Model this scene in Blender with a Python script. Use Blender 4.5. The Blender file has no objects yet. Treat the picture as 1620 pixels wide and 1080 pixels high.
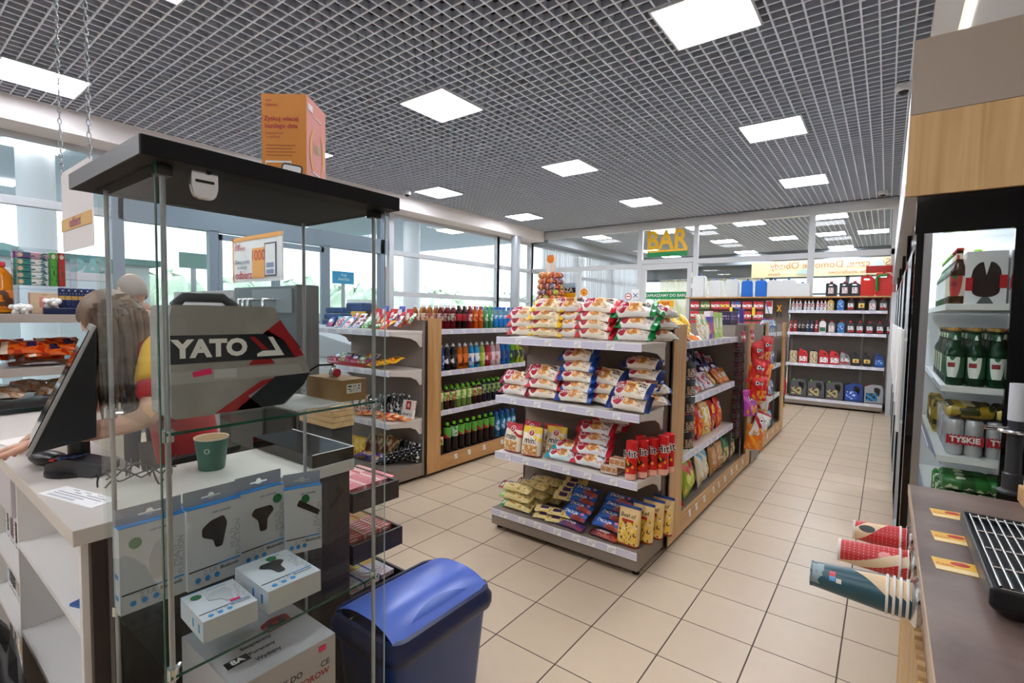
import bpy, bmesh, math, random
from math import sin, cos, pi, sqrt, radians as R
from mathutils import Vector, Matrix, noise
random.seed(7)
S = bpy.context.scene
C = S.collection
# ---------------------------------------------------------------- camera
CAMH = 1.54886
PITCH, ROLL, YAW, FPX = 0.0543972, 0.0165195, 0.6447034, 787.378
fw = Vector((-sin(YAW)*cos(PITCH), cos(YAW)*cos(PITCH), -sin(PITCH)))
_r0 = Vector((cos(YAW), sin(YAW), 0)); _u0 = _r0.cross(fw)
rt = _r0*cos(ROLL)+_u0*sin(ROLL); up = -_r0*sin(ROLL)+_u0*cos(ROLL)
cam = bpy.data.cameras.new('camera'); co = bpy.data.objects.new('camera', cam); C.objects.link(co)
cam.sensor_width = 36; cam.lens = FPX/1620*36; cam.clip_start = .02; cam.clip_end = 400
co.matrix_world = Matrix(((rt.x, up.x, -fw.x, 0), (rt.y, up.y, -fw.y, 0), (rt.z, up.z, -fw.z, CAMH), (0, 0, 0, 1)))
S.camera = co
# ---------------------------------------------------------------- world, exposure
S.view_settings.view_transform = 'Standard'; S.view_settings.look = 'None'
S.view_settings.gamma = 1; S.view_settings.use_curve_mapping = False
S.view_settings.exposure = 1.05
LAMP = 16.5
w = bpy.data.worlds.new('World'); S.world = w; w.use_nodes = True
bg = w.node_tree.nodes['Background']; bg.inputs[0].default_value = (.86, .94, 1, 1); bg.inputs[1].default_value = 1.7
S.cycles.use_denoising = True
S.cycles.transparent_max_bounces = 32
S.cycles.max_bounces = 7; S.cycles.diffuse_bounces = 4; S.cycles.glossy_bounces = 4; S.cycles.transmission_bounces = 6
S.cycles.sample_clamp_indirect = 6
S.cycles.caustics_reflective = False; S.cycles.caustics_refractive = False
sun = bpy.data.lights.new('sun', 'SUN'); so = bpy.data.objects.new('sun', sun); C.objects.link(so)
sun.energy = 1.0; sun.angle = R(8); sun.color = (1, .96, .9)
so.rotation_euler = (R(48), 0, R(20))
# measuring aid: photo pixel + known plane -> world point
def at(x, y, ax, v):
    d = fw+rt*((x-810)/FPX)-up*((y-540)/FPX); o = Vector((0, 0, CAMH)); k = 'xyz'.index(ax)
    return o+d*((v-o[k])/d[k])
# ---------------------------------------------------------------- materials
def lin(c):
    return tuple((v/12.92 if v <= .04045 else ((v+.055)/1.055)**2.4) for v in c[:3])+(1,)
def hx(h):
    return lin(tuple(int(h[i:i+2], 16)/255 for i in (0, 2, 4)))
_M = {}
def P(name, col, rough=.5, metal=0, **k):
    if name in _M: return _M[name]
    m = bpy.data.materials.new(name); m.use_nodes = True; b = m.node_tree.nodes['Principled BSDF']
    b.inputs['Base Color'].default_value = hx(col) if isinstance(col, str) else lin(col)
    b.inputs['Roughness'].default_value = rough; b.inputs['Metallic'].default_value = metal
    for a, v in k.items(): b.inputs[a.replace('_', ' ')].default_value = v
    _M[name] = m; return m
def emis(name, col, s):
    m = bpy.data.materials.new(name); m.use_nodes = True; nt = m.node_tree; nt.nodes.clear()
    e = nt.nodes.new('ShaderNodeEmission'); o = nt.nodes.new('ShaderNodeOutputMaterial')
    e.inputs[0].default_value = hx(col); e.inputs[1].default_value = s; nt.links.new(e.outputs[0], o.inputs[0]); _M[name] = m; return m
def glassy(name, tint, ior=1.45, rough=0.0, gl=.6, add=0.0):
    """thin pane: clear with a Fresnel reflection"""
    m = bpy.data.materials.new(name); m.use_nodes = True; nt = m.node_tree; nt.nodes.clear(); N = nt.nodes.new; L = nt.links.new
    t = N('ShaderNodeBsdfTransparent'); t.inputs[0].default_value = hx(tint)
    g = N('ShaderNodeBsdfGlossy'); g.inputs[1].default_value = rough; g.inputs[0].default_value = (1, 1, 1, 1)
    f = N('ShaderNodeFresnel'); f.inputs[0].default_value = ior
    mu = N('ShaderNodeMath'); mu.operation = 'MULTIPLY_ADD'; mu.inputs[1].default_value = gl; mu.inputs[2].default_value = add; L(f.outputs[0], mu.inputs[0])
    ge = N('ShaderNodeNewGeometry'); iv = N('ShaderNodeMath'); iv.operation = 'SUBTRACT'; iv.inputs[0].default_value = 1; L(ge.outputs['Backfacing'], iv.inputs[1])
    m2 = N('ShaderNodeMath'); m2.operation = 'MULTIPLY'; L(mu.outputs[0], m2.inputs[0]); L(iv.outputs[0], m2.inputs[1]); mu = m2
    x = N('ShaderNodeMixShader'); L(mu.outputs[0], x.inputs[0]); L(t.outputs[0], x.inputs[1]); L(g.outputs[0], x.inputs[2])
    o = N('ShaderNodeOutputMaterial'); L(x.outputs[0], o.inputs[0]); _M[name] = m; return m
def liquid(name, col, op=.6):
    """plastic bottle wall with coloured drink behind it"""
    m = P(name, col, .12); b = m.node_tree.nodes['Principled BSDF']
    b.inputs['Transmission Weight'].default_value = op; b.inputs['IOR'].default_value = 1.25
    return m
class NT:
    def __init__(s, m): s.nt = m.node_tree; s.b = s.nt.nodes['Principled BSDF']
    def n(s, t, **k):
        a = s.nt.nodes.new('ShaderNode'+t)
        for q, v in k.items(): setattr(a, q, v)
        return a
    def l(s, a, b): s.nt.links.new(a, b)
    def mth(s, op, a, b=None, c=None):
        q = s.n('Math', operation=op)
        for i, v in enumerate((a, b, c)):
            if v is None: continue
            if isinstance(v, (int, float)): q.inputs[i].default_value = v
            else: s.l(v, q.inputs[i])
        return q.outputs[0]
    def mix(s, f, a, b):
        q = s.n('Mix', data_type='RGBA')
        for i, v in ((0, f), (6, a), (7, b)):
            if isinstance(v, (int, float, tuple)): q.inputs[i].default_value = v
            else: s.l(v, q.inputs[i])
        return q.outputs[2]
def design(name, base, layers, rough=.32, obj=False, spec=.5):
    """printed packaging: bands, discs, blotches and small print laid out on the UV of a pack"""
    if name in _M: return _M[name]
    m = P(name, base, rough); t = NT(m); b = t.b; b.inputs['Specular IOR Level'].default_value = spec
    tc = t.n('TexCoord'); sp = t.n('SeparateXYZ'); t.l(tc.outputs['UV'], sp.inputs[0]); u, v = sp.outputs[0], sp.outputs[1]
    cur = hx(base)
    def inside(q, lo, hi): return t.mth('MULTIPLY', t.mth('GREATER_THAN', q, lo), t.mth('LESS_THAN', q, hi))
    for Ly in layers:
        k = Ly[0]; col = hx(Ly[-1])
        if k == 'u': f = inside(u, Ly[1], Ly[2])
        elif k == 'v': f = inside(v, Ly[1], Ly[2])
        elif k == 'r': f = t.mth('MULTIPLY', inside(u, Ly[1], Ly[3]), inside(v, Ly[2], Ly[4]))
        elif k == 'e':
            a = t.mth('POWER', t.mth('DIVIDE', t.mth('SUBTRACT', u, Ly[1]), Ly[3]), 2)
            c = t.mth('POWER', t.mth('DIVIDE', t.mth('SUBTRACT', v, Ly[2]), Ly[4]), 2)
            f = t.mth('LESS_THAN', t.mth('ADD', a, c), 1)
        elif k == 'd':   # diagonal band: a*u+b*v in lo..hi
            q = t.mth('ADD', t.mth('MULTIPLY', u, Ly[1]), t.mth('MULTIPLY', v, Ly[2])); f = inside(q, Ly[3], Ly[4])
        elif k in 'nN':  # blotches inside rect u0,v0,u1,v1, scale, threshold
            nz = t.n('TexNoise'); nz.inputs['Scale'].default_value = Ly[5]; nz.inputs['Detail'].default_value = 1.5; t.l(tc.outputs['UV'], nz.inputs[0])
            f = t.mth('MULTIPLY', t.mth('GREATER_THAN', nz.outputs[0], Ly[6]), t.mth('MULTIPLY', inside(u, Ly[1], Ly[3]), inside(v, Ly[2], Ly[4])))
        elif k == 'p':   # small print: rows of broken dashes in rect u0,v0,u1,v1, rows, cols
            mp = t.n('Mapping'); mp.inputs[3].default_value = (Ly[6], Ly[5], 1); t.l(tc.outputs['UV'], mp.inputs[0])
            wn = t.n('TexWhiteNoise', noise_dimensions='2D'); fl = t.n('VectorMath', operation='FLOOR'); t.l(mp.outputs[0], fl.inputs[0]); t.l(fl.outputs[0], wn.inputs[0])
            row = t.mth('LESS_THAN', t.mth('FRACT', t.mth('MULTIPLY', v, Ly[5])), .5)
            f = t.mth('MULTIPLY', t.mth('MULTIPLY', row, t.mth('GREATER_THAN', wn.outputs[0], .38)), t.mth('MULTIPLY', inside(u, Ly[1], Ly[3]), inside(v, Ly[2], Ly[4])))
        elif k == 'c':   # checks / repeating spots: scale u, scale v, radius
            a = t.mth('SUBTRACT', t.mth('FRACT', t.mth('MULTIPLY', u, Ly[1])), .5); c = t.mth('SUBTRACT', t.mth('FRACT', t.mth('MULTIPLY', v, Ly[2])), .5)
            f = t.mth('LESS_THAN', t.mth('ADD', t.mth('MULTIPLY', a, a), t.mth('MULTIPLY', c, c)), Ly[3]**2)
        cur = t.mix(f, cur, col)
    if layers: t.l(cur, b.inputs['Base Color'])
    return m
def wood(name, c1, c2, ax='z', sc=1.0, rough=.45):
    m = P(name, c1, rough); t = NT(m); tc = t.n('TexCoord'); mp = t.n('Mapping')
    s = {'x': (.5, 9, 9), 'y': (9, .5, 9), 'z': (9, 9, .5)}[ax]; mp.inputs[3].default_value = tuple(q*sc for q in s)
    t.l(tc.outputs['Object'], mp.inputs[0]); nz = t.n('TexNoise'); nz.inputs['Scale'].default_value = 2.2; nz.inputs['Detail'].default_value = 7; nz.inputs['Distortion'].default_value = .7
    t.l(mp.outputs[0], nz.inputs[0]); r = t.n('ValToRGB'); r.color_ramp.elements[0].position = .34; r.color_ramp.elements[1].position = .68
    r.color_ramp.elements[0].color = hx(c2); r.color_ramp.elements[1].color = hx(c1); t.l(nz.outputs[0], r.inputs[0]); t.l(r.outputs[0], t.b.inputs['Base Color'])
    return m
def mottled(name, c1, c2, scale=4, rough=.5, metal=0, bump=0):
    m = P(name, c1, rough, metal); t = NT(m); tc = t.n('TexCoord'); nz = t.n('TexNoise'); nz.inputs['Scale'].default_value = scale; nz.inputs['Detail'].default_value = 8
    t.l(tc.outputs['Object'], nz.inputs[0]); r = t.n('ValToRGB'); r.color_ramp.elements[0].position = .35; r.color_ramp.elements[1].position = .7
    r.color_ramp.elements[0].color = hx(c1); r.color_ramp.elements[1].color = hx(c2); t.l(nz.outputs[0], r.inputs[0]); t.l(r.outputs[0], t.b.inputs['Base Color'])
    if bump:
        bp = t.n('Bump'); bp.inputs[0].default_value = bump; bp.inputs[1].default_value = .01; t.l(nz.outputs[0], bp.inputs['Height']); t.l(bp.outputs[0], t.b.inputs['Normal'])
    return m
# ---------------------------------------------------------------- mesh builder
_TX = {}
def text_geo(s, bold=0.0):
    key = (s, bold)
    if key in _TX: return _TX[key]
    c = bpy.data.curves.new('t', 'FONT'); c.body = s; c.size = 1; c.align_x = 'CENTER'; c.align_y = 'CENTER'; c.offset = bold; c.resolution_u = 3
    o = bpy.data.objects.new('t', c); C.objects.link(o); dg = bpy.context.evaluated_depsgraph_get()
    me = bpy.data.meshes.new_from_object(o.evaluated_get(dg)); vs = [v.co.copy() for v in me.vertices]; fs = [tuple(p.vertices) for p in me.polygons]
    bpy.data.objects.remove(o); bpy.data.curves.remove(c); bpy.data.meshes.remove(me)
    _TX[key] = (vs, fs); return vs, fs
class MB:
    def __init__(s, M=None): s.v = []; s.f = []; s.m = []; s.uv = []; s.M = M or Matrix()
    def add(s, vs, fs, m=0, uvs=None):
        b = len(s.v); s.v += [s.M @ Vector(v) for v in vs]
        for i, f in enumerate(fs):
            s.f.append(tuple(b+k for k in f)); s.m.append(m if isinstance(m, int) else m[i])
            s.uv.append(uvs[i] if uvs else [(.5, .5)]*len(f))
        return s
    def box(s, x0, y0, z0, x1, y1, z1, m=0):
        if x0 > x1: x0, x1 = x1, x0
        if y0 > y1: y0, y1 = y1, y0
        if z0 > z1: z0, z1 = z1, z0
        v = [(x0, y0, z0), (x1, y0, z0), (x1, y1, z0), (x0, y1, z0), (x0, y0, z1), (x1, y0, z1), (x1, y1, z1), (x0, y1, z1)]
        f = [(0, 1, 5, 4), (1, 2, 6, 5), (2, 3, 7, 6), (3, 0, 4, 7), (4, 5, 6, 7), (3, 2, 1, 0)]
        q = [(0, 0), (1, 0), (1, 1), (0, 1)]
        return s.add(v, f, m, [q]*6)
    def prism(s, pts, z0, z1, m=0, m2=None):
        n = len(pts); v = [(x, y, z0) for x, y in pts]+[(x, y, z1) for x, y in pts]
        xs = [p[0] for p in pts]; ys = [p[1] for p in pts]; w_ = max(xs)-min(xs) or 1; h_ = max(ys)-min(ys) or 1
        uv = [((x-min(xs))/w_, (y-min(ys))/h_) for x, y in pts]
        f = [tuple(range(n, 2*n)), tuple(range(n-1, -1, -1))]+[(i, (i+1) % n, n+(i+1) % n, n+i) for i in range(n)]
        uvs = [uv, uv[::-1]]+[[uv[i], uv[(i+1) % n], uv[(i+1) % n], uv[i]] for i in range(n)]
        mm = [m, m]+[m if m2 is None else m2]*n
        return s.add(v, f, mm, uvs)
    def lathe(s, prof, seg=16, ms=0, cx=0, cy=0, cap=True, sx=1, sy=1):
        v = []; f = []; mm = []; uvs = []; n = len(prof); zs = [p[1] for p in prof]; z0, z1 = min(zs), max(zs) or 1
        for r, z in prof:
            for k in range(seg): v.append((cx+sx*r*cos(2*pi*k/seg), cy+sy*r*sin(2*pi*k/seg), z))
        for i in range(n-1):
            for k in range(seg):
                k2 = (k+1) % seg; f.append((i*seg+k, i*seg+k2, (i+1)*seg+k2, (i+1)*seg+k)); mm.append(ms if isinstance(ms, int) else ms[i])
                a, b_ = k/seg, (k+1)/seg; c, d = (prof[i][1]-z0)/(z1-z0+1e-9), (prof[i+1][1]-z0)/(z1-z0+1e-9); uvs.append([(a, c), (b_, c), (b_, d), (a, d)])
        if cap:
            if prof[0][0] > 1e-4: f.append(tuple(range(seg-1, -1, -1))); mm.append(ms if isinstance(ms, int) else ms[0]); uvs.append([(.5, 0)]*seg)
            if prof[-1][0] > 1e-4: f.append(tuple((n-1)*seg+k for k in range(seg))); mm.append(ms if isinstance(ms, int) else ms[-1]); uvs.append([(.5, 1)]*seg)
        return s.add(v, f, mm, uvs)
    def tube(s, pts, r, seg=8, m=0, close=False):
        pts = [Vector(p) for p in pts]; n = len(pts); v = []; f = []
        rr = r if isinstance(r, (list, tuple)) else [r]*n
        pn = None
        for i, p in enumerate(pts):
            d = (pts[min(i+1, n-1)]-pts[max(i-1, 0)]) if not close else (pts[(i+1) % n]-pts[i-1]); d.normalize()
            if pn is None: a = Vector((0, 0, 1)) if abs(d.z) < .9 else Vector((1, 0, 0)); q = d.cross(a).normalized()
            else: q = (pn-d*pn.dot(d)).normalized()
            pn = q; e = d.cross(q)
            v += [p+(q*cos(2*pi*k/seg)+e*sin(2*pi*k/seg))*rr[i] for k in range(seg)]
        for i in range(n if close else n-1):
            j = (i+1) % n
            for k in range(seg): f.append((i*seg+k, i*seg+(k+1) % seg, j*seg+(k+1) % seg, j*seg+k))
        if not close: f += [tuple(range(seg-1, -1, -1)), tuple((n-1)*seg+k for k in range(seg))]
        return s.add(v, f, m)
    def sphere(s, c, r, m=0, seg=12, rings=8):
        rx, ry, rz = r if isinstance(r, tuple) else (r, r, r)
        prof = [(sin(pi*i/rings), -cos(pi*i/rings)) for i in range(rings+1)]; M0 = s.M
        s.M = M0 @ Matrix.Translation(c) @ Matrix.Diagonal((rx, ry, rz, 1)); s.lathe(prof, seg, m, cap=False); s.M = M0; return s
    def grid(s, fn, nu, nv, m=0, mfn=None, uvfn=None):
        v = [fn(i/nu, j/nv) for j in range(nv+1) for i in range(nu+1)]; f = []; uvs = []; mm = []
        for j in range(nv):
            for i in range(nu):
                a = j*(nu+1)+i; f.append((a, a+1, a+nu+2, a+nu+1)); uvs.append([(i/nu, j/nv), ((i+1)/nu, j/nv), ((i+1)/nu, (j+1)/nv), (i/nu, (j+1)/nv)])
                mm.append(mfn((i+.5)/nu, (j+.5)/nv) if mfn else m)
        return s.add(v, f, mm, uvs)
    def text(s, t, M, size, m=0, bold=0.0, sx=1, surf=None):
        vs, fs = text_geo(t, bold); M0 = s.M; s.M = M0 @ M
        s.add([((v.x*size*sx, v.y*size, 0) if surf is None else surf(v.x*size*sx, v.y*size)) for v in vs], fs, m); s.M = M0; return s
    def build(s, name, mats, parent=None, smooth=0, bevel=0, seg=2, loc=None):
        me = bpy.data.meshes.new(name)
        me.from_pydata(s.v, [], s.f); mats = mats if isinstance(mats, (list, tuple)) else [mats]
        for q in mats: me.materials.append(q)
        me.polygons.foreach_set('material_index', s.m)
        ul = me.uv_layers.new(name='UVMap'); ul.data.foreach_set('uv', [c for u in s.uv for p in u for c in p])
        if smooth:
            me.polygons.foreach_set('use_smooth', [True]*len(me.polygons)); me.set_sharp_from_angle(angle=R(smooth))
        me.validate(); me.update()
        o = bpy.data.objects.new(name, me); C.objects.link(o)
        if bevel:
            b = o.modifiers.new('bevel', 'BEVEL'); b.width = bevel; b.segments = seg; b.limit_method = 'ANGLE'; b.angle_limit = R(40)
        if loc: o.location = loc
        if parent is not None: o.parent = parent; KIDS.setdefault(parent.name, []).append(o)
        return o
KIDS = {}
def tag(o, label, cat, group=None, kind=None):
    o['label'] = label; o['category'] = cat
    if group: o['group'] = group
    if kind: o['kind'] = kind
    return o
def empty(name, loc=(0, 0, 0), rz=0, label='', cat='', group=None):
    o = bpy.data.objects.new(name, None); C.objects.link(o); o.location = loc; o.rotation_euler = (0, 0, rz); o.empty_display_size = .05
    if label: tag(o, label, cat, group)
    return o
def struct(o): o['kind'] = 'structure'; return o
def copy_tree(o, parent=None):
    c = o.copy(); C.objects.link(c)
    if parent is not None: c.parent = parent; KIDS.setdefault(parent.name, []).append(c)
    for ch in list(KIDS.get(o.name, [])): copy_tree(ch, c)
    return c
class Kind:
    """one product: the first put() places the master, later ones copies of it and its parts"""
    def __init__(s, name, cat, fn): s.fn = fn; s.name = name; s.cat = cat; s.root = None
    def put(s, loc, rot=(0, 0, 0), sc=1.0, label='', group=None):
        if s.root is None: s.root = s.fn(s.name); r = s.root
        else: r = copy_tree(s.root)
        r.location = loc; r.rotation_euler = rot; r.scale = (sc, sc, sc) if not isinstance(sc, tuple) else sc
        if 'group' in r: del r['group']
        tag(r, label, s.cat, group); return r
ORD = ['first', 'second', 'third', 'fourth', 'fifth', 'sixth', 'seventh', 'eighth', 'ninth', 'tenth', 'eleventh', 'twelfth', 'thirteenth', 'fourteenth', 'fifteenth', 'sixteenth', 'seventeenth', 'eighteenth', 'nineteenth', 'twentieth', 'twenty-first', 'twenty-second', 'twenty-third', 'twenty-fourth', 'twenty-fifth', 'twenty-sixth', 'twenty-seventh', 'twenty-eighth', 'twenty-ninth', 'thirtieth']
LAY = ['bottom', 'second', 'third', 'fourth', 'fifth', 'sixth']
def RX(a): return Matrix.Rotation(a, 4, 'X')
def RY(a): return Matrix.Rotation(a, 4, 'Y')
def RZ(a): return Matrix.Rotation(a, 4, 'Z')
def T(x, y, z): return Matrix.Translation((x, y, z))
FACE_mY = RX(pi/2)                      # drawing plane facing -Y
FACE_pX = RZ(pi/2) @ RX(pi/2)           # facing +X
FACE_mX = RZ(-pi/2) @ RX(pi/2)          # facing -X
def rnd(a, b): return random.uniform(a, b)
# common materials
M_white = P('white_laminate', 'e9e6e2', .4); M_wht = P('white_paint', 'f0efed', .55)
M_alu = P('aluminium_frame', 'b9bdc1', .42, .35); M_alu2 = P('light_grey_frame', 'cfd0d2', .45, .1)
M_taupe = P('taupe_metal', '8d8176', .5, .15); M_taupe2 = P('taupe_panel', '8a7f76', .6)
M_shelf = P('shelf_cream_metal', 'ddd6cd', .42); M_rail = design('price_rail', 'd6d3e2', [('v', .0, .12, 'efeef4'), ('v', .9, 1.1, 'f4f3f7')], .3)
M_tag = design('price_ticket', 'f7f6f4', [('p', .1, .3, .9, .9, 6, 9, 'b4b4ba'), ('r', .1, .1, .6, .25, 'c8c8cc')], .5)
M_black = P('black_plastic', '141416', .35); M_blackg = P('black_gloss', '0b0b0d', .08); M_dark = P('dark_grey', '2c2a2b', .5)
M_chrome = P('chrome', 'd9dadc', .18, 1.0); M_steel = P('steel', 'a9abad', .35, .9)
M_oak = wood('light_oak', 'cfa36b', 'b98a55', 'z', 1.2); M_oaky = wood('light_oak_y', 'cfa36b', 'b98a55', 'y', 1.2)
M_glass = glassy('window_glass', 'fafcfc'); M_glassc = glassy('case_glass', 'f8fbfa', 1.38); M_gedge = P('glass_edge_green', '1a5040', .12)
M_white_ink = P('white_print', 'f6f5f2', .4); M_black_ink = P('black_print', '16161a', .4); M_red_ink = P('red_print', 'c4161c', .4); M_blue_ink = P('blue_print', '1d5fae', .4)
M_grey_ink = P('grey_print', '9a9a9e', .5); M_pink = P('pink_sticker', 'ef1f68', .6); M_green_ink = P('green_print', '0d8f4d', .45); M_yel_ink = P('yellow_print', 'f3b414', .4)
# ================================================================ STRUCTURE
TS, TY = .335, .3436
def floor_mat():
    m = P('floor_tiles', 'c9b195', .36); t = NT(m); tc = t.n('TexCoord'); sp = t.n('SeparateXYZ'); t.l(tc.outputs['Object'], sp.inputs[0])
    u = t.mth('DIVIDE', t.mth('ADD', sp.outputs[0], 2.3123*TS), TS); v = t.mth('DIVIDE', t.mth('SUBTRACT', sp.outputs[1], 3.5497), TY)
    def edge(q, w_): return t.mth('GREATER_THAN', t.mth('ABSOLUTE', t.mth('SUBTRACT', t.mth('FRACT', q), .5)), .5-w_)
    g = t.mth('MAXIMUM', edge(u, .0095), edge(v, .008))
    cb = t.n('CombineXYZ'); t.l(t.mth('FLOOR', u), cb.inputs[0]); t.l(t.mth('FLOOR', v), cb.inputs[1])
    wn = t.n('TexWhiteNoise'); t.l(cb.outputs[0], wn.inputs[0])
    nz = t.n('TexNoise'); nz.inputs['Scale'].default_value = 14; nz.inputs['Detail'].default_value = 6; t.l(tc.outputs['Object'], nz.inputs[0])
    nz2 = t.n('TexNoise'); nz2.inputs['Scale'].default_value = 1.1; nz2.inputs['Detail'].default_value = 4; t.l(tc.outputs['Object'], nz2.inputs[0])
    c = t.mix(wn.outputs[0], hx('d8c4aa'), hx('cfba9f')); c = t.mix(t.mth('MULTIPLY', nz.outputs[0], .35), c, hx('bfa78c')); c = t.mix(t.mth('MULTIPLY', nz2.outputs[0], .25), c, hx('c4ae95'))
    c = t.mix(g, c, hx('4a392e')); t.l(c, t.b.inputs['Base Color'])
    t.l(t.mth('ADD', t.mth('MULTIPLY', g, .4), t.mth('ADD', .27, t.mth('MULTIPLY', nz.outputs[0], .12))), t.b.inputs['Roughness'])
    bp = t.n('Bump'); bp.inputs[0].default_value = .5; bp.inputs[1].default_value = .002; t.l(t.mth('SUBTRACT', 1, g), bp.inputs['Height']); t.l(bp.outputs[0], t.b.inputs['Normal'])
    return m
M_floor = floor_mat()
struct(MB().box(-7.6, -4.5, -.1, 2.2, 18, 0).build('floor', M_floor))
# louvred open-cell ceiling, 100 mm cells, dark void above
M_louv = P('louvre_shaded_side', 'bfc8d8', .5); M_lip = P('louvre_lit_lip', 'e6eefa', .45); M_void = P('plenum_dark', '303238', .9)  # shade painted into the blade sides, floor light into the paler lip
b = MB(); ZC = 3.61
for seg_y0, seg_y1, sx1 in ((-4.5, 10.5, .154), (10.66, 17.9, 2.2)):
    k = 0
    x = -6.935
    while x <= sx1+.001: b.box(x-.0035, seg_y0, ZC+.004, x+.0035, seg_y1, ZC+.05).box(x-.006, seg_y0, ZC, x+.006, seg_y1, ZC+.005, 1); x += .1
    y = seg_y0+.01
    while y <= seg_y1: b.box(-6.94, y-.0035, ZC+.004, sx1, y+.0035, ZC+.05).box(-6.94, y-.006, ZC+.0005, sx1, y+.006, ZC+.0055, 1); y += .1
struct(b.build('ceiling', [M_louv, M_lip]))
struct(MB().box(-7.6, -4.5, 4.05, 2.2, 18, 4.15).build('ceiling', M_void))
# white plaster strip and plain ceiling right of the louvres
struct(MB().box(.154, -4.5, 3.57, .30, 10.5, 3.66).box(.30, -4.5, 3.60, .335, 10.5, 3.66, 1).box(.36, -4.5, 3.58, 2.2, 10.5, 3.66, 0).build('ceiling', [M_wht, P('beige_trim', 'c8bcae', .5)]))
struct(MB().box(.335, -4.5, 3.575, .36, 10.5, 3.60).build('trim_1', emis('led_line', 'fff6ea', 4)))
# walls
M_wall = P('wall_paint', 'e8e4de', .7)
struct(MB().box(2.1, -4.5, 0, 2.2, 18, 4.1).build('wall_right', M_wall))
struct(MB().box(-7.6, -4.6, 0, 2.2, -4.5, 4.1).build('wall_back', P('wall_back_paint', '8f8a86', .7)))
# soffit over the window wall
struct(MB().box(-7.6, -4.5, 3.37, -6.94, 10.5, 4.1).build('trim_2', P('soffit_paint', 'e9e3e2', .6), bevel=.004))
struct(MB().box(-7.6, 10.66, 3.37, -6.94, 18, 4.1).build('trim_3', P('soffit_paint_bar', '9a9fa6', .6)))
XW = -7.4
# window wall: frame + panes; each bay one window
def bay(n, y0, y1, rails=(1.90, 2.66), z0=.0, z1=3.38, mw=.055, mat=M_alu, door=False):
    fr = MB(); xo, xi = XW-.05, XW+.04
    fr.box(xo, y0-mw, z0, xi, y0+mw, z1); fr.box(xo, y1-mw, z0, xi, y1+mw, z1)
    fr.box(xo, y0+mw, z1-.07, xi, y1-mw, z1); fr.box(xo, y0+mw, z0, xi, y1-mw, z0+.12)
    for r in rails: fr.box(xo, y0+mw, r-.045, xi, y1-mw, r+.045)
    o = struct(fr.build('window_%d' % n, mat, bevel=.003)); MB().box(XW-.012, y0+.02, z0+.05, XW-.004, y1-.02, z1-.02).build('pane', M_glass, o)
    return o
struct(MB().box(-7.6, -4.5, 0, -7.36, .10, 3.4).build('wall_left_unseen', P('wall_grey', 'a39d98', .7)))  # unseen solid stretch, put in to cut reflections in the case glass
bay(3, .15, 1.95)
bay(5, 6.05, 9.2); bay(6, 9.2, 10.52, mw=.04)
# sliding entrance: side lights and two leaves in dark blue-grey frames
M_dframe = P('door_frame_bluegrey', '7e8898', .4, .2)
f = MB(); xo, xi = XW-.06, XW+.05
for y in (1.95, 3.01, 4.71, 5.85): f.box(xo, y-.06, 0, xi, y+.06, 2.62 if y not in (1.95, 5.85) else 3.38)
f.box(xo, 1.95, 2.6, xi, 5.97, 2.86); f.box(xo, 1.95, 3.30, xi, 5.97, 3.38)
f.box(xo, 1.95, 0, xi, 3.01, .12).box(xo, 4.71, 0, xi, 5.85, .12)
dr = struct(f.build('window_4', M_dframe, bevel=.004))
MB().box(XW-.012, 1.95, .1, XW-.004, 3.01, 2.6).box(XW-.012, 4.71, .1, XW-.004, 5.85, 2.6).box(XW-.012, 1.95, 2.84, XW-.004, 5.85, 3.32).build('pane', M_glass, dr)
for i, (y0, y1) in enumerate(((3.06, 3.85), (3.87, 4.66))):
    q = MB().box(XW+.02, y0, .02, XW+.055, y0+.05, 2.58).box(XW+.02, y1-.05, .02, XW+.055, y1, 2.58).box(XW+.02, y0, .02, XW+.055, y1, .1).box(XW+.02, y0, 2.5, XW+.055, y1, 2.58)
    d = struct(q.build('door_%d' % (i+1), M_dframe)); MB().box(XW+.034, y0+.02, .05, XW+.042, y1-.02, 2.55).build('pane', M_glass, d)
# round column inside the glass wall
struct(MB().lathe([(.11, 0), (.11, 3.37)], 28, 0, -7.02, 9.42).build('trim_4', P('column_grey', 'a9aeb4', .35, .4), smooth=40))
# partition to the bar (Y = 10.57)
YB = 10.57
f = MB(); y0, y1 = YB, YB+.08
f.box(-7.5, y0-.03, 3.44, 2.1, y1+.02, 3.61); 
for x0, x1 in ((-7.45, -7.36), (-4.50, -4.39), (-3.28, -3.19), (-1.215, -1.115), (.0, .10), (1.3, 1.4)): f.box(x0, y0, 0, x1, y1, 3.44)
f.box(-7.36, y0, 2.62, -4.5, y1, 2.72).box(-3.19, y0, 2.66, -1.215, y1, 2.76).box(-1.115, y0, 2.66, 1.4, y1, 2.76).box(-4.39, y0, 2.70, -3.28, y1, 2.80)
f.box(-7.36, y0, 0, -4.5, y1, .12).box(-3.19, y0, 0, -1.215, y1, .12).box(-1.115, y0, 0, 1.4, y1, .12).box(-6.0, y0, 0, -5.93, y1, 2.62)
wb = struct(f.build('wall_bar', M_alu2, bevel=.003))
MB().box(-7.36, YB+.036, .1, -4.45, YB+.044, 3.46).box(-4.42, YB+.036, 2.78, -3.25, YB+.044, 3.46).box(-3.25, YB+.036, .1, 2.1, YB+.044, 3.46).build('pane', M_glass, wb)
d = struct(MB().box(-4.385, y0-.01, .02, -4.29, y1-.02, 2.69).box(-3.385, y0-.01, .02, -3.285, y1-.02, 2.69).box(-4.29, y0-.01, 2.57, -3.385, y1-.02, 2.69).box(-4.29, y0-.01, .02, -3.385, y1-.02, .14).build('door_3', M_alu2, bevel=.003))
MB().box(-4.31, YB+.02, .1, -3.36, YB+.028, 2.6).build('pane', M_glass, d)
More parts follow.
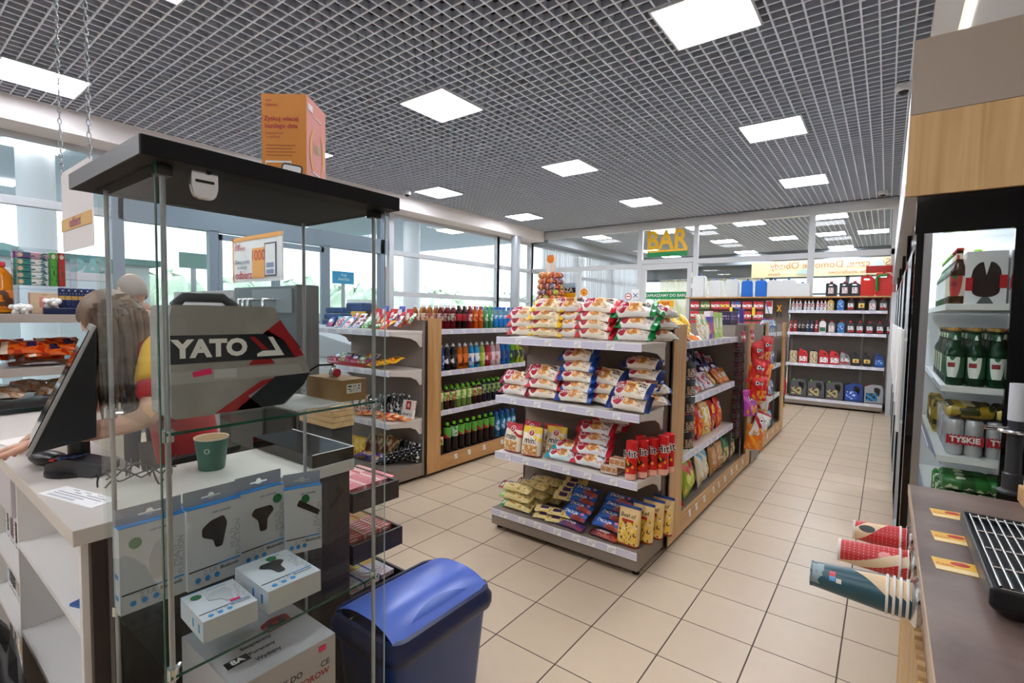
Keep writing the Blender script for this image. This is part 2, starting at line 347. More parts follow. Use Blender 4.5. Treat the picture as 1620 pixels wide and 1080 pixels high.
for z in (2.43, 2.2, .9): MB().box(-3.30, y0-.035, z-.05, -3.26, y0-.01, z+.05).build('door_hinge', M_wht, d, bevel=.006)
MB().tube([(-4.335, y0-.01, 1.1), (-4.335, y0-.06, 1.1), (-4.335, y0-.06, 1.45), (-4.335, y0-.01, 1.45)], .012).build('door_handle', M_steel, d)
# bar room beyond
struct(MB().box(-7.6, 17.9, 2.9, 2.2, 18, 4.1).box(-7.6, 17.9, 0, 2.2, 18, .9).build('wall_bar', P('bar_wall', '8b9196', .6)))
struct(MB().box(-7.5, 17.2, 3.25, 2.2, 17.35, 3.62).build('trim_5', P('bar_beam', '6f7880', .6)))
f = MB()
for x in (-7.3, -5.2, -3.05, -1.0, 1.0): f.box(x-.05, 17.88, .9, x+.05, 17.96, 2.9)
f.box(-7.5, 17.88, 2.82, 2.1, 17.96, 2.9).box(-7.5, 17.88, .9, 2.1, 17.96, .98).box(-7.5, 17.88, 2.3, 2.1, 17.96, 2.36)
q = struct(f.build('window_9', P('bar_window_frame', '5f6b73', .5))); MB().box(-7.5, 17.92, .9, 2.1, 17.925, 2.9).build('pane', M_glass, q)
bay(7, 10.6, 12.9, rails=(1.9, 2.66)); bay(8, 12.95, 15.2, rails=(1.9, 2.66)); bay(10, 15.25, 17.8, rails=(1.9, 2.66))
# sheer curtains
def sheer(name, col, dens):
    m = bpy.data.materials.new(name); m.use_nodes = True; nt = m.node_tree; nt.nodes.clear(); N = nt.nodes.new; L = nt.links.new
    d_ = N('ShaderNodeBsdfDiffuse'); tl = N('ShaderNodeBsdfTranslucent'); tr = N('ShaderNodeBsdfTransparent'); a = N('ShaderNodeMixShader'); c_ = N('ShaderNodeMixShader'); o = N('ShaderNodeOutputMaterial')
    d_.inputs[0].default_value = hx(col); tl.inputs[0].default_value = hx(col); a.inputs[0].default_value = .55; c_.inputs[0].default_value = dens
    L(d_.outputs[0], a.inputs[1]); L(tl.outputs[0], a.inputs[2]); L(tr.outputs[0], c_.inputs[1]); L(a.outputs[0], c_.inputs[2]); L(c_.outputs[0], o.inputs[0]); return m
def curtain(x0, y0, x1, y1, z0, z1, mat, label, n=26, amp=.05):
    L_ = math.hypot(x1-x0, y1-y0); dx, dy = (x1-x0)/L_, (y1-y0)/L_
    def fn(u, v):
        a = amp*(sin(2*pi*n*u)+.4*sin(2*pi*n*2.3*u+1+v))*(.5+.5*(1-v)); s_ = u*L_
        return (x0+dx*s_-dy*a, y0+dy*s_+dx*a, z0+(z1-z0)*v)
    b_ = MB().grid(fn, n*8, 6); o = b_.build('curtain', mat, smooth=60); tag(o, label, 'curtain')
    MB().tube([(x0, y0, z1+.01), (x1, y1, z1+.01)], .012).build('curtain_rail', M_alu, o); return o
M_sheer = sheer('sheer_white', 'cfd0d4', .82); M_sheer2 = sheer('sheer_beige', 'c9bfa0', .86)
curtain(-7.18, 10.8, -7.18, 13.0, .3, 3.3, M_sheer, 'white sheer curtain in the bar room, nearest window behind the left glass partition', 20)
curtain(-7.18, 13.1, -7.18, 17.6, .3, 3.3, M_sheer, 'long white sheer curtain in the bar room, further along the left windows', 34)
curtain(-6.6, 17.6, -3.15, 17.6, .3, 2.85, M_sheer2, 'beige green curtain on the far wall, seen through the bar door glass', 30)
# banner seen from behind
b = MB().box(-2.95, 14.5, 2.62, .9, 14.52, 3.03, 0)
Mb = T(0, 14.49, 0) @ FACE_mY @ Matrix.Diagonal((-1, 1, 1, 1))
for s_, x, z, sz in (('Smaczne, Domowe Obiady', -1.25, 2.9, .24), ('Dania Sniadaniowe', -.75, 2.71, .13), ('dajowe', -2.4, 2.7, .11)):
    b.text(s_, Mb @ T(-x, z, 0), sz, 1, 0, .95)
b.M = T(0, 14.49, 0) @ FACE_mY
b.prism([(-.25+.14*cos(2*pi*k/24), 2.86+.12*sin(2*pi*k/24)) for k in range(24)], -.001, .002, 2); b.prism([(-1.75+.14*cos(pi*k/16), 2.68+.13*sin(pi*k/16)) for k in range(17)], -.001, .002, 3)
tag(b.build('banner', [P('banner_yellow', 'e6d6a8', .6), P('banner_red', 'b5705c', .6), P('banner_grey', 'b9c4c4', .6), P('banner_teal', 'a9c0b6', .6)]), 'pale yellow banner with reversed red script, hanging in the bar room', 'banner')
# ---------------------------------------------------------------- ceiling lights
M_lamp = emis('lamp_diffuser', 'f4f7ff', LAMP); M_lampf = P('lamp_frame', 'd4d5d8', .4)
def lamp(n):
    r = empty(n); a = MB()
    for (x0, y0, x1, y1) in ((-.3, -.3, .3, -.285), (-.3, .285, .3, .3), (-.3, -.285, -.285, .285), (.285, -.285, .3, .285)): a.box(x0, y0, -.012, x1, y1, .0)
    a.box(-.287, -.287, -.002, .287, .287, 0)
    a.build('frame', M_lampf, r); MB().box(-.285, -.285, -.009, .285, .285, -.004).build('diffuser', M_lamp, r); return r
KL = Kind('ceiling_light', 'ceiling light', lamp)
cols = {-1.085: 'right column', -3.635: 'middle column', -6.215: 'left column by the windows'}
rows = {1.11: 'nearest the camera', 3.61: 'second row from the camera', 6.12: 'third row from the camera', 8.62: 'last row before the bar partition'}
for x, cn in cols.items():
    for y, rn in rows.items():
        if (x, y) in ((-1.085, 1.11), (-3.635, 1.11)): rn = 'above the counter area'
        KL.put((x, y, 3.607), label='square white ceiling light panel, %s, %s' % (cn, rn))
for y in (-1.39, -3.6):  # unseen rows, added because the shop needed more light
    for x in (-6.215, -3.635, -1.085): KL.put((x, y, 3.607), label='unseen square ceiling light panel added behind the camera for more light', group='added ceiling lights behind the camera')
for x, y in ((-6.18, 11.87), (-4.32, 11.85), (-3.5, 11.73), (-2.48, 11.74), (-1.0, 11.78), (-6.0, 15.2), (-3.6, 14.2), (-2.2, 14.35), (-1.17, 14.2), (-.35, 14.3), (-5.98, 16.8), (-3.6, 16.8), (-1.14, 16.88)):
    KL.put((x, y, 3.607), label='square ceiling light panel in the bar room beyond the glass partition', group='ceiling lights of the bar room')
# dome cameras
def dome(n):
    o = MB().lathe([(.0, 0), (.06, 0), (.065, -.02), (.062, -.05), (.05, -.062), (.0, -.066)], 24, 0).build(n, P('camera_white', 'e9e9ee', .35), smooth=40)
    MB().sphere((0, 0, -.06), (.04, .04, .034), 0, 20, 10).build('lens_dome', M_blackg, o, smooth=60); return o
KD = Kind('security_camera', 'security camera', dome)
KD.put((.022, 5.6, 3.61), label='white dome security camera on the ceiling above the drinks coolers')
KD.put((-.147, 9.97, 3.61), label='white dome security camera at the far right corner of the ceiling')
KD.put((-6.6, 5.75, 3.605), label='white dome security camera by the window soffit on the left')
# ================================================================ OUTSIDE
struct(MB().box(-90, -60, -.25, -7.6, 120, -.12).build('forecourt_ground', P('forecourt_paving', '8f9090', .8)))
struct(MB().box(-7.6, 18.0, -.25, 60, 120, -.12).build('forecourt_ground', P('forecourt_paving2', '8f9288', .8)))
# canopy over the pumps
def corr():
    m = P('canopy_sheet', 'b9c8d4', .5); t = NT(m); tc = t.n('TexCoord'); sp = t.n('SeparateXYZ'); t.l(tc.outputs['Object'], sp.inputs[0])
    f_ = t.mth('GREATER_THAN', t.mth('FRACT', t.mth('MULTIPLY', sp.outputs[0], 5)), .82); t.l(t.mix(f_, hx('c0d0da'), hx('93a8b8')), t.b.inputs['Base Color']); return m
cp = MB().box(-21, -8, 4.6, -8.3, 17.3, 5.3).build('petrol_canopy', corr()); tag(cp, 'pale blue corrugated canopy over the forecourt outside the left windows', 'canopy')
for x in (-10.2, -13.0, -17.5):
    for y in (-2, 2.2, 6.0, 9.8, 13.5): MB().box(x-.4, y-.4, 4.57, x+.4, y+.4, 4.6).build('canopy_light', emis('canopy_lamp', 'ffffff', 6) if 'canopy_lamp' not in _M else _M['canopy_lamp'], cp)
def pil(n):
    return MB().lathe([(.28, -.12), (.28, 4.6)], 24, 0).build(n, P('pillar_white', 'dfe3e8', .5), smooth=40)
KP = Kind('canopy_pillar', 'pillar', pil)
p = at(651, 440, 'x', -13); KP.put((p.x, p.y, 0), label='white round canopy pillar seen through the large window right of the glass case')
KP.put((-13, 2.2, 0), label='white round canopy pillar outside, seen behind the glass display case')
KP.put((-13, -3.6, 0), label='white round canopy pillar outside, at the far left')
def pump(n):
    r = empty(n); MB().box(-.45, -.3, -.12, .45, .3, 1.1).build('cabinet', P('pump_red', 'd02a22', .4), r, bevel=.03)
    MB().box(-.42, -.28, 1.1, .42, .28, 1.75).build('display_head', P('pump_yellow', 'f4b61c', .4), r, bevel=.03); MB().box(-.3, -.29, 1.2, .3, -.28, 1.6).build('screen', M_dark, r)
    MB().box(-.5, -.33, 1.75, .5, .33, 1.9).build('top_cover', M_wht, r, bevel=.02)
    MB().tube([(.46, 0, 1.3), (.6, 0, 1.5), (.62, 0, .6), (.5, 0, .4)], .02).build('hose', M_black, r); return r
KU = Kind('fuel_pump', 'fuel pump', pump)
p = at(583, 470, 'x', -12); KU.put((p.x, p.y, 0), (0, 0, pi/2), label='red and yellow fuel pump outside, seen through the right end of the glass case')
p = at(360, 470, 'x', -13.5); KU.put((p.x, p.y, 0), (0, 0, pi/2), label='red and yellow fuel pump outside, behind the paper poster')
# blue autogas board, red yellow price board and grey-green board
def board(px0, py0, px1, py1, X, mats, lines, label, name='forecourt_sign'):
    a = at(px0, py0, 'x', X); c = at(px1, py1, 'x', X); z1, z0 = a.z, c.z; r = MB().box(X-.05, a.y, z0, X, c.y, z1, 0)
    for s_, fz, sz, mi in lines: r.text(s_, T(X+.01, (a.y+c.y)/2, z0+(z1-z0)*fz) @ FACE_pX, sz*(z1-z0), mi, .01)
    o = r.build(name, mats); tag(o, label, 'sign'); MB().box(X-.04, (a.y+c.y)/2-.05, -.12, X-.02, (a.y+c.y)/2+.05, z0).build('post', M_alu, o); return o
board(527, 428, 560, 450, -11, [P('sign_blue', '2b9cd0', .5), M_white_ink], [('Fuel', .7, .3, 1), ('AutoGas', .38, .3, 1)], 'small bright blue forecourt sign, seen through the right part of the glass case')
board(284, 398, 328, 426, -12, [P('sign_greygreen', '7fa09c', .5), M_dark], [], 'grey green board on the forecourt, seen behind the glass case')
board(329, 397, 336, 450, -12.2, [P('sign_redyel', 'd9362c', .5)], [], 'narrow red forecourt board beside the grey green one')
board(604, 421, 622, 446, -11.5, [P('sign_red', 'd23b34', .5)], [], 'red forecourt sign beyond the glass case edge')
b = MB().box(-16, 1.9, -.12, -15, 4.6, 2.6); b.box(-16.2, 1.7, 2.6, -14.8, 4.8, 2.75, 1)
tag(b.build('kiosk', [P('kiosk_white', 'd8e0e4', .6), P('kiosk_teal', '5e8f90', .6)]), 'pale kiosk building across the forecourt behind the standing man', 'kiosk')
# pale tree belt on the horizon: a hazy wood nobody could count
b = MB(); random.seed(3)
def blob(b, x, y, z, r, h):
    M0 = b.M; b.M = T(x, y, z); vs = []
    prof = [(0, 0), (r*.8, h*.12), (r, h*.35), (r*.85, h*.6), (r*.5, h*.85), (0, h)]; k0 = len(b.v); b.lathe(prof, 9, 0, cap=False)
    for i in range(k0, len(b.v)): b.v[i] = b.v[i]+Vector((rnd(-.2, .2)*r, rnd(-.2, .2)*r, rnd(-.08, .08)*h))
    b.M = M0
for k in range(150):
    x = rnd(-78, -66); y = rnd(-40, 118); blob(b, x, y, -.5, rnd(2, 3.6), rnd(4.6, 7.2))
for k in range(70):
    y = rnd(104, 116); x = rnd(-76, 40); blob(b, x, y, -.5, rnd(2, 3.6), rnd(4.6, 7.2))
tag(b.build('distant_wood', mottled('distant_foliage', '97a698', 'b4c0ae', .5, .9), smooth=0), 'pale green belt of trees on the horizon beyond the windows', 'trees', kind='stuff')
# reversed lettering on the left window, BAR sign, door stickers
def wletters(s_, px_, py_, size, mat, nm, label):
    a = at(px_, py_, 'x', XW+.02); r = MB(); r.text(s_, T(a.x, a.y, a.z) @ FACE_pX @ Matrix.Diagonal((-1, 1, 1, 1)), size, 0, .02)
    o = r.build(nm, mat); tag(o, label, 'window lettering'); return o
M_teal = P('vinyl_teal', '6f9a9a', .5)
for s_, x_ in (('K', 166), ('A', 147), ('S', 122)): wletters(s_, x_, 428, .34, M_teal, 'window_letter', 'reversed teal vinyl letter %s on the left window' % s_)
wletters('O', 6, 418, .55, M_teal, 'window_letter', 'large reversed teal vinyl letter O at the left edge of the photo')
b = MB(); b.text('BAR', T((-4.244-3.46)/2, YB-.005, 3.18) @ FACE_mY, .56, 0, .03, .86); b.box(-4.27, YB-.006, 2.945, -3.40, YB-.002, 2.99, 0).box(-4.27, YB-.006, 2.84, -3.40, YB-.002, 2.945, 1)
tag(b.build('bar_sign', [P('bar_yellow', 'ffc414', .45), M_green_ink]), 'yellow BAR lettering with yellow and green stripes above the bar door', 'sign')
b = MB().box(-4.27, YB+.0, 1.93, -3.40, YB+.015, 2.085, 0); b.text('ZAPRASZAMY DO BARU', T(-3.835, YB-.004, 2.008) @ FACE_mY, .085, 1, .012)
tag(b.build('door_sticker', [M_green_ink, M_white_ink]), 'green ZAPRASZAMY DO BARU strip on the bar door glass', 'sticker')
b = MB().box(-4.0, YB+.0, 1.76, -3.65, YB+.015, 1.90, 0); b.text('BAR', T(-3.83, YB-.004, 1.83) @ FACE_mY, .1, 1, .01); tag(b.build('door_sticker', [M_yel_ink, M_red_ink]), 'small yellow sticker under the green strip on the bar door', 'sticker')
# small signs standing by the glass: no-smoking, cutlery, round yellow logo, poster
b = MB(); p = at(994, 469, 'y', YB-.01); b.M = T(p.x, p.y, p.z) @ FACE_mY; b.lathe([(.08, 0), (.08, .004)], 24, 0); b.lathe([(.062, .004), (.062, .006)], 24, 1); b.box(-.045, -.012, .006, .045, .012, .008, 0)
tag(b.build('window_sticker', [M_red_ink, M_white_ink], smooth=30), 'round red prohibition sticker on the partition left of the bar door', 'sticker')
b = MB(); p = at(997, 466, 'y', YB-.01); b.M = T(p.x+.0, p.y, p.z) @ FACE_mY; b.box(.03, -.10, 0, .21, .12, .003, 0)
for s_ in (1, -1): b.M = T(p.x+.13, p.y-.006, p.z-.02) @ FACE_mY @ RZ(s_*.75); b.box(-.07, -.008, .003, .07, .008, .006, 1)
tag(b.build('window_sticker', [M_white_ink, M_blue_ink]), 'white sticker with blue crossed cutlery left of the bar door', 'sticker')
# ================================================================ PRODUCT SHAPES
random.seed(11)
def bag(w, h, t, mat, style='pillow', crimp='v', texts=(), nm='bag', seed=0, crump=.004, nu=16, nv=14, extra=None, extra_mats=()):
    """soft pack standing on z=0, printed face towards -Y"""
    cf = .07*(h if crimp == 'v' else w)*1.0
    def off(u, v):
        a, c = abs(2*u-1), abs(2*v-1)
        if style == 'pouch': q = max(0, 1-a**7)**.5*max(0, 1-max(0, v)**2.6)*(.8+.2*min(1, v*8))
        elif crimp == 'v': q = max(0, 1-a**2.4)**.55*max(0, 1-min(1, c/.88)**3.2)**.75
        else: q = max(0, 1-c**2.4)**.55*max(0, 1-min(1, a/.88)**3.2)**.75
        n_ = noise.noise(Vector((u*5+seed*3.1, v*5, seed)))*crump*2+noise.noise(Vector((u*13, v*13+seed, 4)))*crump*.7
        return max(.0012, t/2*q+n_*min(1, q*3))
    def pos(u, v, sgn):
        a, c = abs(2*u-1), abs(2*v-1); x = (u-.5)*w; z = v*h
        if style != 'pouch':
            if crimp == 'v': x *= 1-.10*max(0, 1-min(1, c/.9)**2)
            else: z = h/2+(z-h/2)*(1-.12*max(0, 1-min(1, a/.9)**2))
        zig = 0
        if (crimp == 'v' and c > .88 and (style != 'pouch' or v > .5)): zig = .0022*sin(u*w*900)
        if crimp == 'u' and a > .88: zig = .0022*sin(v*h*900)
        return Vector((x, sgn*off(u, v)+zig+noise.noise(Vector((u*2+seed, v*2, 9)))*crump*.8, z))
    b = MB(); b.grid(lambda u, v: pos(u, v, -1), nu, nv); b.grid(lambda u, v: pos(1-u, v, 1), nu, nv)
    # texts: (string, u, v, size, material, bold)
    mats = [mat]
    for s_, tu, tv, sz, mt, bo in texts:
        if mt not in mats: mats.append(mt)
        def sf(x, y, tu=tu, tv=tv): 
            u, v = tu+x/w, tv+y/h; p_ = pos(min(.999, max(.001, u)), min(.999, max(.001, v)), -1); return (p_.x, p_.y-.0016, p_.z)
        b.text(s_, Matrix(), sz, mats.index(mt), bo, 1, sf)
    return b.build(nm, mats, smooth=50)
def BK(nm, cat, *a, **k):
    def fn(n, a=a, k=k): return bag(*a, nm=n, **k)
    return Kind(nm, cat, fn)
# croissant packs
def cro(end, body, sup='Super MAX', w_=.255, seed=0):
    m = design('croissant_wrap_%s%s' % (end, body), body, [('n', .34, .15, .7, .9, 5, .42, 'f3d9a8'), ('e', .50, .46, .14, .34, 'd9964c'), ('e', .53, .5, .07, .2, 'c27a34'), ('e', .47, .38, .05, .12, 'efc07e'), ('n', .4, .2, .62, .8, 9, .56, 'a85f28'),
        ('p', .70, .12, .86, .34, 14, 40, 'b77b4a'), ('n', .62, .3, .9, .9, 7, .62, 'b04a38'), ('u', -.1, .11, end), ('u', .89, 1.1, end), ('d', 1, .35, .11, .2, end), ('e', .27, .52, .15, .45, 'f4efe8'), ('e', .27, .52, .135, .40, 'b3142e')], .28)
    t = [('7', .26, .64, .040, M_white_ink, .03), ('DAYS', .272, .42, .024, M_white_ink, .03), (sup.split()[0], .77, .74, .017, M_black_ink, .02), (sup.split()[1], .79, .58, .02, M_black_ink, .04)]
    return BK('croissant_pack', 'croissant pack', w_, .115, .07, m, crimp='u', texts=t, seed=seed, crump=.006)
K_maroon = cro('8a1238', 'ece4dc', seed=1); K_red = cro('c8202c', 'f1e6d2', seed=2); K_yel = cro('f2c216', 'f1e2b8', 'Double MAX', seed=3)
K_green = cro('10803c', 'ece8e0', seed=4, w_=.25); K_blue = cro('12439c', 'efe8d4', seed=5, w_=.25); K_navy = cro('152c70', 'efe6d6', 'Double MAX', seed=6, w_=.25); K_white = cro('c22030', 'e8e8ea', 'Double MAX', seed=7, w_=.27); K_teal = cro('1aa0b4', 'dff0f2', 'Chipicao MIX', seed=8, w_=.24)
# mini pouches
def mini(col, seed):
    m = design('mini_pouch_'+col, 'efe3cc', [('v', .78, 1.1, col), ('d', .35, 1, .86, .96, col), ('n', .12, .04, .9, .38, 6, .45, 'd9a25a'), ('n', .15, .05, .85, .34, 11, .55, 'b97a38'), ('e', .5, .78, .16, .12, 'f4efe8'), ('e', .5, .78, .135, .10, 'b3142e'), ('v', -.1, .03, 'b3142e')], .32)
    return BK('mini_croissant_bag', 'snack bag', .15, .20, .075, m, 'pouch', 'v', texts=[('7', .5, .78, .03, M_white_ink, .03), ('mini', .5, .52, .055, M_dark, .02)], seed=seed)
K_minir = mini('c3182b', 21); K_miniy = mini('f0c81e', 22)
def bestof(seed):
    m = design('mixed_nuts_bag', 'e9c98c', [('v', .93, 1.1, '1c3f8e'), ('n', .05, .02, .95, .62, 7, .43, 'f1c64a'), ('n', .05, .02, .95, .6, 8, .58, '6d3a1c'), ('n', .1, .02, .95, .55, 13, .62, 'f6e6a8'), ('r', .2, .6, .75, .66, 'b8231f'), ('v', -.1, .05, 'a3341f')], .35)
    return BK('biscuit_mix_bag', 'biscuit bag', .14, .24, .075, m, 'pouch', 'v', texts=[('Best of', .47, .75, .034, M_dark, .01)], seed=seed)
K_best = bestof(31)
# flat bars
def bar(nm, cat, w_, h_, t_, m, texts, seed=0): return BK(nm, cat, w_, h_, t_, m, crimp='u', texts=texts, seed=seed, crump=.002, nu=12, nv=8)
m = design('jaffa_wrap', '1657ad', [('n', .45, .02, .98, .4, 6, .45, 'b0442c'), ('e', .7, .25, .16, .3, '8a2a22'), ('u', -.1, .05, '123f86'), ('e', .82, .75, .06, .16, 'e78c9a')], .28)
K_deli = bar('jaffa_cake_pack', 'biscuit pack', .2, .07, .038, m, [('Delicje', .42, .62, .038, M_white_ink, .02)], 41)
m = design('jaffa_wrap_purple', '4a3a7c', [('n', .3, .02, .98, .5, 6, .45, '8d3550'), ('u', -.1, .06, '2e2558'), ('v', .8, 1.1, '5d5068')], .28)
K_delip = bar('jaffa_cake_pack', 'biscuit pack', .2, .07, .038, m, [('Delicje', .45, .6, .034, M_white_ink, .02)], 42)
m = design('jaffa_wrap_red', '7c2432', [('n', .3, .02, .98, .5, 6, .45, 'b54a2a'), ('u', -.1, .06, '45121c'), ('v', .8, 1.1, '51303c')], .28)
K_delir = bar('jaffa_cake_pack', 'biscuit pack', .2, .07, .038, m, [('Delicje', .45, .6, .034, M_white_ink, .02)], 43)
def boxpack(nm, cat, w_, d_, h_, m, texts=(), bev=.004, mat2=None):
    def fn(n):
        b = MB().box(-w_/2, 0, 0, w_/2, d_, h_); mats = [m]
        for s_, u, v, sz, mt, bo in texts:
            if mt not in mats: mats.append(mt)
            b.text(s_, T((u-.5)*w_, -.001, v*h_) @ FACE_mY, sz, mats.index(mt), bo)
        return b.build(n, mats, bevel=bev)
    return Kind(nm, cat, fn)
def wafer(nm, end, seed):
    m = design('cream_wafer_'+end, 'eddc9c', [('u', -.1, .16, end), ('r', .03, .2, .13, .7, 'eeeef0'), ('n', .3, .1, .95, .9, 5, .55, 'c79a4e'), ('r', .2, .55, .42, .95, '25357c'), ('u', .95, 1.1, 'd6be6e')], .3)
    return BK(nm, 'biscuit pack', .26, .085, .06, m, crimp='u', texts=[('Delux', .32, .74, .026, M_white_ink, .02)], seed=seed, crump=.004)
K_wr = wafer('cream_biscuit_pack', '8d2838', 51); K_wg = wafer('cream_biscuit_pack', '2c9a44', 52); K_wl = wafer('cream_biscuit_pack', '8cc63c', 53)
m = design('yellow_biscuit', 'e8d28a', [('n', .1, .1, .9, .9, 5, .55, 'a87e34'), ('r', .25, .3, .6, .8, '3a2b60')], .3)
K_ybar = bar('yellow_biscuit_pack', 'biscuit pack', .17, .07, .035, m, [], 54)
m = design('hit_wrap', 'cf1a1e', [('v', .0, .16, 'f0b4a0'), ('e', .5, .40, .32, .1, '3c1c12'), ('n', .1, .2, .9, .6, 5, .56, 'f0a423'), ('r', .1, .86, .5, .9, '2350a8')], .3)
def hit(n):
    b = MB().lathe([(.028, 0), (.034, .006), (.034, .225), (.028, .232)], 20, 0); b.text('Hit', T(0, -.0362, .155) @ FACE_mY @ RZ(.12), .060, 2, .015)
    b.text('Hit', T(0, -.0352, .155) @ FACE_mY @ RZ(.12), .060, 1, .055); return b.build(n, [m_hit, M_white_ink, M_black_ink], smooth=40)
m_hit = m; K_hit = Kind('biscuit_roll', 'biscuit roll', hit)
m = design('tart_tray', 'd9b48e', [('c', 3, 1, .36, 'c28a52'), ('r', .0, .0, 1, .3, 'd8cbbd'), ('n', 0, 0, 1, 1, 9, .6, '8e4a36')], .3)
K_tart = boxpack('cake_tray', 'cake pack', .11, .07, .05, m)
# chips, sweets
def chips(key, base, layers, texts=(), w_=.19, h_=.27, t_=.08, seed=0, nm='crisp_bag', cat='crisp bag'):
    return BK(nm, cat, w_, h_, t_, design('chips_'+key, base, layers, .25), 'pillow', 'v', texts=texts, seed=seed, crump=.006)
def blot(c1, c2, y0=.05, y1=.45): return [('n', .08, y0, .92, y1, 4, .48, c1), ('n', .1, y0, .9, y1, 8, .58, c2)]
K_lays = chips('red', 'c81e1e', [('e', .5, .68, .36, .14, 'f6c51e')]+blot('f0b03a', '8c1410'), [("Lay's", .5, .68, .05, M_red_ink, .02)], seed=61)
K_chgr = chips('green', '2f9a3a', [('e', .5, .66, .36, .13, 'eef0e6')]+blot('d8e8b0', 'a8741e'), [('Chio', .5, .66, .05, M_green_ink, .02)], seed=62)
K_chox = chips('red2', 'd8311e', [('n', .05, .05, .95, .6, 4, .46, 'f08a1c'), ('e', .5, .72, .3, .12, 'f0e6da')], [('Star', .5, .72, .05, M_red_ink, .02)], seed=63)
K_chlime = chips('lime', '9cb82c', [('e', .5, .55, .32, .2, 'd8dc6a'), ('d', .4, 1, .82, 1.1, 'c8321c')]+blot('e8c860', '7a8c1c'), [('Cheetos', .5, .68, .036, M_red_ink, .02)], seed=64)
K_chyel = chips('yellow', 'edc73c', [('n', .05, .3, .95, .9, 5, .52, 'f6efe0'), ('v', .84, 1.1, 'd89a1c')]+blot('c77a28', 'f4ead0'), [], seed=65)
K_chbei = chips('beige', 'e6dcc4', [('d', .5, 1, 1.0, 1.2, '6cb4d8')]+blot('d8b066', 'f4ead0'), [], seed=66)
K_chbr = chips('brown', 'c08a54', [('e', .5, .62, .4, .2, 'd4a87a'), ('v', .88, 1.1, '6f4424')]+blot('a8662e', 'e0bc8a', .05, .5), [('Chrupki', .5, .4, .036, M_white_ink, .01)], seed=67)
K_chgrn2 = chips('farm', '3c7c46', [('n', .05, .05, .95, .6, 4, .44, 'd8b680'), ('e', .7, .78, .2, .1, '2a86c8')], [], seed=68)
K_chpk = chips('redwhite', 'c61f26', [('d', 1, .8, .4, .7, 'f2ece6'), ('n', .1, .1, .9, .6, 5, .55, '6f1216')], [], seed=69)
def dor(key, base, c2, seed): return chips('tri_'+key, base, [('d', .9, 1, .62, .80, c2), ('n', .1, .05, .9, .4, 5, .5, 'f0a026'), ('e', .42, .66, .2, .06, '1c1416')]+[('v', .93, 1.1, c2)], [('Dor', .42, .66, .05, M_white_ink, .03)], .18, .26, .085, seed)
K_dorr = dor('red', 'd02420', 'b01418', 71); K_doro = dor('orange', 'e8761c', 'f0a026', 72); K_dorp = dor('purple', 'a83c9c', 'c766b4', 73); K_dorw = dor('white', 'd8cfc6', 'b8242a', 74)
def sweet(key, base, layers, seed, w_=.105, h_=.15, t_=.035): return BK('sweets_bag', 'sweets bag', w_, h_, t_, design('sweet_'+key, base, layers, .25), 'pillow', 'v', seed=seed, crump=.004, nu=10, nv=8)
W2 = [sweet('whitered', 'e9e4ea', [('n', 0, .1, 1, .9, 4, .5, 'cc2a34'), ('n', 0, 0, 1, 1, 9, .6, '3a3f94')], 81), sweet('red', 'c42430', [('e', .5, .5, .3, .24, 'f2e6e0'), ('n', 0, 0, 1, .5, 6, .56, 'e8a02a')], 82),
      sweet('blue', '3a4aa8', [('e', .5, .6, .34, .2, 'f0f0f6'), ('n', 0, 0, 1, .5, 6, .5, 'd83a4e')], 83), sweet('yel', 'efc43a', [('e', .5, .6, .3, .2, 'c9302a'), ('n', 0, 0, 1, .5, 6, .55, 'f6efd8')], 84),
      sweet('orange', 'e8862a', [('e', .5, .5, .3, .2, 'f4e8d8'), ('n', 0, 0, 1, 1, 7, .6, 'b83a1c')], 85), sweet('dark', '3a2848', [('n', 0, 0, 1, .6, 6, .55, 'b08ad0'), ('e', .5, .7, .3, .12, 'e4dce8')], 86), sweet('pink', 'e9a8b8', [('n', 0, 0, 1, 1, 5, .5, 'f6eef0'), ('e', .5, .6, .3, .16, 'c2304e')], 87),
      sweet('green', '3f9a50', [('n', 0, 0, 1, 1, 5, .52, 'eef2e0'), ('e', .5, .6, .3, .16, 'f0f0e6')], 88), sweet('white', 'eceaf0', [('e', .5, .6, .36, .2, 'a83048'), ('n', 0, 0, 1, .5, 6, .54, '4a58b0')], 89)]
K_ylsw = sweet('yellowbig', 'f2bf22', [('n', .05, .05, .95, .9, 4, .5, 'f8dc6a'), ('n', 0, 0, 1, .4, 6, .55, 'c24a1c')], 91, .14, .17, .06); K_crsw = sweet('cream', 'ece8da', [('n', 0, 0, 1, 1, 5, .55, 'd8b84a'), ('e', .5, .7, .3, .14, '5c9a48')], 92, .13, .2, .05)
K_grsw = sweet('wht', 'dfe3e2', [('n', 0, 0, 1, 1, 5, .5, '1e6a3c')], 93, .13, .17, .05)
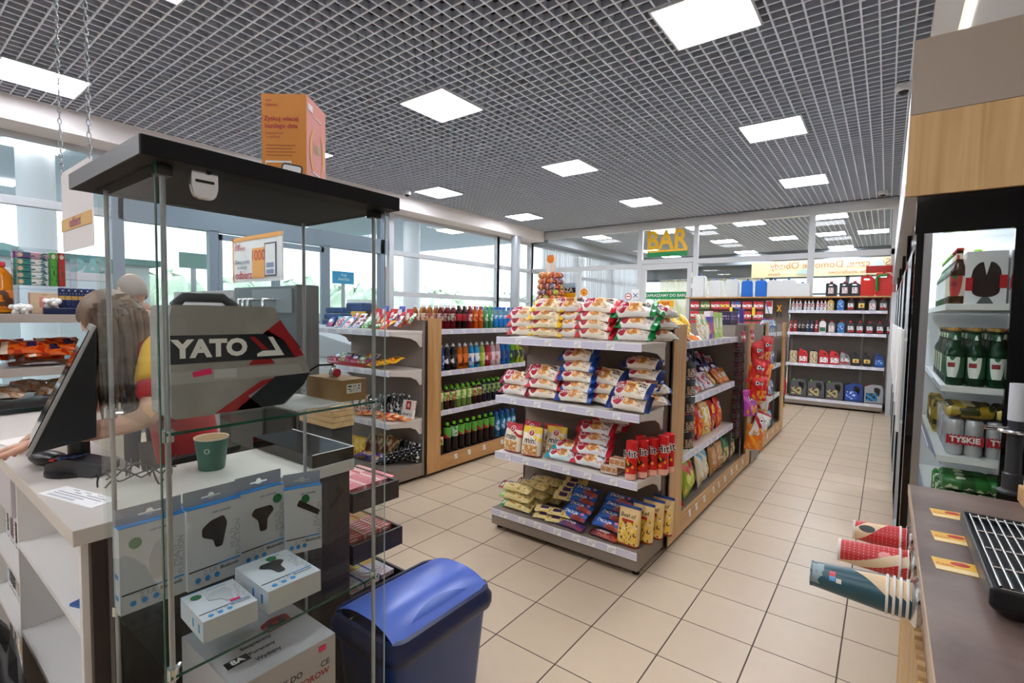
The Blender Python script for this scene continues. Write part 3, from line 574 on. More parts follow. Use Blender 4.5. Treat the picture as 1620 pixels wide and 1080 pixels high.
# ================================================================ SHELVING
def RAILTAGS(par, M, w_, z, n, tw=.05, th=.036, start=.06, y=-.0075, seed=0):
    rr = random.Random(seed); first = None
    for i in range(n):
        x = start+(w_-2*start)*(i+.5)/n+rr.uniform(-.03, .03)
        if first is None:
            mb = MB().box(-tw/2, -.0015, -th/2, tw/2, 0, th/2); o = mb.build('price_tag', M_tag, par); first = o
        else: o = first.copy(); C.objects.link(o); o.parent = par; KIDS.setdefault(par.name, []).append(o)
        o.matrix_local = M @ T(x, y, z-.022) @ RX(-.12)
def shelf(par, M, w_, d_, z, ntags, mat=None, brackets=True, seed=0, thick=.028, rail=True):
    b = MB(M).box(0, 0, z-thick, w_, d_, z-.002); b.box(0, 0, z-.03, w_, .012, z+.004)
    if brackets:
        for x in (0, w_-.004):
            b2 = b; M0 = b.M; b.M = M0 @ T(x, 0, 0) @ RZ(pi/2) @ RX(pi/2)
            b.prism([(0, z-.002), (d_, z-.002), (d_, z-.15), (d_-.03, z-.15), (d_-.07, z-.10), (d_-.14, z-.07), (d_-.25, z-.055), (0, z-.04)], -.004, .0); b.M = M0
    o = b.build('shelf', mat or M_shelf, par, bevel=.0015, seg=1)
    if rail:
        rb = MB(M); rb.add([(0, -.004, z-.045), (w_, -.004, z-.045), (w_, -.002, z+.004), (0, -.002, z+.004), (0, .0, z-.045), (w_, .0, z-.045), (w_, .0, z+.004), (0, .0, z+.004)],
            [(0, 1, 2, 3), (5, 4, 7, 6), (3, 2, 6, 7), (1, 0, 4, 5), (1, 5, 6, 2), (4, 0, 3, 7)], 0, [[(0, 0), (1, 0), (1, 1), (0, 1)]]*6)
        q = rb.build('price_rail', M_rail, o); RAILTAGS(o, M, w_, z, ntags, seed=seed)
    return o
def plinth(par, M, w_, d_, h, ntags, seed=0, feet=True, rail=True):
    b = MB(M).box(.0, .008, .035, w_, d_, h); b.box(-.002, .0, .04, w_+.002, .012, h-.045); b.box(0, -.002, h-.05, w_, .02, h+.004)
    o = b.build('base_plinth', M_taupe, par, bevel=.002)
    if feet:
        for x in (.03, w_-.03):
            f_ = MB(M @ T(x, .06, 0)).lathe([(.022, 0), (.022, .01), (.008, .012), (.008, .04)], 12, 0).build('foot', M_black, par)
    if rail: MB(M).box(0, -.006, h-.048, w_, -.002, h).build('price_rail', M_rail, par); RAILTAGS(par, M, w_, h, ntags, y=-.008, seed=seed, th=.04, tw=.055)
    return o
def perf(par, M, z0, z1): return MB(M).box(-.015, -.004, z0, .015, .0, z1).build('slotted_upright', design('slotted_metal', '2e2b2a', [('c', 1, 60, .3, '9a948e')], .4) if 'slotted_metal' not in _M else _M['slotted_metal'], par)
# --- near gondola: end unit with croissants
EA = empty('end_shelf_unit', (0, 0, 0), label='end shelving unit with croissants and biscuits, facing the camera in mid floor', cat='shelving')
MA = T(-2.22, 2.745, 0); WA = 1.105
plinth(EA, MA, WA, .40, .155, 7, 3)
MB().box(-2.22, 3.145, .035, -1.115, 3.165, 1.46).build('back_panel', M_taupe2, EA)
for z, n, sd in ((.57, 6, 4), (.972, 5, 5), (1.388, 4, 6)): shelf(EA, T(-2.20, 2.745, 0), 1.075, .40, z, n, seed=sd)
# --- near gondola body
def gondola(nm, label, x0, x1, y0, y1, shelves, zt=1.5, pn=.28, pf=.2, ys=None, sides=(1, -1), ntag=9, perfs=()):
    g = empty(nm, (0, 0, 0), label=label, cat='shelving')
    MB().box((x0+x1)/2-.02, y0+.01, .05, (x0+x1)/2+.02, y1-.01, zt-.03).build('back_panel', M_taupe2, g)
    MB().box(x0+.02, y0+.02, .04, x1-.02, y1-.02, .155).build('base_plinth', M_taupe, g, bevel=.003)
    for sd in sides:
        X = x1 if sd > 0 else x0
        MB().box(X-.02*sd, y0, .03, X, y0+pn, zt).build('end_post', M_oak, g, bevel=.002)
        MB().box(X-.02*sd, y1-pf, .03, X, y1, zt).build('end_post', M_oak, g, bevel=.002)
        k = MB().box(X-.018*sd, y0+pn, .03, X-.001*sd, y1-pf, .17).build('kick_board', M_oaky, g, bevel=.002)
        if sd > 0: RAILTAGS(k, T(X, y0+pn, 0) @ RZ(pi/2), (y1-pf)-(y0+pn), .145, ntag, .042, .05, y=-.002, seed=int(y0*7))
        ye = ys if ys else y1-pf
        for z in shelves:
            Mx = (T(X-.025, y0+pn, 0) @ RZ(pi/2)) if sd > 0 else (T(X+.025, ye, 0) @ RZ(-pi/2))
            shelf(g, Mx, ye-(y0+pn), abs(x1-x0)/2-.06, z, 9 if sd > 0 else 3, seed=int(z*10+y0))
    for x, y in perfs: perf(g, T(x, y, 0) @ RZ(pi/2), .1, zt-.02)
    MB().box(x0, y0, .03, x1, y0+.02, zt-.02).build('end_panel', M_taupe2, g); MB().box(x0, y1-.02, .03, x1, y1, zt-.02).build('end_panel', M_taupe2, g)
    return g
GA = gondola('gondola_shelving', 'wooden-framed gondola with crisps and sweets along the main aisle', -2.25, -1.09, 3.17, 5.64, (.56, .958, 1.372), ys=5.02, perfs=[(-1.11, 5.25)])
MB().box(-1.66, 5.02, .17, -1.14, 5.04, 1.48).build('divider_panel', M_taupe2, GA)
# --- gondola B at the left: end unit and drinks side
EB = empty('end_shelf_unit', (0, 0, 0), label='end shelving unit with sweets and bars at the left, facing the camera', cat='shelving')
plinth(EB, T(-4.5, 2.78, 0), 1.1, .38, .155, 0, rail=False)
MB().box(-4.5, 3.165, .035, -3.4, 3.185, 1.46).build('back_panel', M_taupe2, EB)
for z, n, sd in ((.575, 6, 14), (1.035, 5, 15), (1.385, 5, 16)): shelf(EB, T(-4.49, 2.78, 0), 1.08, .385, z, n, seed=sd)
GB = gondola('gondola_shelving', 'wooden-framed gondola filled with drink bottles at the left', -4.5, -3.39, 3.19, 5.2, (.60, .985, 1.392), pn=.2, ntag=6)
# --- gondola C behind A
GC = gondola('gondola_shelving', 'far wooden-framed gondola with car care bottles further down the aisle', -2.25, -1.1, 6.25, 7.75, (.56, .958, 1.372), pn=.2, ntag=3, sides=(1,), perfs=[(-1.12, 7.1), (-1.12, 6.5)])
EC = empty('end_shelf_unit', (0, 0, 0), label='grey end unit behind the hanging crisps at the far end of the near gondola', cat='shelving')
MB().box(-2.2, 5.66, .035, -1.08, 6.05, .155).build('base_plinth', M_taupe, EC, bevel=.003)
MB().lathe([(.02, 0), (.02, .04)], 10, 0, -1.12, 5.72).build('foot', M_black, EC)
MB().box(-2.2, 5.66, .155, -1.3, 5.68, 1.45).build('back_panel', M_taupe2, EC)
# ================================================================ GOODS ON THE NEAR END UNIT
def stack(K, x, y, z, n, desc, where, tilt=-50, pitch=.055, jit=.012, rz=0, group=None, order=True):
    for i in range(n):
        lb = '%s %s, %s' % (desc, ('%s layer' % LAY[i] if n > 1 else 'lying on the shelf'), where)
        K.put((x+rnd(-jit, jit), y+rnd(-.008, .008)+i*.004, z+.012+i*pitch), (R(tilt)+rnd(-.08, .08), rnd(-.05, .05), rz+rnd(-.12, .12)), (1.08, 1.14, 1.16), lb, group)
ZA = (.157, .575, .977, 1.393); yA = 2.79
# top shelf
TS_ = 'top croissant shelf'
stack(K_red, -2.02, yA+.01, ZA[3], 3, 'cream croissant pack with red ends', 'leftmost pile, '+TS_); stack(K_yel, -1.83, yA, ZA[3], 4, 'croissant pack with yellow ends', 'second pile, '+TS_)
stack(K_maroon, -1.66, yA+.02, ZA[3], 4, 'croissant pack with dark red ends', 'third pile, '+TS_); stack(K_red, -1.46, yA-.01, ZA[3], 4, 'croissant pack with bright red ends', 'fourth pile, '+TS_, pitch=.055)
stack(K_green, -1.21, yA-.01, ZA[3], 3, 'croissant pack with dark green ends', 'right pile, '+TS_, pitch=.068)
for i in range(3): K_green.put((-1.06+i*.008, 2.95+.02*i, ZA[3]+.02+i*.07), (R(-60), 0, R(68+8*i)), 1, 'green ended croissant pack turned sideways, %s of three at the right shelf end' % LAY[i])
for i, x in enumerate((-1.95, -1.72, -1.5, -1.28)): (K_yel, K_red, K_red, K_green)[i].put((x, 2.98, ZA[3]+.15), (R(-75), 0, rnd(-.2, .2)), 1, 'croissant pack resting at the back, %s from left, %s' % (ORD[i], TS_))
# second shelf
SS_ = 'second croissant shelf'
stack(K_maroon, -2.08, yA, ZA[2], 2, 'croissant pack with maroon ends', 'leftmost pile, '+SS_, pitch=.066); stack(K_red, -1.85, yA, ZA[2], 3, 'croissant pack with red ends', 'second pile, '+SS_, pitch=.06)
K_maroon.put((-1.98, 2.98, ZA[2]+.14), (R(-60), 0, .25), 1, 'maroon ended croissant pack behind the left piles, second shelf of the croissant unit')
K_maroon.put((-1.75, 2.98, ZA[2]+.16), (R(-60), 0, -.3), 1, 'maroon ended croissant pack further right behind the piles, second croissant shelf')
stack(K_blue, -1.60, yA+.01, ZA[2], 5, 'croissant pack with bright blue ends', 'middle pile, '+SS_, pitch=.066)
stack(K_navy, -1.22, yA-.02, ZA[2], 2, 'croissant pack with navy ends', 'front right pile, '+SS_, pitch=.07); stack(K_navy, -1.42, yA+.06, ZA[2], 3, 'croissant pack with navy ends', 'pile right of the bright blue one', pitch=.064, rz=-.15)

for i in range(3): K_navy.put((-1.22+rnd(-.02, .02), 2.93, ZA[2]+.12+i*.065), (R(-62), 0, rnd(-.1, .1)), 1, 'navy ended croissant pack in the %s layer at the back right, %s' % (LAY[i], SS_))
for i in range(2): K_navy.put((-1.10, 2.92+.03*i, ZA[2]+.03+i*.07), (R(-58), 0, R(60)), 1, 'navy ended croissant pack turned sideways, %s of two at the right shelf edge' % ('lower', 'upper')[i])
# third shelf
US_ = 'third croissant shelf'
for i, (K, x, y, a) in enumerate(((K_minir, -2.1, yA, -.1), (K_miniy, -1.93, yA-.01, .05), (K_minir, -2.04, yA+.14, -.1), (K_minir, -1.86, yA+.15, .1), (K_miniy, -1.80, yA+.10, .15))):
    K.put((x, y+.03, ZA[1]), (R(-8), 0, a), 1, ('cream mini croissant bag with %s top, %s' % (('red', 'yellow', 'red', 'red', 'yellow')[i], ('front left corner', 'front, second from left', 'behind the front left one', 'behind the yellow one', 'half hidden at the right')[i])))
for i in range(2): K_teal.put((-1.70+.02*i, yA+.02+.05*i, ZA[1]+.012+i*.05), (R(-64), 0, .06), 1, '%s croissant pack with teal ends beside the mini bags' % ('lower', 'upper')[i])
for i in range(4): K_white.put((-1.50+rnd(-.015, .015), yA+.01+.035*i, ZA[1]+.015+i*.062), (R(-55), 0, rnd(-.1, .1)), 1, 'silver white croissant pack with red ends in the %s layer, middle of the third shelf' % LAY[i])
for i in range(2): K_white.put((-1.46+.05*i, yA+.2, ZA[1]+.22+i*.05), (R(-70), 0, .1+.1*i), 1, '%s white croissant pack at the back of the white pile' % ('lower', 'upper')[i])
for i in range(3): K_tart.put((-1.33+.055*(i % 2), yA-.01+.04*(i // 2), ZA[1]+.001+.052*(i % 2)), (0, 0, rnd(-.1, .1)), 1, '%s small cake tray left of the red biscuit rolls' % ORD[i])
for i, (x, y) in enumerate(((-1.185, yA-.01), (-1.15, yA+.07), (-1.20, yA+.16), (-1.12, yA+.15))): K_hit.put((x, y, ZA[1]), (R(-4), 0, rnd(-.15, .15)), 1, 'red biscuit roll standing upright, %s from the front of the right end' % ORD[i])
K_hit.put((-1.07, yA+.20, ZA[1]), (R(-4), 0, .3), 1.05, 'red biscuit roll farthest right on the third croissant shelf'); K_hit.put((-1.06, yA+.28, ZA[1]), (R(-4), 0, .3), 1.05, 'red biscuit roll at the very back right of the third croissant shelf')
# bottom
BS_ = 'bottom of the croissant unit'
for j, y in enumerate((yA+.0, yA+.13, yA+.26)):
    for i, K in enumerate((K_wg, K_wl, K_wr)):
        K.put((-2.06+.04*j+rnd(-.01, .01), y, ZA[0]+.012+i*.064), (R(-68), 0, .0+rnd(-.05, .05)), 1, 'long cream biscuit pack, %s layer, %s row from front, bottom left' % (LAY[i], ORD[j]))
for j in range(2):
    for i in range(2): K_ybar.put((-1.80+.1*j, yA-.01+.02*i, ZA[0]+.01+i*.04), (R(-72), 0, .15), 1, 'flat yellow biscuit pack, %s in the %s pair left of the blue packs' % (('lower', 'upper')[i], ('left', 'right')[j]))
for j in range(4): K_ybar.put((-1.72, yA+.12+.05*j, ZA[0]+.12+.02*j), (R(-50), 0, .1), 1, 'yellow biscuit pack leaning at the back, %s from the front' % ORD[j])
for j, (x, d0) in enumerate(((-1.60, 0), (-1.36, 1))):
    nm_ = ('left', 'right')[j]
    (K_delip, K_delir)[j].put((x, yA-.02, ZA[0]+.01), (R(-74), 0, -.12), 1, '%s jaffa cake pack lying lowest in the %s pile' % (('purple', 'dark red')[j], nm_))
    for i in range(4): K_deli.put((x+rnd(-.01, .01)+.005*i, yA+.03+.045*i, ZA[0]+.05+i*.043), (R(-52), 0, -.1+rnd(-.05, .05)), 1, 'blue jaffa cake pack, number %s upward in the %s pile' % (('one', 'two', 'three', 'four')[i], nm_))
for i, (x, y) in enumerate(((-1.20, yA-.0), (-1.155, yA+.10), (-1.13, yA+.20), (-1.10, yA+.29))): K_best.put((x, y+.02, ZA[0]), (R(-6), 0, -.05), 1, 'standing bag of biscuit mix with blue top, %s from the front at bottom right' % ORD[i])
# ================================================================ GOODS ON THE AISLE SIDE
def side(K, y, z, label, x=-1.16, lean=-10, rz=0, sc=1, group=None, rx=None):
    K.put((x, y, z), (R(lean), 0, pi/2+rz), sc, label, group)
AS_ = 'aisle side of the near gondola'
for i, y in enumerate((3.52, 3.66, 3.80, 3.93)): side(K_ylsw, y, 1.375+(.05 if i % 2 else 0), 'bright yellow sweets bag, %s from the wooden post, top shelf, aisle side' % ORD[i], x=-1.19-.03*(i % 2), lean=-30, rz=rnd(-.2, .2))
for i, y in enumerate((3.58, 3.74, 3.88)): side(W2[2 if i == 0 else 4], y, 1.375, 'small %s bag lying in front of the yellow bags, %s' % (('blue', 'orange', 'orange')[i], ORD[i]), x=-1.15, lean=-60, rz=rnd(-.3, .3))
for i, y in enumerate((4.07, 4.2)): side(K_crsw, y, 1.375, 'cream and green sweets bag, %s after the yellow bags' % ORD[i], lean=-14, rz=.1)
for i, y in enumerate((4.02, 3.7)): side(K_grsw, y, 1.42, 'white and green bag at the back of the top shelf, %s' % ('far', 'near')[i], x=-1.40, lean=-18)
side(W2[1], 3.55, 1.42, 'red bag at the back of the top shelf near the post', x=-1.38, lean=-40, sc=1.2); side(W2[1], 3.9, 1.42, 'red bag at the back of the top shelf, middle', x=-1.40, lean=-40, sc=1.2)
m = design('purple_box', '5a48a8', [('n', 0, 0, 1, .6, 3, .5, 'e86a5a'), ('v', .8, 1.1, 'f0e8f0')], .4); m2 = design('lime_box', 'a8cc5c', [('n', 0, 0, 1, .6, 3, .5, 'e8e8b0'), ('e', .5, .6, .3, .2, 'f4f4f0')], .4); m3 = design('dark_box', '2c2440', [('p', .1, .3, .9, .7, 5, 12, 'a890c8')], .35)
KX1 = boxpack('purple_carton', 'carton', .10, .05, .23, m); KX2 = boxpack('lime_carton', 'carton', .10, .05, .22, m2); KX3 = boxpack('dark_carton', 'carton', .3, .12, .13, m3)
side(KX1, 4.34, 1.375, 'purple carton standing on the top shelf, aisle side', lean=-4); side(KX2, 4.50, 1.375, 'lime green carton beside the purple one on the top shelf', lean=-4); side(KX2, 4.62, 1.375, 'lime green carton, far one of the two on the top shelf', lean=-4)
side(KX3, 5.22, 1.482, 'dark purple carton on top of the far end of the near gondola', x=-1.2, lean=0); 
KX4 = boxpack('violet_carton', 'carton', .14, .06, .2, P('violet_card', '5346a0', .4)); side(KX4, 5.46, 1.502, 'violet carton standing on top of the far gondola post', x=-1.16, lean=-3, rz=.2, sc=.7)
k = 0
for r_, (n, x0, zz, ln) in enumerate(((12, -1.165, 0, -38), (12, -1.23, .045, -34), (11, -1.30, .09, -30), (11, -1.38, .13, -26))):
    for i in range(n):
        y = 3.56+i*(1.42/n)+r_*.04; idx = (0, 1, 8, 0, 6, 2, 0, 0, 5, 2, 5, 5)[(i+r_) % 12] if r_ else (3, 3, 8, 0, 1, 8, 6, 0, 3, 4, 4, 4)[i]
        side(W2[idx], y, .962+zz, 'small sweets bag, %s from the wooden post, %s row of the second aisle shelf' % (ORD[i], ('front', 'second', 'third', 'back')[r_]), x=x0, lean=ln, rz=rnd(-.5, .5)); k += 1
for i, (K, y, l_) in enumerate(((K_chyel, 3.52, 'yellow'), (K_chgr, 3.78, 'green'), (K_lays, 3.98, 'red'), (K_chox, 4.17, 'orange red'), (K_chyel, 4.36, 'golden yellow'), (K_lays, 4.55, 'bright red'), (K_chox, 4.74, 'red and orange'))):
    side(K, y, .562, '%s crisp bag, %s from the post on the third aisle shelf' % (l_, ORD[i]), x=-1.19, lean=-10, rz=rnd(-.15, .15))
for i, y in enumerate((4.0, 4.25, 4.5, 4.7)): side((K_chox, K_lays, K_lays, K_chox)[i], y, .62, 'red crisp bag in the second row of the third aisle shelf, %s' % ORD[i], x=-1.36, lean=-8, rz=rnd(-.1, .1))
for i, (K, y, l_, ln, x) in enumerate(((K_chpk, 3.54, 'red and white', -38, -1.13), (K_chox, 3.62, 'red', -8, -1.28), (K_chlime, 3.82, 'lime green', -8, -1.17), (K_chlime, 3.96, 'lime and red', -10, -1.19), (K_chbei, 4.16, 'pale beige', -8, -1.17), (K_chbei, 4.32, 'cream', -12, -1.18), (K_chbr, 4.52, 'brown', -6, -1.17), (K_chbr, 4.72, 'light brown', -8, -1.17), (K_chgrn2, 4.93, 'dark green', -6, -1.17), (K_chgrn2, 5.16, 'green and tan', -6, -1.17))):
    side(K, y, .175, '%s snack bag, %s from the wooden post on the bottom aisle level' % (l_, ORD[i]), x=x, lean=ln, rz=rnd(-.12, .12), sc=1.02)
# hanging strip of nut packs beside the near post
m = design('nut_pack', '241f1d', [('n', .12, .08, .88, .6, 7, .42, 'b89c80'), ('n', .12, .08, .88, .6, 12, .58, '6e4c34')], .3)
K_nut = BK('nut_pack', 'nut pack', .10, .12, .03, m, 'pillow', 'v', seed=101, crump=.003, nu=8, nv=8)
for i in range(5): side(K_nut, 3.53, .62+i*.125, 'dark nut pack on the hanging strip by the near post, %s from the bottom' % ORD[i], x=-1.085+.0, lean=2, rz=-.5)
o = MB().box(-1.10, 3.585, .6, -1.095, 3.60, 1.33).build('hanging_strip', M_black); tag(o, 'black hanging strip with nut packs beside the near wooden post', 'hanging strip')
# black hanging net of blister cards and crisp clip strip at the far post
m = design('black_card', '1b1719', [('p', .15, .2, .85, .5, 5, 7, '6a5a5c'), ('r', .1, .62, .9, .85, '5e1f2a')], .4)
K_card = boxpack('black_blister_card', 'hanging card', .14, .035, .115, m)
for i in range(10): side(K_card, 5.02, .42+i*.088, 'black blister card on the rack beside the clipped crisps, %s from the bottom' % ORD[i], x=-1.07, lean=-8, rz=-.12)
m = design('red_card', 'b0203a', [('r', .2, .3, .8, .6, 'f0dfe2')], .4); K_rc = boxpack('red_blister_card', 'hanging card', .12, .012, .1, m); 
side(K_rc, 5.02, 1.33, 'red blister card at the top of the black rack', x=-1.05); side(K_rc, 5.3, 1.34, 'red blister card above the clipped crisps', x=-1.03)
o = MB().box(-1.05, 5.30, .45, -1.045, 5.315, 1.42).build('clip_strip', M_white); tag(o, 'thin clip strip carrying the hanging crisp bags at the far gondola post', 'clip strip')
hang = [(K_dorr, 5.16, 1.10, 'red'), (K_dorr, 5.30, 1.14, 'bright red'), (K_dorr, 5.10, .93, 'red leaning'), (K_doro, 5.22, .86, 'orange'), (K_doro, 5.36, .88, 'orange and gold'), (K_doro, 5.25, .72, 'orange red'), (K_dorp, 5.08, .63, 'purple'), (K_dorw, 5.14, .42, 'white and red'), (K_dorr, 5.34, .50, 'dark red'), (K_dorr, 5.24, .30, 'red lowest'), (K_dorr, 5.40, .66, 'red middle'), (K_doro, 5.4, .36, 'small orange'), (K_dorr, 5.10, .78, 'deep red'), (K_doro, 5.14, .30, 'orange and red'), (K_dorr, 5.38, 1.0, 'scarlet'), (K_dorw, 5.30, .58, 'white striped')]
for i, (K, y, z, l_) in enumerate(hang): K.put((-.97+rnd(-.03, .03), y, z), (rnd(-.15, .15), rnd(-.4, .4), pi/2-.65+rnd(-.35, .35)), .95, '%s triangle crisp bag clipped to the hanging strip, %s down the list' % (l_, ORD[i]) if 0 else '%s crisp bag on the clip strip at the far post, %s hung' % (l_, ORD[i]))
p = at(924, 470, 'y', 3.12); b = MB(T(p.x, 3.12, p.z+.035) @ FACE_mY)
b.prism([(.036*cos(k*pi/12), .040*sin(k*pi/12)) for k in range(24)], 0, .003, 0)
sh_ = [(.026*cos(a_)*(1+.06*(k % 2)), .026*sin(a_)*(1+.06*(k % 2))-.002) for k, a_ in enumerate([(-35+250*i/14)*pi/180 for i in range(15)])]+[(-.010, -.022), (-.010, -.028), (.010, -.028), (.010, -.022)]
b.prism(sh_, .003, .004, 1); b.prism([(x*.84, y*.84) for x, y in sh_], .004, .005, 2)
for k in range(5): a_ = (30+30*k)*pi/180; b.prism([(-.0012, -.018), (.0012, -.018), (.021*cos(a_)+.001, .021*sin(a_)), (.021*cos(a_)-.001, .021*sin(a_))], .005, .0055, 1)
b.box(-.004, -.09, -.002, .004, -.03, .002, 0)
tag(b.build('round_topper_sign', [M_white_ink, P('shell_red', 'd22a1e', .4), P('shell_yellow', 'fbc81e', .4)]), 'small round white sign with a yellow and red scallop emblem on the croissant unit', 'sign')
pa_, pb_ = at(880, 448, 'y', 3.2), at(910, 482, 'y', 3.2); b = MB().box(pa_.x, 3.2, pb_.z, pb_.x, 3.204, pa_.z, 0); hz_ = pa_.z-pb_.z
b.box(pa_.x, 3.198, pb_.z+.55*hz_, pb_.x, 3.2, pb_.z+.78*hz_, 1).box(pa_.x, 3.198, pb_.z+.28*hz_, pb_.x, 3.2, pb_.z+.55*hz_, 2); b.text('5 AZA', T((pa_.x+pb_.x)/2, 3.196, pb_.z+.665*hz_) @ FACE_mY, .045, 3, .02)
o = b.build('promo_card', [P('card_paleblue', 'a9cbe0', .5), M_dark, M_yel_ink, M_white_ink]); tag(o, 'blue, black and yellow promotional card behind the lollipop tree', 'card')
# lollipop tree on top of the end unit
lt = empty('lollipop_stand', (at(870, 490, 'y', 3.05).x, 3.05, 1.46), label='lollipop tree covered in round lollipops on top of the croissant unit', cat='lollipop stand')
MB().lathe([(.09, -.066), (.09, -.056), (.015, -.046), (.012, .46)], 16, 0).build('stem', M_white, lt)
k0 = MB().prism([(-.035, .40), (.035, .40), (.04, .47), (.02, .52), (-.02, .52), (-.04, .47)], -.004, .004); 
for v in range(len(k0.v)): x, y, z = k0.v[v]; k0.v[v] = Vector((x, z, y))
k0.build('topper_card', design('topper', 'f2e6d6', [('e', .5, .8, .4, .3, 'f0861c')], .5), lt)
cl = ['c8602a', 'b03a2c', 'd8862c', '8f4a5c', '9aa836', 'c2442c', '70688c', 'd06a34']; Ls = []
for i, c_ in enumerate(cl):
    mm_ = design('lolly_%d' % i, c_, [('n', 0, 0, 1, 1, 4, .54, 'f0c8a0')], .2); Ls.append(MB().sphere((0, 0, 0), .0225, 0, 12, 8).tube([(0, .0, 0), (0, .05, -.0)], .002, 5, 1).build('lollipop', [mm_, M_white], None, smooth=60))
for j in range(8):
    for i in range(11):
        th = i*2*pi/11+j*.3; r_ = .078+.018*(j < 3); s_ = Ls[0 if i+j == 0 else (i*3+j*5) % 8]
        src = s_; o = src if not src.get('u') else src.copy()
        if src.get('u'): C.objects.link(o)
        src['u'] = 1; o.parent = lt; r_ *= 1.15-.035*j; o.location = (r_*cos(th), r_*sin(th), .085+j*.041); o.rotation_euler = (0, 0, th+pi/2)
for s_ in bpy.data.objects:
    if 'u' in s_: del s_['u']
# ================================================================ BOTTLES
def bottle_kind(nm, cat, H, r, liq, cap, lab, prof='pet', lab2=None, texts=(), fill=1.0, op=.55, labz=(.35, .66)):
    def fn(n):
        z0, z1 = labz[0]*H, labz[1]*H
        if prof == 'pet': pf = [(r*.7, 0), (r*.95, H*.03), (r, H*.08), (r*.97, z0-.002), (r*1.005, z0), (r*1.005, z1), (r*.98, z1+.002), (r*.93, H*.74), (r*.6, H*.84), (r*.34, H*.90), (r*.34, H*.93)]; lm = 5-1
        elif prof == 'sport': pf = [(r*.75, 0), (r, H*.03), (r, H*.25), (r*.9, z0-.002), (r*1.0, z0), (r*1.0, z1), (r*.95, z1+.003), (r*.9, H*.72), (r*.75, H*.8), (r*.45, H*.86), (r*.42, H*.9)]; lm = 4
        else: pf = [(r*.8, 0), (r, H*.02), (r, H*.1), (r*1.0, z0-.001), (r*1.01, z0), (r*1.01, z1), (r, z1+.001), (r*.92, H*.62), (r*.45, H*.76), (r*.38, H*.9), (r*.42, H*.94)]; lm = 4
        ms = [0]*(len(pf)-1); ms[lm] = 1
        b = MB().lathe(pf, 14, ms); mats = [liq, lab]
        for s_, z, sz, mt in texts:
            if mt not in mats: mats.append(mt)
            b.text(s_, Matrix(), sz, mats.index(mt), .02, 1, lambda x, y, z=z: (r*1.03*sin(x/r), -r*1.03*cos(x/r), z*H+y))
        o = b.build(n, mats, smooth=45)
        rc = r*(.46 if prof != 'sport' else .5); MB().lathe([(rc, H*.905), (rc, H*.985), (rc*.9, H), (0, H)] if prof != 'sport' else [(rc, H*.88), (rc, H*.94), (rc*.5, H*.95), (rc*.45, H), (0, H)], 10, 0, cap=False).build('cap', cap, o, smooth=40)
        return o
    return Kind(nm, cat, fn)
def cp_(n, c): return P('cap_'+n, c, .35)
c_grn, c_wht, c_red, c_blu, c_blk, c_trn = cp_('green', '6cc81e'), cp_('white', 'eeeeee'), cp_('red', 'c01c22'), cp_('blue', '1f58b8'), cp_('black', '17171a'), cp_('clear', 'cfd4d8')
lab = lambda n, b, *ly: design('label_'+n, b, list(ly), .4)
K_tea = bottle_kind('juice_bottle', 'drink bottle', .235, .031, liquid('liq_tea', 'c77a38'), c_wht, lab('tea', 'e6dcc0', ('n', 0, 0, 1, 1, 5, .5, 'b03a2e')))
K_juice = bottle_kind('juice_bottle', 'drink bottle', .235, .031, liquid('liq_juice', '8a2230'), c_wht, lab('juice', 'c9c6b2', ('n', 0, 0, 1, 1, 5, .5, '7a2330')))
K_jamb = bottle_kind('juice_bottle', 'drink bottle', .235, .031, liquid('liq_amb', 'd89038'), c_wht, lab('amb', 'e2cfa8', ('n', 0, 0, 1, 1, 5, .5, 'c0504c')))
K_cola = bottle_kind('cola_bottle', 'drink bottle', .235, .032, liquid('liq_cola', '2a1210', .3), c_blk, lab('cola', '1e1a22', ('e', .5, .5, .3, .4, 'b8202c'), ('e', .0, .5, .2, .3, '6fae3c')))
K_cher = bottle_kind('soda_bottle', 'drink bottle', .235, .032, liquid('liq_cher', '8a1822', .3), c_red, lab('cher', 'c4303a', ('n', 0, 0, 1, 1, 5, .5, 'e8c8c0')))
K_oran = bottle_kind('soda_bottle', 'drink bottle', .235, .032, liquid('liq_oran', 'e2601a', .3), c_red, lab('oran', 'c9322a', ('n', 0, 0, 1, 1, 5, .5, 'f0a040')))
K_spr = bottle_kind('lime_soda_bottle', 'drink bottle', .24, .032, liquid('liq_spr', '6fc98a'), c_grn, lab('spr', '1b9a50', ('n', 0, 0, 1, 1, 5, .5, 'e8f0e0')))
K_wat = bottle_kind('water_bottle', 'drink bottle', .235, .031, liquid('liq_wat', 'a6d4ea', .7), c_blu, lab('wat', '2c9be0', ('v', .0, .55, '1f86d8'), ('n', 0, .5, 1, 1, 5, .5, 'e8f4fa')), labz=(.08, .62))
K_watp = bottle_kind('water_bottle', 'drink bottle', .235, .031, liquid('liq_watp', 'ecc6cc', .7), cp_('pink', 'e88c9c'), lab('watp', 'f0d6da', ('n', 0, 0, 1, 1, 5, .5, 'd8485c')))
def sp(n, liq, lb, l2): return bottle_kind('sports_drink_bottle', 'sports drink bottle', .265, .036, liquid('liq_sp'+n, liq, .4), c_trn, lab('sp'+n, lb, ('n', .0, .15, 1, .85, 4, .55, l2)), 'sport', labz=(.12, .58))
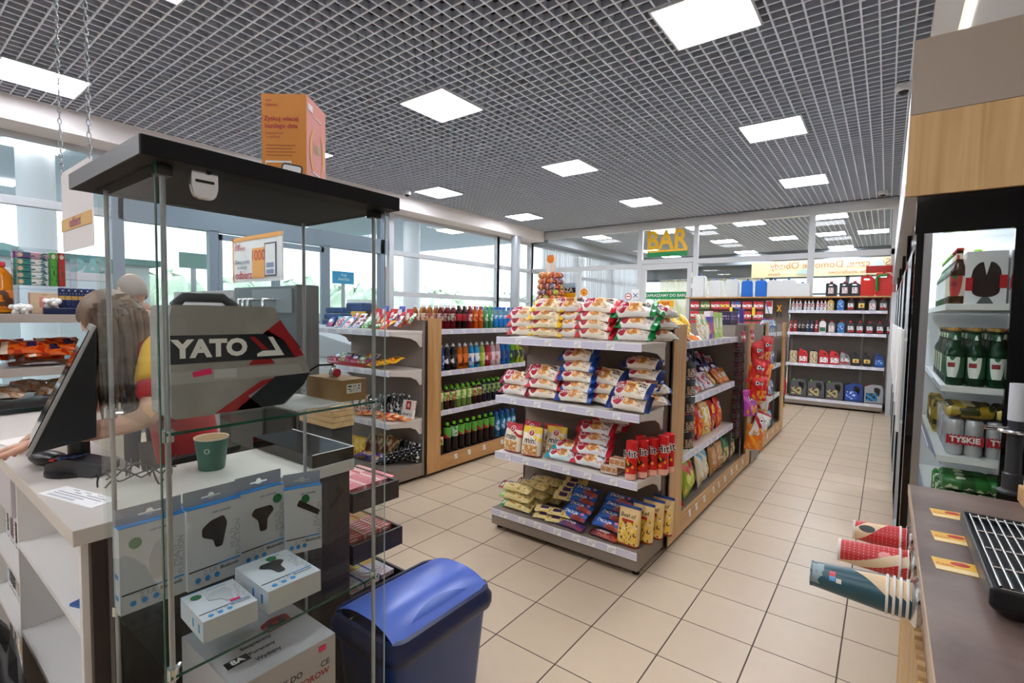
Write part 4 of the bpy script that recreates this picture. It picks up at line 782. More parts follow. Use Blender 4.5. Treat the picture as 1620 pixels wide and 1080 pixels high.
S_nv = sp('nv', '1f5fae', '1b4a92', 'e6ecf4'); S_bk = sp('bk', '2c2a30', '1d1c21', 'e8e8ee'); S_or = sp('or', 'e07a22', 'e8721c', '1b1b1e'); S_bl = sp('bl', '3aa4e4', 'e9ecf0', '2a62b0'); S_gn = sp('gn', 'a8c84a', 'b9cf3c', 'e6ead0'); S_rd = sp('rd', 'c4303a', 'c8333c', 'eec9c8'); S_pk = sp('pk', 'ecc4c8', 'f0dcdc', 'dd7c86'); S_b2 = sp('b2', '2e86d8', '17366e', '2e86d8'); S_g2 = sp('g2', '7ec43c', '182c3c', '9ad04a'); S_y2 = sp('y2', 'c8d83c', '2a3a34', 'd8e04a')
K_ju1 = bottle_kind('green_cap_juice_bottle', 'juice bottle', .22, .033, liquid('liq_g1', '3c2420', .3), c_grn, lab('g1', '7cb83a', ('n', 0, .0, 1, 1, 5, .5, 'c03a3a'), ('n', 0, 0, 1, 1, 7, .58, 'e8e4c8')), labz=(.4, .8))
K_ju2 = bottle_kind('green_cap_juice_bottle', 'juice bottle', .22, .033, liquid('liq_g2', '7a9a4c', .3), c_grn, lab('g2', '8cc44a', ('n', 0, .0, 1, 1, 5, .5, 'e8e4b8')), labz=(.4, .8))
K_ju3 = bottle_kind('green_cap_juice_bottle', 'juice bottle', .24, .033, liquid('liq_g3', '2c2a3c', .3), c_grn, lab('g3', '2c3c48', ('n', 0, .0, 1, 1, 5, .5, '9ab86a')), labz=(.4, .8))
K_big1 = bottle_kind('tall_juice_bottle', 'juice bottle', .29, .04, liquid('liq_b1', '2a1c1c', .3), c_grn, lab('b1', '5ea83c', ('d', .6, 1, .5, .8, 'eef0e0'), ('d', .6, 1, .8, 1.0, 'b8242c')), labz=(.5, .86))
K_big2 = bottle_kind('tall_juice_bottle', 'juice bottle', .29, .04, liquid('liq_b2', '2c2620', .3), c_grn, lab('b2', 'bfe0c8', ('d', .6, 1, .5, .8, '58b0a0'), ('n', 0, 0, 1, 1, 5, .6, '4e9a3c')), labz=(.5, .86))
K_wbig = bottle_kind('blue_water_bottle', 'water bottle', .28, .04, liquid('liq_wb', '3a8cc0', .6), c_blu, lab('wb', '1c6ea8', ('n', 0, 0, 1, 1, 5, .5, 'b8dcec')), labz=(.3, .7))
def row(Ks, X, y0, dy, z, desc, where, x2=0, rz=pi/2, rows=1, dx=-.075, top=None):
    for r_ in range(rows):
        for i, K in enumerate(Ks):
            K.put((X+r_*dx, y0+i*dy, z), (0, 0, rz+rnd(-.5, .5)), 1, '%s, %s from the post, %s%s' % (desc[i] if isinstance(desc, (list, tuple)) else desc, ORD[i % 30], 'rear row, ' if r_ else '', where))
X0 = -3.45
top_ = [K_juice, K_juice, K_juice, K_cola, K_cola, K_cher, K_oran, K_oran, K_spr, K_spr, K_wat, K_wat, K_wat, K_wat, K_wat, K_watp]
nm_ = ['dark red juice bottle']*3+['dark cola bottle']*2+['cherry soda bottle']+['orange soda bottle']*2+['green lime soda bottle']*2+['blue water bottle']*5+['pink water bottle']
row(top_, X0, 3.43, .084, 1.392, nm_, 'top drinks shelf')
t2 = [K_tea, K_jamb, K_tea, K_jamb]+[K_juice]*6+[K_cola]*2+[K_spr]*2+[K_wat]*4; row(t2, X0-.085, 3.30, .082, 1.392, ['amber juice bottle']*4+['red juice bottle']*6+['dark cola bottle']*2+['green soda bottle']*2+['blue water bottle']*4, 'middle line of the top drinks shelf')
t3 = [K_tea, K_jamb, K_jamb, K_tea]+[K_tea]*6+[K_wat]*6; row(t3, X0-.17, 3.26, .09, 1.392, ['tea coloured bottle']*10+['clear blue water bottle']*6, 'rear top drinks shelf')
o_ = [S_nv, S_bk, S_bk, S_or, S_or, S_bl, S_bl, S_gn, S_rd, S_pk, S_pk, S_b2, S_b2, S_g2, S_y2, S_y2]
row(o_, X0+.005, 3.43, .088, .986, ['navy', 'black', 'black', 'orange', 'orange', 'light blue', 'light blue', 'lime', 'red', 'pale pink', 'pale pink', 'dark blue', 'dark blue', 'green', 'yellow green', 'yellow green'] and [c+' sports drink bottle' for c in ['navy', 'black', 'black', 'orange', 'orange', 'light blue', 'light blue', 'lime', 'red', 'pale pink', 'pale pink', 'dark blue', 'dark blue', 'green', 'yellow green', 'yellow green']], 'second drinks shelf')
g_ = [K_ju2, K_ju1, K_ju1, K_ju2, K_ju2, K_ju2, K_ju1, K_ju1, K_ju3, K_ju3, K_ju3, K_ju3, K_ju3]
row(g_, X0+.005, 3.43, .082, .602, 'green capped juice bottle', 'third drinks shelf', rows=2, dx=-.09)
h_ = [K_ju1, K_big1, K_big2, K_big1, K_big1, K_big1, K_big1, K_big1, K_big1, K_wbig, K_wbig, K_wbig, K_wbig]
row(h_, X0+.0, 3.44, .098, .172, ['small red labelled juice bottle']+['tall dark juice bottle with green cap']*8+['big blue water bottle']*4, 'bottom drinks level')
row([K_wbig]*5, X0-.09, 4.2, .098, .172, 'big blue water bottle', 'behind the bottom front row')
# ================================================================ GOODS ON THE LEFT END UNIT
yb = 2.83
def pile(Ks, x0, x1, y0, y1, z, n, desc, where, lean=(-70, -30), sc=1, dz=.05, grp=None):
    for i in range(n):
        u = (i+.5)/n; lay = i % 3
        K = Ks[i % len(Ks)] if isinstance(Ks, list) else Ks
        K.put((x0+(x1-x0)*u+rnd(-.01, .01), y0+(y1-y0)*(lay/2), z+.012+dz*lay*.5), (R(rnd(*lean)), 0, rnd(-.4, .4)), sc, '%s, %s from the left, %s' % (desc, ORD[i], where))
pile([W2[2], W2[8], W2[6], W2[0]], -4.42, -4.02, yb, yb+.2, 1.387, 9, 'small wrapped sweets bag', 'left half of the top left-unit shelf', sc=.75)
pile([W2[8], W2[7], W2[3], W2[7], W2[1]], -4.0, -3.46, yb, yb+.22, 1.387, 12, 'green and white sweets bag', 'right half of the top left-unit shelf', sc=.78)
pile([W2[1], W2[1], W2[2]], -4.1, -3.5, yb+.24, yb+.3, 1.40, 8, 'red or blue sweets bag', 'back of top left-unit shelf', lean=(-20, -10))
m = design('yellow_peanut_bag', 'f0b81c', [('n', .1, .1, .9, .5, 5, .5, 'c7481c'), ('r', .2, .5, .8, .8, '5a2c14')], .3)
K_mm = BK('yellow_chocolate_bag', 'sweets bag', .17, .12, .03, m, 'pillow', 'u', seed=121, nu=10, nv=8)
for i in range(7): K_mm.put((-3.80+.05*i, yb+.02+.02*(i % 2), 1.05+.009*i), (R(-68), 0, -.3+.03*i), 1, 'bright yellow chocolate bag, %s from the left in the fanned row' % ORD[i])
def basket(n):
    b = MB(); 
    for z in (0, .03, .06): b.tube([(-.14, -.09, z), (.14, -.09, z), (.14, .09, z), (-.14, .09, z)], .004, 6, close=True)
    for i in range(9):
        for y in (-.09, .09): b.tube([(-.14+.035*i, y, 0), (-.14+.035*i, y, .06)], .003, 5)
    b.box(-.14, -.09, -.003, .14, .09, .002); return b.build(n, P('basket_red', 'c22430', .4))
KBk = Kind('wire_basket', 'basket', basket)
for i, x in enumerate((-4.28, -3.98)):
    KBk.put((x, yb+.1, 1.04), label='red wire basket of sweets, %s one on the middle left-unit shelf' % ('left', 'right')[i])
    for j in range(6): W2[(2, 7, 3, 7, 2, 8)[j]].put((x-.1+.04*j, yb+.06+.03*(j % 3), 1.06+.012*(j % 3)), (R(-55), 0, rnd(-.5, .5)), .75, 'small sweets bag in the %s red basket, %s from left' % (('left', 'right')[i], ORD[j]))
m = design('orange_bar', 'ea8a3a', [('n', .2, .1, .8, .9, 5, .5, 'f6e4cc'), ('u', .3, .5, 'c5341e')], .3); K_ob = bar('orange_snack_bar', 'snack bar', .17, .05, .025, m, [], 131)
for i in range(9): K_ob.put((-3.86+.055*i, yb+.02+.03*(i % 3), .59+.02*(i % 2)), (R(-72), 0, .35+rnd(-.2, .2)), 1, 'orange chocolate bar lying on the lower left-unit shelf, %s from left' % ORD[i])
m = design('bw_bag', 'dcdad8', [('n', 0, 0, 1, 1, 5, .47, '1c1a1c'), ('e', .5, .75, .34, .14, '141214')], .3); K_bw = BK('black_white_bag', 'sweets bag', .12, .19, .05, m, 'pouch', 'v', seed=132, nu=10, nv=8)
m = design('peach_bag', 'e0b8a0', [('n', 0, 0, 1, 1, 5, .5, '6a3c30'), ('e', .5, .6, .3, .2, 'f0e6e0')], .3); K_pb = BK('peach_bag', 'sweets bag', .12, .18, .05, m, 'pouch', 'v', seed=133, nu=10, nv=8)
for i, x in enumerate((-4.02, -3.92)): K_pb.put((x, yb+.06, .58), (R(-6), 0, rnd(-.2, .2)), 1, 'peach coloured bag on the lower left-unit shelf, %s' % ('left', 'right')[i])
for i, (x, y) in enumerate(((-3.86, .08), (-3.8, .16), (-3.72, .2), (-3.66, .22), (-3.60, .26), (-3.55, .24))): K_bw.put((x, yb+y, .58+(.02 if i > 2 else 0)), (R(-8), 0, rnd(-.25, .25)), 1, 'black and white patterned bag, %s from left on the lower left-unit shelf' % ORD[i])
m = design('white_choc_box', 'f2efe9', [('r', .3, .5, .7, .95, 'b5261e'), ('e', .5, .72, .1, .12, 'e8b8a0')], .35); K_me = boxpack('chocolate_gift_box', 'chocolate box', .15, .02, .17, m, [('merci', .5, .25, .05, M_dark, .01)])
K_me.put((-3.47, yb+.2, .58), (R(-12), 0, .1), 1, 'white chocolate gift box with a red picture, beside the wooden post')
for i, x in enumerate((-4.16, -4.05, -3.95)): K_ylsw.put((x, yb+.03, .17), (R(-8), 0, rnd(-.2, .2)), 1.15, 'yellow and green snack bag, %s from left at the bottom of the left unit' % ORD[i])
m = design('gold_bag', 'cdb98c', [('n', 0, 0, 1, 1, 5, .5, '8a6a3c'), ('e', .4, .4, .3, .2, '7c2c24')], .3); K_gd = BK('gold_coffee_bag', 'snack bag', .16, .22, .06, m, 'pillow', 'v', seed=134, nu=10, nv=8)
for i, x in enumerate((-3.93, -3.84, -3.74)): K_gd.put((x, yb+.08+.03*i, .18), (R(-25), .35, .1), 1, 'gold and brown bag leaning in the bottom of the left unit, %s from left' % ORD[i])
m = design('purple_bar', '5b3d9c', [('n', .2, .1, .8, .9, 5, .5, 'e8e0f0'), ('e', .6, .5, .15, .3, 'f0a030')], .3); K_pu = bar('purple_chocolate_pack', 'chocolate pack', .2, .08, .03, m, [], 135)
for i in range(6): K_pu.put((-3.95+.06*i, yb+.02+.03*(i % 2), .17+.018*(i % 3)), (R(-74), 0, .2+rnd(-.3, .3)), 1, 'purple chocolate pack lying at the bottom of the left unit, %s from left' % ORD[i])
m = design('black_bar', '1c1c22', [('d', 1, .4, .15, .35, 'e8e8ee'), ('r', .4, .2, .75, .8, '3c4a6c'), ('n', 0, 0, 1, 1, 6, .62, 'f0f0f0')], .25); K_kb = bar('black_snack_pack', 'snack pack', .24, .10, .04, m, [], 136)
for i in range(6): K_kb.put((-3.62+.038*i, yb+.02+.035*i, .175+.012*i), (R(-62), -.45, .45), 1, 'black and white snack pack in the slanted pile at the bottom, %s from left' % ORD[i])
for i in range(6): K_bw.put((-3.75+.06*i, yb+.28, .17), (R(-8), 0, rnd(-.3, .3)), .9, 'dark patterned bag at the back of the bottom level, %s from left' % ORD[i])
# ================================================================ BACK SHELVING WITH OILS
YS = 10.2
BK1 = empty('wall_shelving', (0, 0, 0), label='tall back shelving with motor oils beside the right wall', cat='shelving')
plinth(BK1, T(-1.43, YS, 0), 1.43, .36, .155, 4, 31, feet=False)
MB().box(-1.45, YS+.34, .03, .02, YS+.36, 1.93).build('back_panel', P('oil_back_panel', '5d534c', .6), BK1)
for z, n in ((.765, 9), (1.318, 8), (1.705, 9)): shelf(BK1, T(-1.43, YS, 0), 1.43, .34, z, n, mat=P('shelf_white2', 'dcd8d2', .45) if 'shelf_white2' not in _M else _M['shelf_white2'], seed=int(z*9))
MB().box(-1.45, YS+.0, 1.93, .03, YS+.36, 1.955).build('top_board', M_oak, BK1)
for x in (-1.40, -.33): MB().box(x-.012, YS+.325, .16, x+.012, YS+.338, 1.93).build('slotted_upright', design('slotted2', '8f8880', [('c', 1, 70, .3, '2a2624')], .4) if 'slotted2' not in _M else _M['slotted2'], BK1)
BK2 = empty('wall_shelving', (0, 0, 0), label='back pegboard shelving with hanging accessories, left of the oil shelves', cat='shelving')
MB().box(-3.3, YS+.3, .03, -1.46, YS+.33, 1.93).build('back_panel', P('peg_panel', '7a6d62', .6), BK2); MB().box(-3.3, YS-.0, 1.93, -1.45, YS+.36, 1.955).build('top_board', M_oak, BK2)
for z in (.76, .155): shelf(BK2, T(-3.3, YS-.02, 0), 1.84, .34, z, 4, seed=41)
# hooks with blister packs
for i, (bs, l1, l_) in enumerate((('c62f36', 'f0e4e0', 'red'), ('3c8a3c', 'dfe8c0', 'green'), ('c8383c', 'efe6e6', 'red and white'), ('cc3a3e', 'e8d860', 'red and yellow'), ('2d6ab4', 'f0e8e8', 'blue'), ('c43a40', 'f2eaea', 'dark red'), ('cf4a4e', 'e9e6ea', 'pale red'))):
    Kb = boxpack('blister_pack', 'blister pack', .17, .02, .15, design('blister_%d' % i, bs, [('v', .25, .6, l1), ('n', 0, 0, 1, 1, 4, .56, 'b8242e'), ('p', .1, .05, .9, .25, 8, 14, '5c4a50')], .35))
    x = -3.12+i*.195
    for j in range(3): Kb.put((x+rnd(-.01, .01), YS+.08, 1.72-j*.19), (0, 0, 0), 1, '%s blister pack, column %s from left, %s row of the pegboard' % (l_, ORD[i], ('top', 'middle', 'lowest')[j]))
KbY = boxpack('yellow_hanging_card', 'hanging card', .05, .02, .16, P('yellow_card', 'f1d62a', .5)); 
for i, x in enumerate((-2.42, -2.02)): KbY.put((x, YS+.04, 1.6), label='narrow yellow card hanging on the pegboard, %s one' % ('left', 'right')[i])
Kw = boxpack('tool_blister', 'blister pack', .12, .02, .24, design('tool_blister_m', 'e4dfe2', [('r', .1, .55, .9, .95, 'c8262e'), ('d', 1, .6, .5, .62, '2a62a8')], .4)); Kw.put((-1.77, YS+.1, 1.64), label='white and red tool blister pack hanging on the brown pegboard')
b = MB(); b.tube([(-.03, 0, .12), (0, 0, .06), (.03, 0, 0)], .01, 8, 0).tube([(.03, 0, .12), (0, 0, .06), (-.03, 0, 0)], .01, 8, 0).tube([(-.03, 0, 0), (-.035, 0, -.1)], .012, 8, 1).tube([(.03, 0, 0), (.035, 0, -.1)], .012, 8, 1)
tag(b.build('pliers', [M_yel_ink, M_black], loc=(-1.60, YS+.12, 1.68)), 'yellow and black pliers hanging on the pegboard', 'pliers')
# oil can silhouettes
def can_geo(out, hole, t_, bev=.008):
    c = bpy.data.curves.new('c', 'CURVE'); c.dimensions = '2D'; c.fill_mode = 'BOTH'; c.extrude = t_/2-bev; c.bevel_depth = bev; c.bevel_resolution = 2; c.offset = -bev
    for pts in [out]+([hole] if hole else []):
        s_ = c.splines.new('POLY'); s_.points.add(len(pts)-1)
        for k, (x, y) in enumerate(pts): s_.points[k].co = (x, y, 0, 1)
        s_.use_cyclic_u = True
    o = bpy.data.objects.new('c', c); C.objects.link(o); me = bpy.data.meshes.new_from_object(o.evaluated_get(bpy.context.evaluated_depsgraph_get()))
    vs = [v.co.copy() for v in me.vertices]; fs = [tuple(p.vertices) for p in me.polygons]; bpy.data.objects.remove(o); bpy.data.curves.remove(c); bpy.data.meshes.remove(me)
    return vs, fs
def rounded(pts, r, n=4):
    o = []; N_ = len(pts)
    for i in range(N_):
        p, a, c = Vector(pts[i]), Vector(pts[i-1]), Vector(pts[(i+1) % N_]); d1 = (a-p).normalized(); d2 = (c-p).normalized(); rr = min(r, (a-p).length*.45, (c-p).length*.45)
        p1, p2 = p+d1*rr, p+d2*rr
        for k in range(n+1):
            t = k/n; q = p1*(1-t)**2+p*2*t*(1-t)+p2*t*t; o.append((q.x, q.y))
    return o
def canister(nm, cat, out, hole, t_, body, capc, cap_at, lab=None, lab_rect=None, cap_r=.018, cap_h=.03, extra=None):
    def fn(n):
        vs, fs = can_geo(rounded(out, .02), rounded(hole, .02) if hole else None, t_)
        b = MB(FACE_mY); b.add(vs, fs, 0)
        if lab_rect:
            x0, y0, x1, y1 = lab_rect; b.add([(x0, y0, t_/2+.001), (x1, y0, t_/2+.001), (x1, y1, t_/2+.001), (x0, y1, t_/2+.001)], [(0, 1, 2, 3)], 1, [[(0, 0), (1, 0), (1, 1), (0, 1)]])
        if extra: extra(b)
        o = b.build(n, [body, lab or body], smooth=40)
        MB().lathe([(cap_r, 0), (cap_r, cap_h), (cap_r*.8, cap_h+.004)], 12, 0).build('cap', capc, o, smooth=40, loc=(cap_at[0], 0, cap_at[1])); return o
    return Kind(nm, cat, fn)
def labm(n, b, *l): return design('oil_label_'+n, b, list(l), .4)
sm = [(-.055, 0), (.055, 0), (.055, .15), (.03, .20), (-.02, .215), (-.055, .17)]
def bottle1(n, body, capc, lb): return canister('oil_bottle', 'oil bottle', [(-.05, 0), (.05, 0), (.05, .15), (.022, .185), (-.022, .185), (-.05, .15)], None, .06, body, capc, (0, .18), lb, (-.042, .02, .042, .125))
bd = lambda n, c: P('canister_'+n, c, .35)
B_blk, B_red, B_gry, B_blu, B_gold, B_navy, B_wht = bd('black', '26242a'), bd('red', 'c42228'), bd('grey', '8c8c90'), bd('blue', '4e86bc'), bd('gold', 'c2b08c'), bd('navy', '1c3f86'), bd('white', 'e4e4e4')
L_r = labm('r', 'dcd8d8', ('v', .0, .35, 'a81e28'), ('n', 0, .3, 1, 1, 4, .56, '2a2022')); L_y = labm('y', 'e4cf6a', ('v', .0, .3, '2c2a2a'), ('e', .5, .6, .2, .2, 'c03028')); L_g = labm('g', '2f6a48', ('v', .6, 1, 'e8e8e8')); L_w = labm('w', 'e8e6e6', ('n', 0, 0, 1, 1, 4, .55, 'b02a34')); L_b = labm('b', '2a6cb8', ('n', 0, .3, 1, 1, 3, .55, 'e6eef6')); L_c = labm('c', 'd8cba8', ('n', 0, 0, 1, 1, 4, .52, '7c6a3c'))
Kred4 = canister('red_oil_can', 'oil can', [(-.075, 0), (.075, 0), (.075, .13), (.05, .2), (.0, .235), (-.06, .23), (-.075, .2)], [(.0, .17), (.045, .15), (.03, .19), (.0, .2)], .07, B_red, c_red, (-.045, .22), L_w, (-.06, .03, .06, .12))
Kgold4 = canister('gold_oil_can', 'oil can', [(-.06, 0), (.06, 0), (.06, .19), (.03, .215), (-.06, .215)], None, .07, B_gold, c_blk, (-.0, .205), L_c, (-.05, .03, .05, .17))
Kgry4 = canister('grey_oil_can', 'oil can', [(-.075, 0), (.075, 0), (.075, .1), (.04, .17), (-.03, .215), (-.07, .215)], [(.0, .15), (.04, .12), (.03, .16), (.0, .18)], .07, B_gry, c_red, (-.05, .205), L_r, (-.06, .03, .06, .12))
Kblk4 = canister('black_oil_can', 'oil can', [(-.06, 0), (.06, 0), (.05, .1), (.0, .19), (-.05, .21), (-.06, .2)], None, .07, B_blk, c_blk, (-.035, .2), L_y, (-.05, .03, .035, .12))
Kblu4 = canister('blue_oil_can', 'oil can', [(-.07, 0), (.07, 0), (.06, .1), (.04, .19), (-.05, .2), (-.07, .18)], None, .07, B_navy, c_blu, (-.03, .19), L_b, (-.055, .03, .055, .12))
def bigcan(n, body, capc, lb): return canister(n, 'large oil can', [(-.13, 0), (.13, 0), (.13, .20), (.11, .30), (-.02, .31), (-.13, .27)], [(.0, .20), (.07, .12), (.09, .24), (.04, .27), (.0, .26)], .11, body, capc, (-.085, .28), lb, (-.11, .04, .045, .17))
Kb_g = bigcan('large_grey_oil_can', bd('dgrey', '55555a'), c_grn, labm('bg', 'b9a878', ('n', 0, 0, 1, 1, 3, .52, '2c2a2c'))); Kb_n = bigcan('large_navy_oil_can', B_navy, c_blk, labm('bn', '2a55b8', ('n', 0, 0, 1, 1, 3, .55, 'e8eef8'))); Kb_s = bigcan('large_silver_oil_can', bd('silver', '9c9ea2'), c_red, labm('bs', '1f86b8', ('n', 0, 0, 1, 1, 3, .5, '24282c'))); Kb_r = bigcan('large_red_oil_can', B_red, c_red, L_w)
Ks = [Kb_r, Kb_g, Kb_g, Kb_g, Kb_n, Kb_s]; nmz = ['red', 'dark grey with gold label', 'dark grey', 'charcoal with green cap', 'navy blue', 'silver with blue label']
for i, K in enumerate(Ks): K.put((-1.50+i*.275 if i else -1.56, YS+.12, .157), (0, 0, rnd(-.1, .1)), 1, 'large %s oil can on the bottom level, %s from the left' % (nmz[i], ORD[i]))
ks = [Kgold4, Kred4, Kgold4, Kred4, Kred4, Kgry4, Kblk4, Kblk4, Kblu4]; nz_ = ['gold', 'red', 'gold', 'red', 'red', 'grey', 'black', 'black', 'blue']
for i, K in enumerate(ks): K.put((-1.33+i*.157, YS+.1, .767), (0, 0, rnd(-.1, .1)), 1, '%s oil can, %s from the left on the second oil shelf up' % (nz_[i], ORD[i]))
Kt = {k_: bottle1(k_, b_, c_, l_) for k_, b_, c_, l_ in (('k', B_blk, c_red, L_r), ('g', B_gry, c_red, L_w), ('b', B_blu, c_red, L_b), ('w', B_wht, c_red, L_g), ('y', bd('tan', 'c7a45c'), c_red, L_c), ('ky', B_blk, c_red, L_y))}
K_sp = {k_: bottle_kind('spray_can', 'spray can', .21, .026, P('can_'+k_, b_, .3, .3), cp_('s'+k_, c_), lab('s'+k_, b_, ('n', 0, 0, 1, 1, 5, .5, l_)), 'beer') for k_, b_, c_, l_ in (('r', 'b3242c', 'c22a30', 'e8e0e0'), ('k', '2a282c', '1c1c1e', 'b8a8a8'), ('w', 'dcdce0', 'd02a30', 'a8242c'), ('n', '2c3a5c', '22262e', 'd8d8e0'))}
seq = ['r', 'r', 'k', 'k', 'n', 'n', 'r']
for i, k_ in enumerate(seq): K_sp[k_].put((-1.39+i*.066, YS+.08, 1.32), (0, 0, rnd(-.5, .5)), 1, 'slim spray can, %s from the left on the third oil shelf' % ORD[i])
for i, k_ in enumerate(['w', 'g', 'b', 'k', 'k', 'k', 'k', 'k']): Kt[k_].put((-.90+i*.135, YS+.08, 1.32), (0, 0, rnd(-.15, .15)), (1, 1, 1.12) if i == 0 else 1, '%s oil bottle with red cap, %s after the spray cans' % ({'w': 'white', 'g': 'grey', 'b': 'blue', 'k': 'black'}[k_], ORD[i]))
for g_i in range(3):
    for j in range(3): K_sp['w'].put((-1.37+g_i*.19+j*.056, YS+.08, 1.707), (0, 0, rnd(-.5, .5)), (1, 1, .88), 'white and red additive can, %s in the %s trio of the top oil shelf' % (ORD[j], ORD[g_i]))
for i, k_ in enumerate(['y', 'b', 'k', 'ky', 'g', 'k']): Kt[k_].put((-.80+i*.148, YS+.08, 1.707), (0, 0, rnd(-.15, .15)), 1, '%s bottle with red cap, %s after the additive cans, top oil shelf' % ({'y': 'tan', 'b': 'blue', 'k': 'black', 'ky': 'black and yellow', 'g': 'grey'}[k_], ORD[i]))
# jerrycans on top
def jerry(nm, w_, h_, body, capc, lb=None, spout=False):
    return canister(nm, 'jerrycan', [(-w_/2, 0), (w_/2, 0), (w_/2, h_*.82), (w_*.2, h_), (-w_/2, h_)] if spout else [(-w_/2, 0), (w_/2, 0), (w_/2, h_*.9), (w_*.4, h_), (-w_*.4, h_), (-w_/2, h_*.9)], [(-w_*.3, h_*.8), (w_*.15, h_*.8), (w_*.1, h_*.9), (-w_*.3, h_*.9)] if spout else None, .16, body, capc, (w_*.0 if not spout else -w_*.05, h_-.005), lb, (-w_*.25, h_*.2, w_*.25, h_*.65) if lb else None, .028, .035)
J_w = jerry('white_water_canister', .27, .33, P('jerry_white', 'e2e5e6', .4), c_blu); J_b = jerry('blue_water_canister', .22, .29, P('jerry_blue', '1c6fd2', .35), c_blu); J_k = jerry('black_fuel_can', .17, .24, B_blk, c_red, L_w, True); J_r = jerry('red_fuel_can', .24, .36, P('jerry_red', 'd8281c', .35), c_red, None, True)
zt = 1.957
spec = [(J_w, -3.07, 1.3, 'tall white water canister, leftmost on the back shelving'), (J_w, -2.75, 1.0, 'white water canister, second from the left on the back shelving'), (J_w, -2.44, 1.03, 'white water canister beside the blue ones on their left'), (J_b, -2.17, 1.05, 'blue water canister, left one of the pair'), (J_b, -1.93, 1.05, 'blue water canister, right one of the pair'), (J_w, -1.70, .92, 'white canister just right of the blue pair'), (J_w, -1.47, .92, 'white canister, second right of the blue pair'), (J_w, -1.25, .72, 'small white canister with spout mark, rightmost white one')]
for K, x, sc, lb_ in spec: K.put((x, YS+.18, zt), (0, 0, rnd(-.08, .08)), (.88, 1, sc), lb_)
for i, x in enumerate((-.80, -.60, -.46)): J_k.put((x, YS+.16, zt), (0, 0, rnd(-.2, .2)), .95, 'black fuel can with red cap, %s of three on the oil shelving' % ORD[i])
J_r.put((-.29, YS+.17, zt), (0, 0, .1), (.85, 1, .92), 'red fuel can without spout, left of the one with a green spout'); J_r.put((-.06, YS+.17, zt), (0, 0, -.1), (.95, 1, 1.05), 'taller red fuel can with a green spout at the right end')
o = MB().tube([(-.16, YS+.05, zt+.08), (-.17, YS+.05, zt+.3), (-.13, YS+.04, zt+.33), (-.03, YS+.05, zt+.34)], .022, 10).build('pouring_spout', P('spout_green', '1f8a3c', .4), smooth=50); tag(o, 'green pouring spout fixed to the tall red fuel can', 'spout')
o = MB().box(-.33, YS+.33, zt+.40, .03, YS+.34, zt+.52).build('wall_sign', [P('sign_red2', 'b8281f', .5)]); tag(o, 'red notice board above the red fuel cans', 'sign')
# pink & yellow things at the end of gondola C, bottles in it
KPk = canister('pink_antifreeze_can', 'canister', [(-.1, 0), (.1, 0), (.1, .25), (.05, .33), (-.1, .33)], [(-.05, .22), (.03, .22), (.02, .28), (-.05, .28)], .14, P('antifreeze_pink', 'e86aa8', .3), c_wht, (-.06, .32))
KPk.put((-1.56, YS+.05, .767), label='pink antifreeze canister behind the far gondola post')
tag(MB().lathe([(.10, 0), (.095, .02), (.025, .18), (.02, .2), (.0, .2)], 20, 0, cap=False).build('floor_cone', P('cone_yellow', 'f2c41c', .4), loc=(-1.47, 9.85, .0), smooth=40), 'small yellow cone on the floor by the left end of the oil shelving', 'cone')
Kcw = {c: bottle_kind('car_care_bottle', 'car care bottle', .25, .035, liquid('liq_cc'+c, h2, .3), cc, lab('cc'+c, l2, ('n', 0, 0, 1, 1, 4, .5, '3a6ab0')), 'pet') for c, h2, cc, l2 in (('w', 'dfe6ea', c_blu, 'e8eef2'), ('b', '9cc0dc', c_red, 'dce6ee'))}
for z, lv in ((.17, 'bottom'), (.562, 'third'), (.96, 'second'), (1.374, 'top')):
    for i in range(8): Kcw['wb'[i % 2]].put((-1.17, 6.52+i*.085, z), (0, 0, rnd(0, 3)), (1, 1, .9 if lv != 'top' else .7), 'white car care bottle, %s from the near post, %s shelf of the far gondola' % (ORD[i], lv))
# ================================================================ CHECKOUT COUNTER (left foreground)
random.seed(23)
V3 = lambda *q: Vector(q)
M_wenge = wood('wenge', '3d302b', '2c2320', 'z', 1.0); M_greyd = P('grey_satin', '77797d', .3, .5)
CT = empty('checkout_counter', (0, 0, 0), label='white topped checkout counter with open shelves and dark brown end, behind the glass case', cat='counter')
zt_ = 1.0
MB().prism([(-3.5, .31), (-1.572, .31), (-1.572, 1.12), (-1.98, 1.12), (-1.98, .58), (-3.5, .58)], zt_-.042, zt_).build('worktop', P('worktop_white', 'cfc7be', .35), CT, bevel=.002)
MB().box(-1.60, .345, 0, -1.575, 1.10, zt_-.042).build('side_panel', M_wenge, CT)
MB().box(-1.98, 1.08, 0, -1.60, 1.10, zt_-.042).box(-3.5, .555, 0, -1.98, .575, zt_-.042).box(-1.98, .575, 0, -1.96, 1.08, zt_-.042).build('back_panel', M_white, CT)
MB().box(-1.625, .33, 0, -1.60, .555, zt_-.042).build('end_panel', M_white, CT)
for x in (-2.42, -3.0, -3.49): MB().box(x-.009, .33, 0, x+.009, .555, zt_-.042).build('divider', M_white, CT)
MB().box(-2.41, .33, .70, -1.625, .555, .718).build('shelf', M_white, CT); MB().box(-2.41, .33, .38, -1.625, .555, .398).build('shelf', M_white, CT)
for z in (.78, .56, .34, .1): MB().box(-2.99, .33, z, -2.43, .555, z+.018).build('shelf', M_white, CT); MB().box(-3.48, .33, z, -3.01, .555, z+.018).build('shelf', M_white, CT)
d = MB().box(-2.98, .318, .80, -2.435, .335, .95).build('drawer', P('drawer_grey', 'c8c2c4', .5), CT, bevel=.002); MB().sphere((-2.70, .305, .875), .012).build('knob', M_chrome, d, smooth=60)
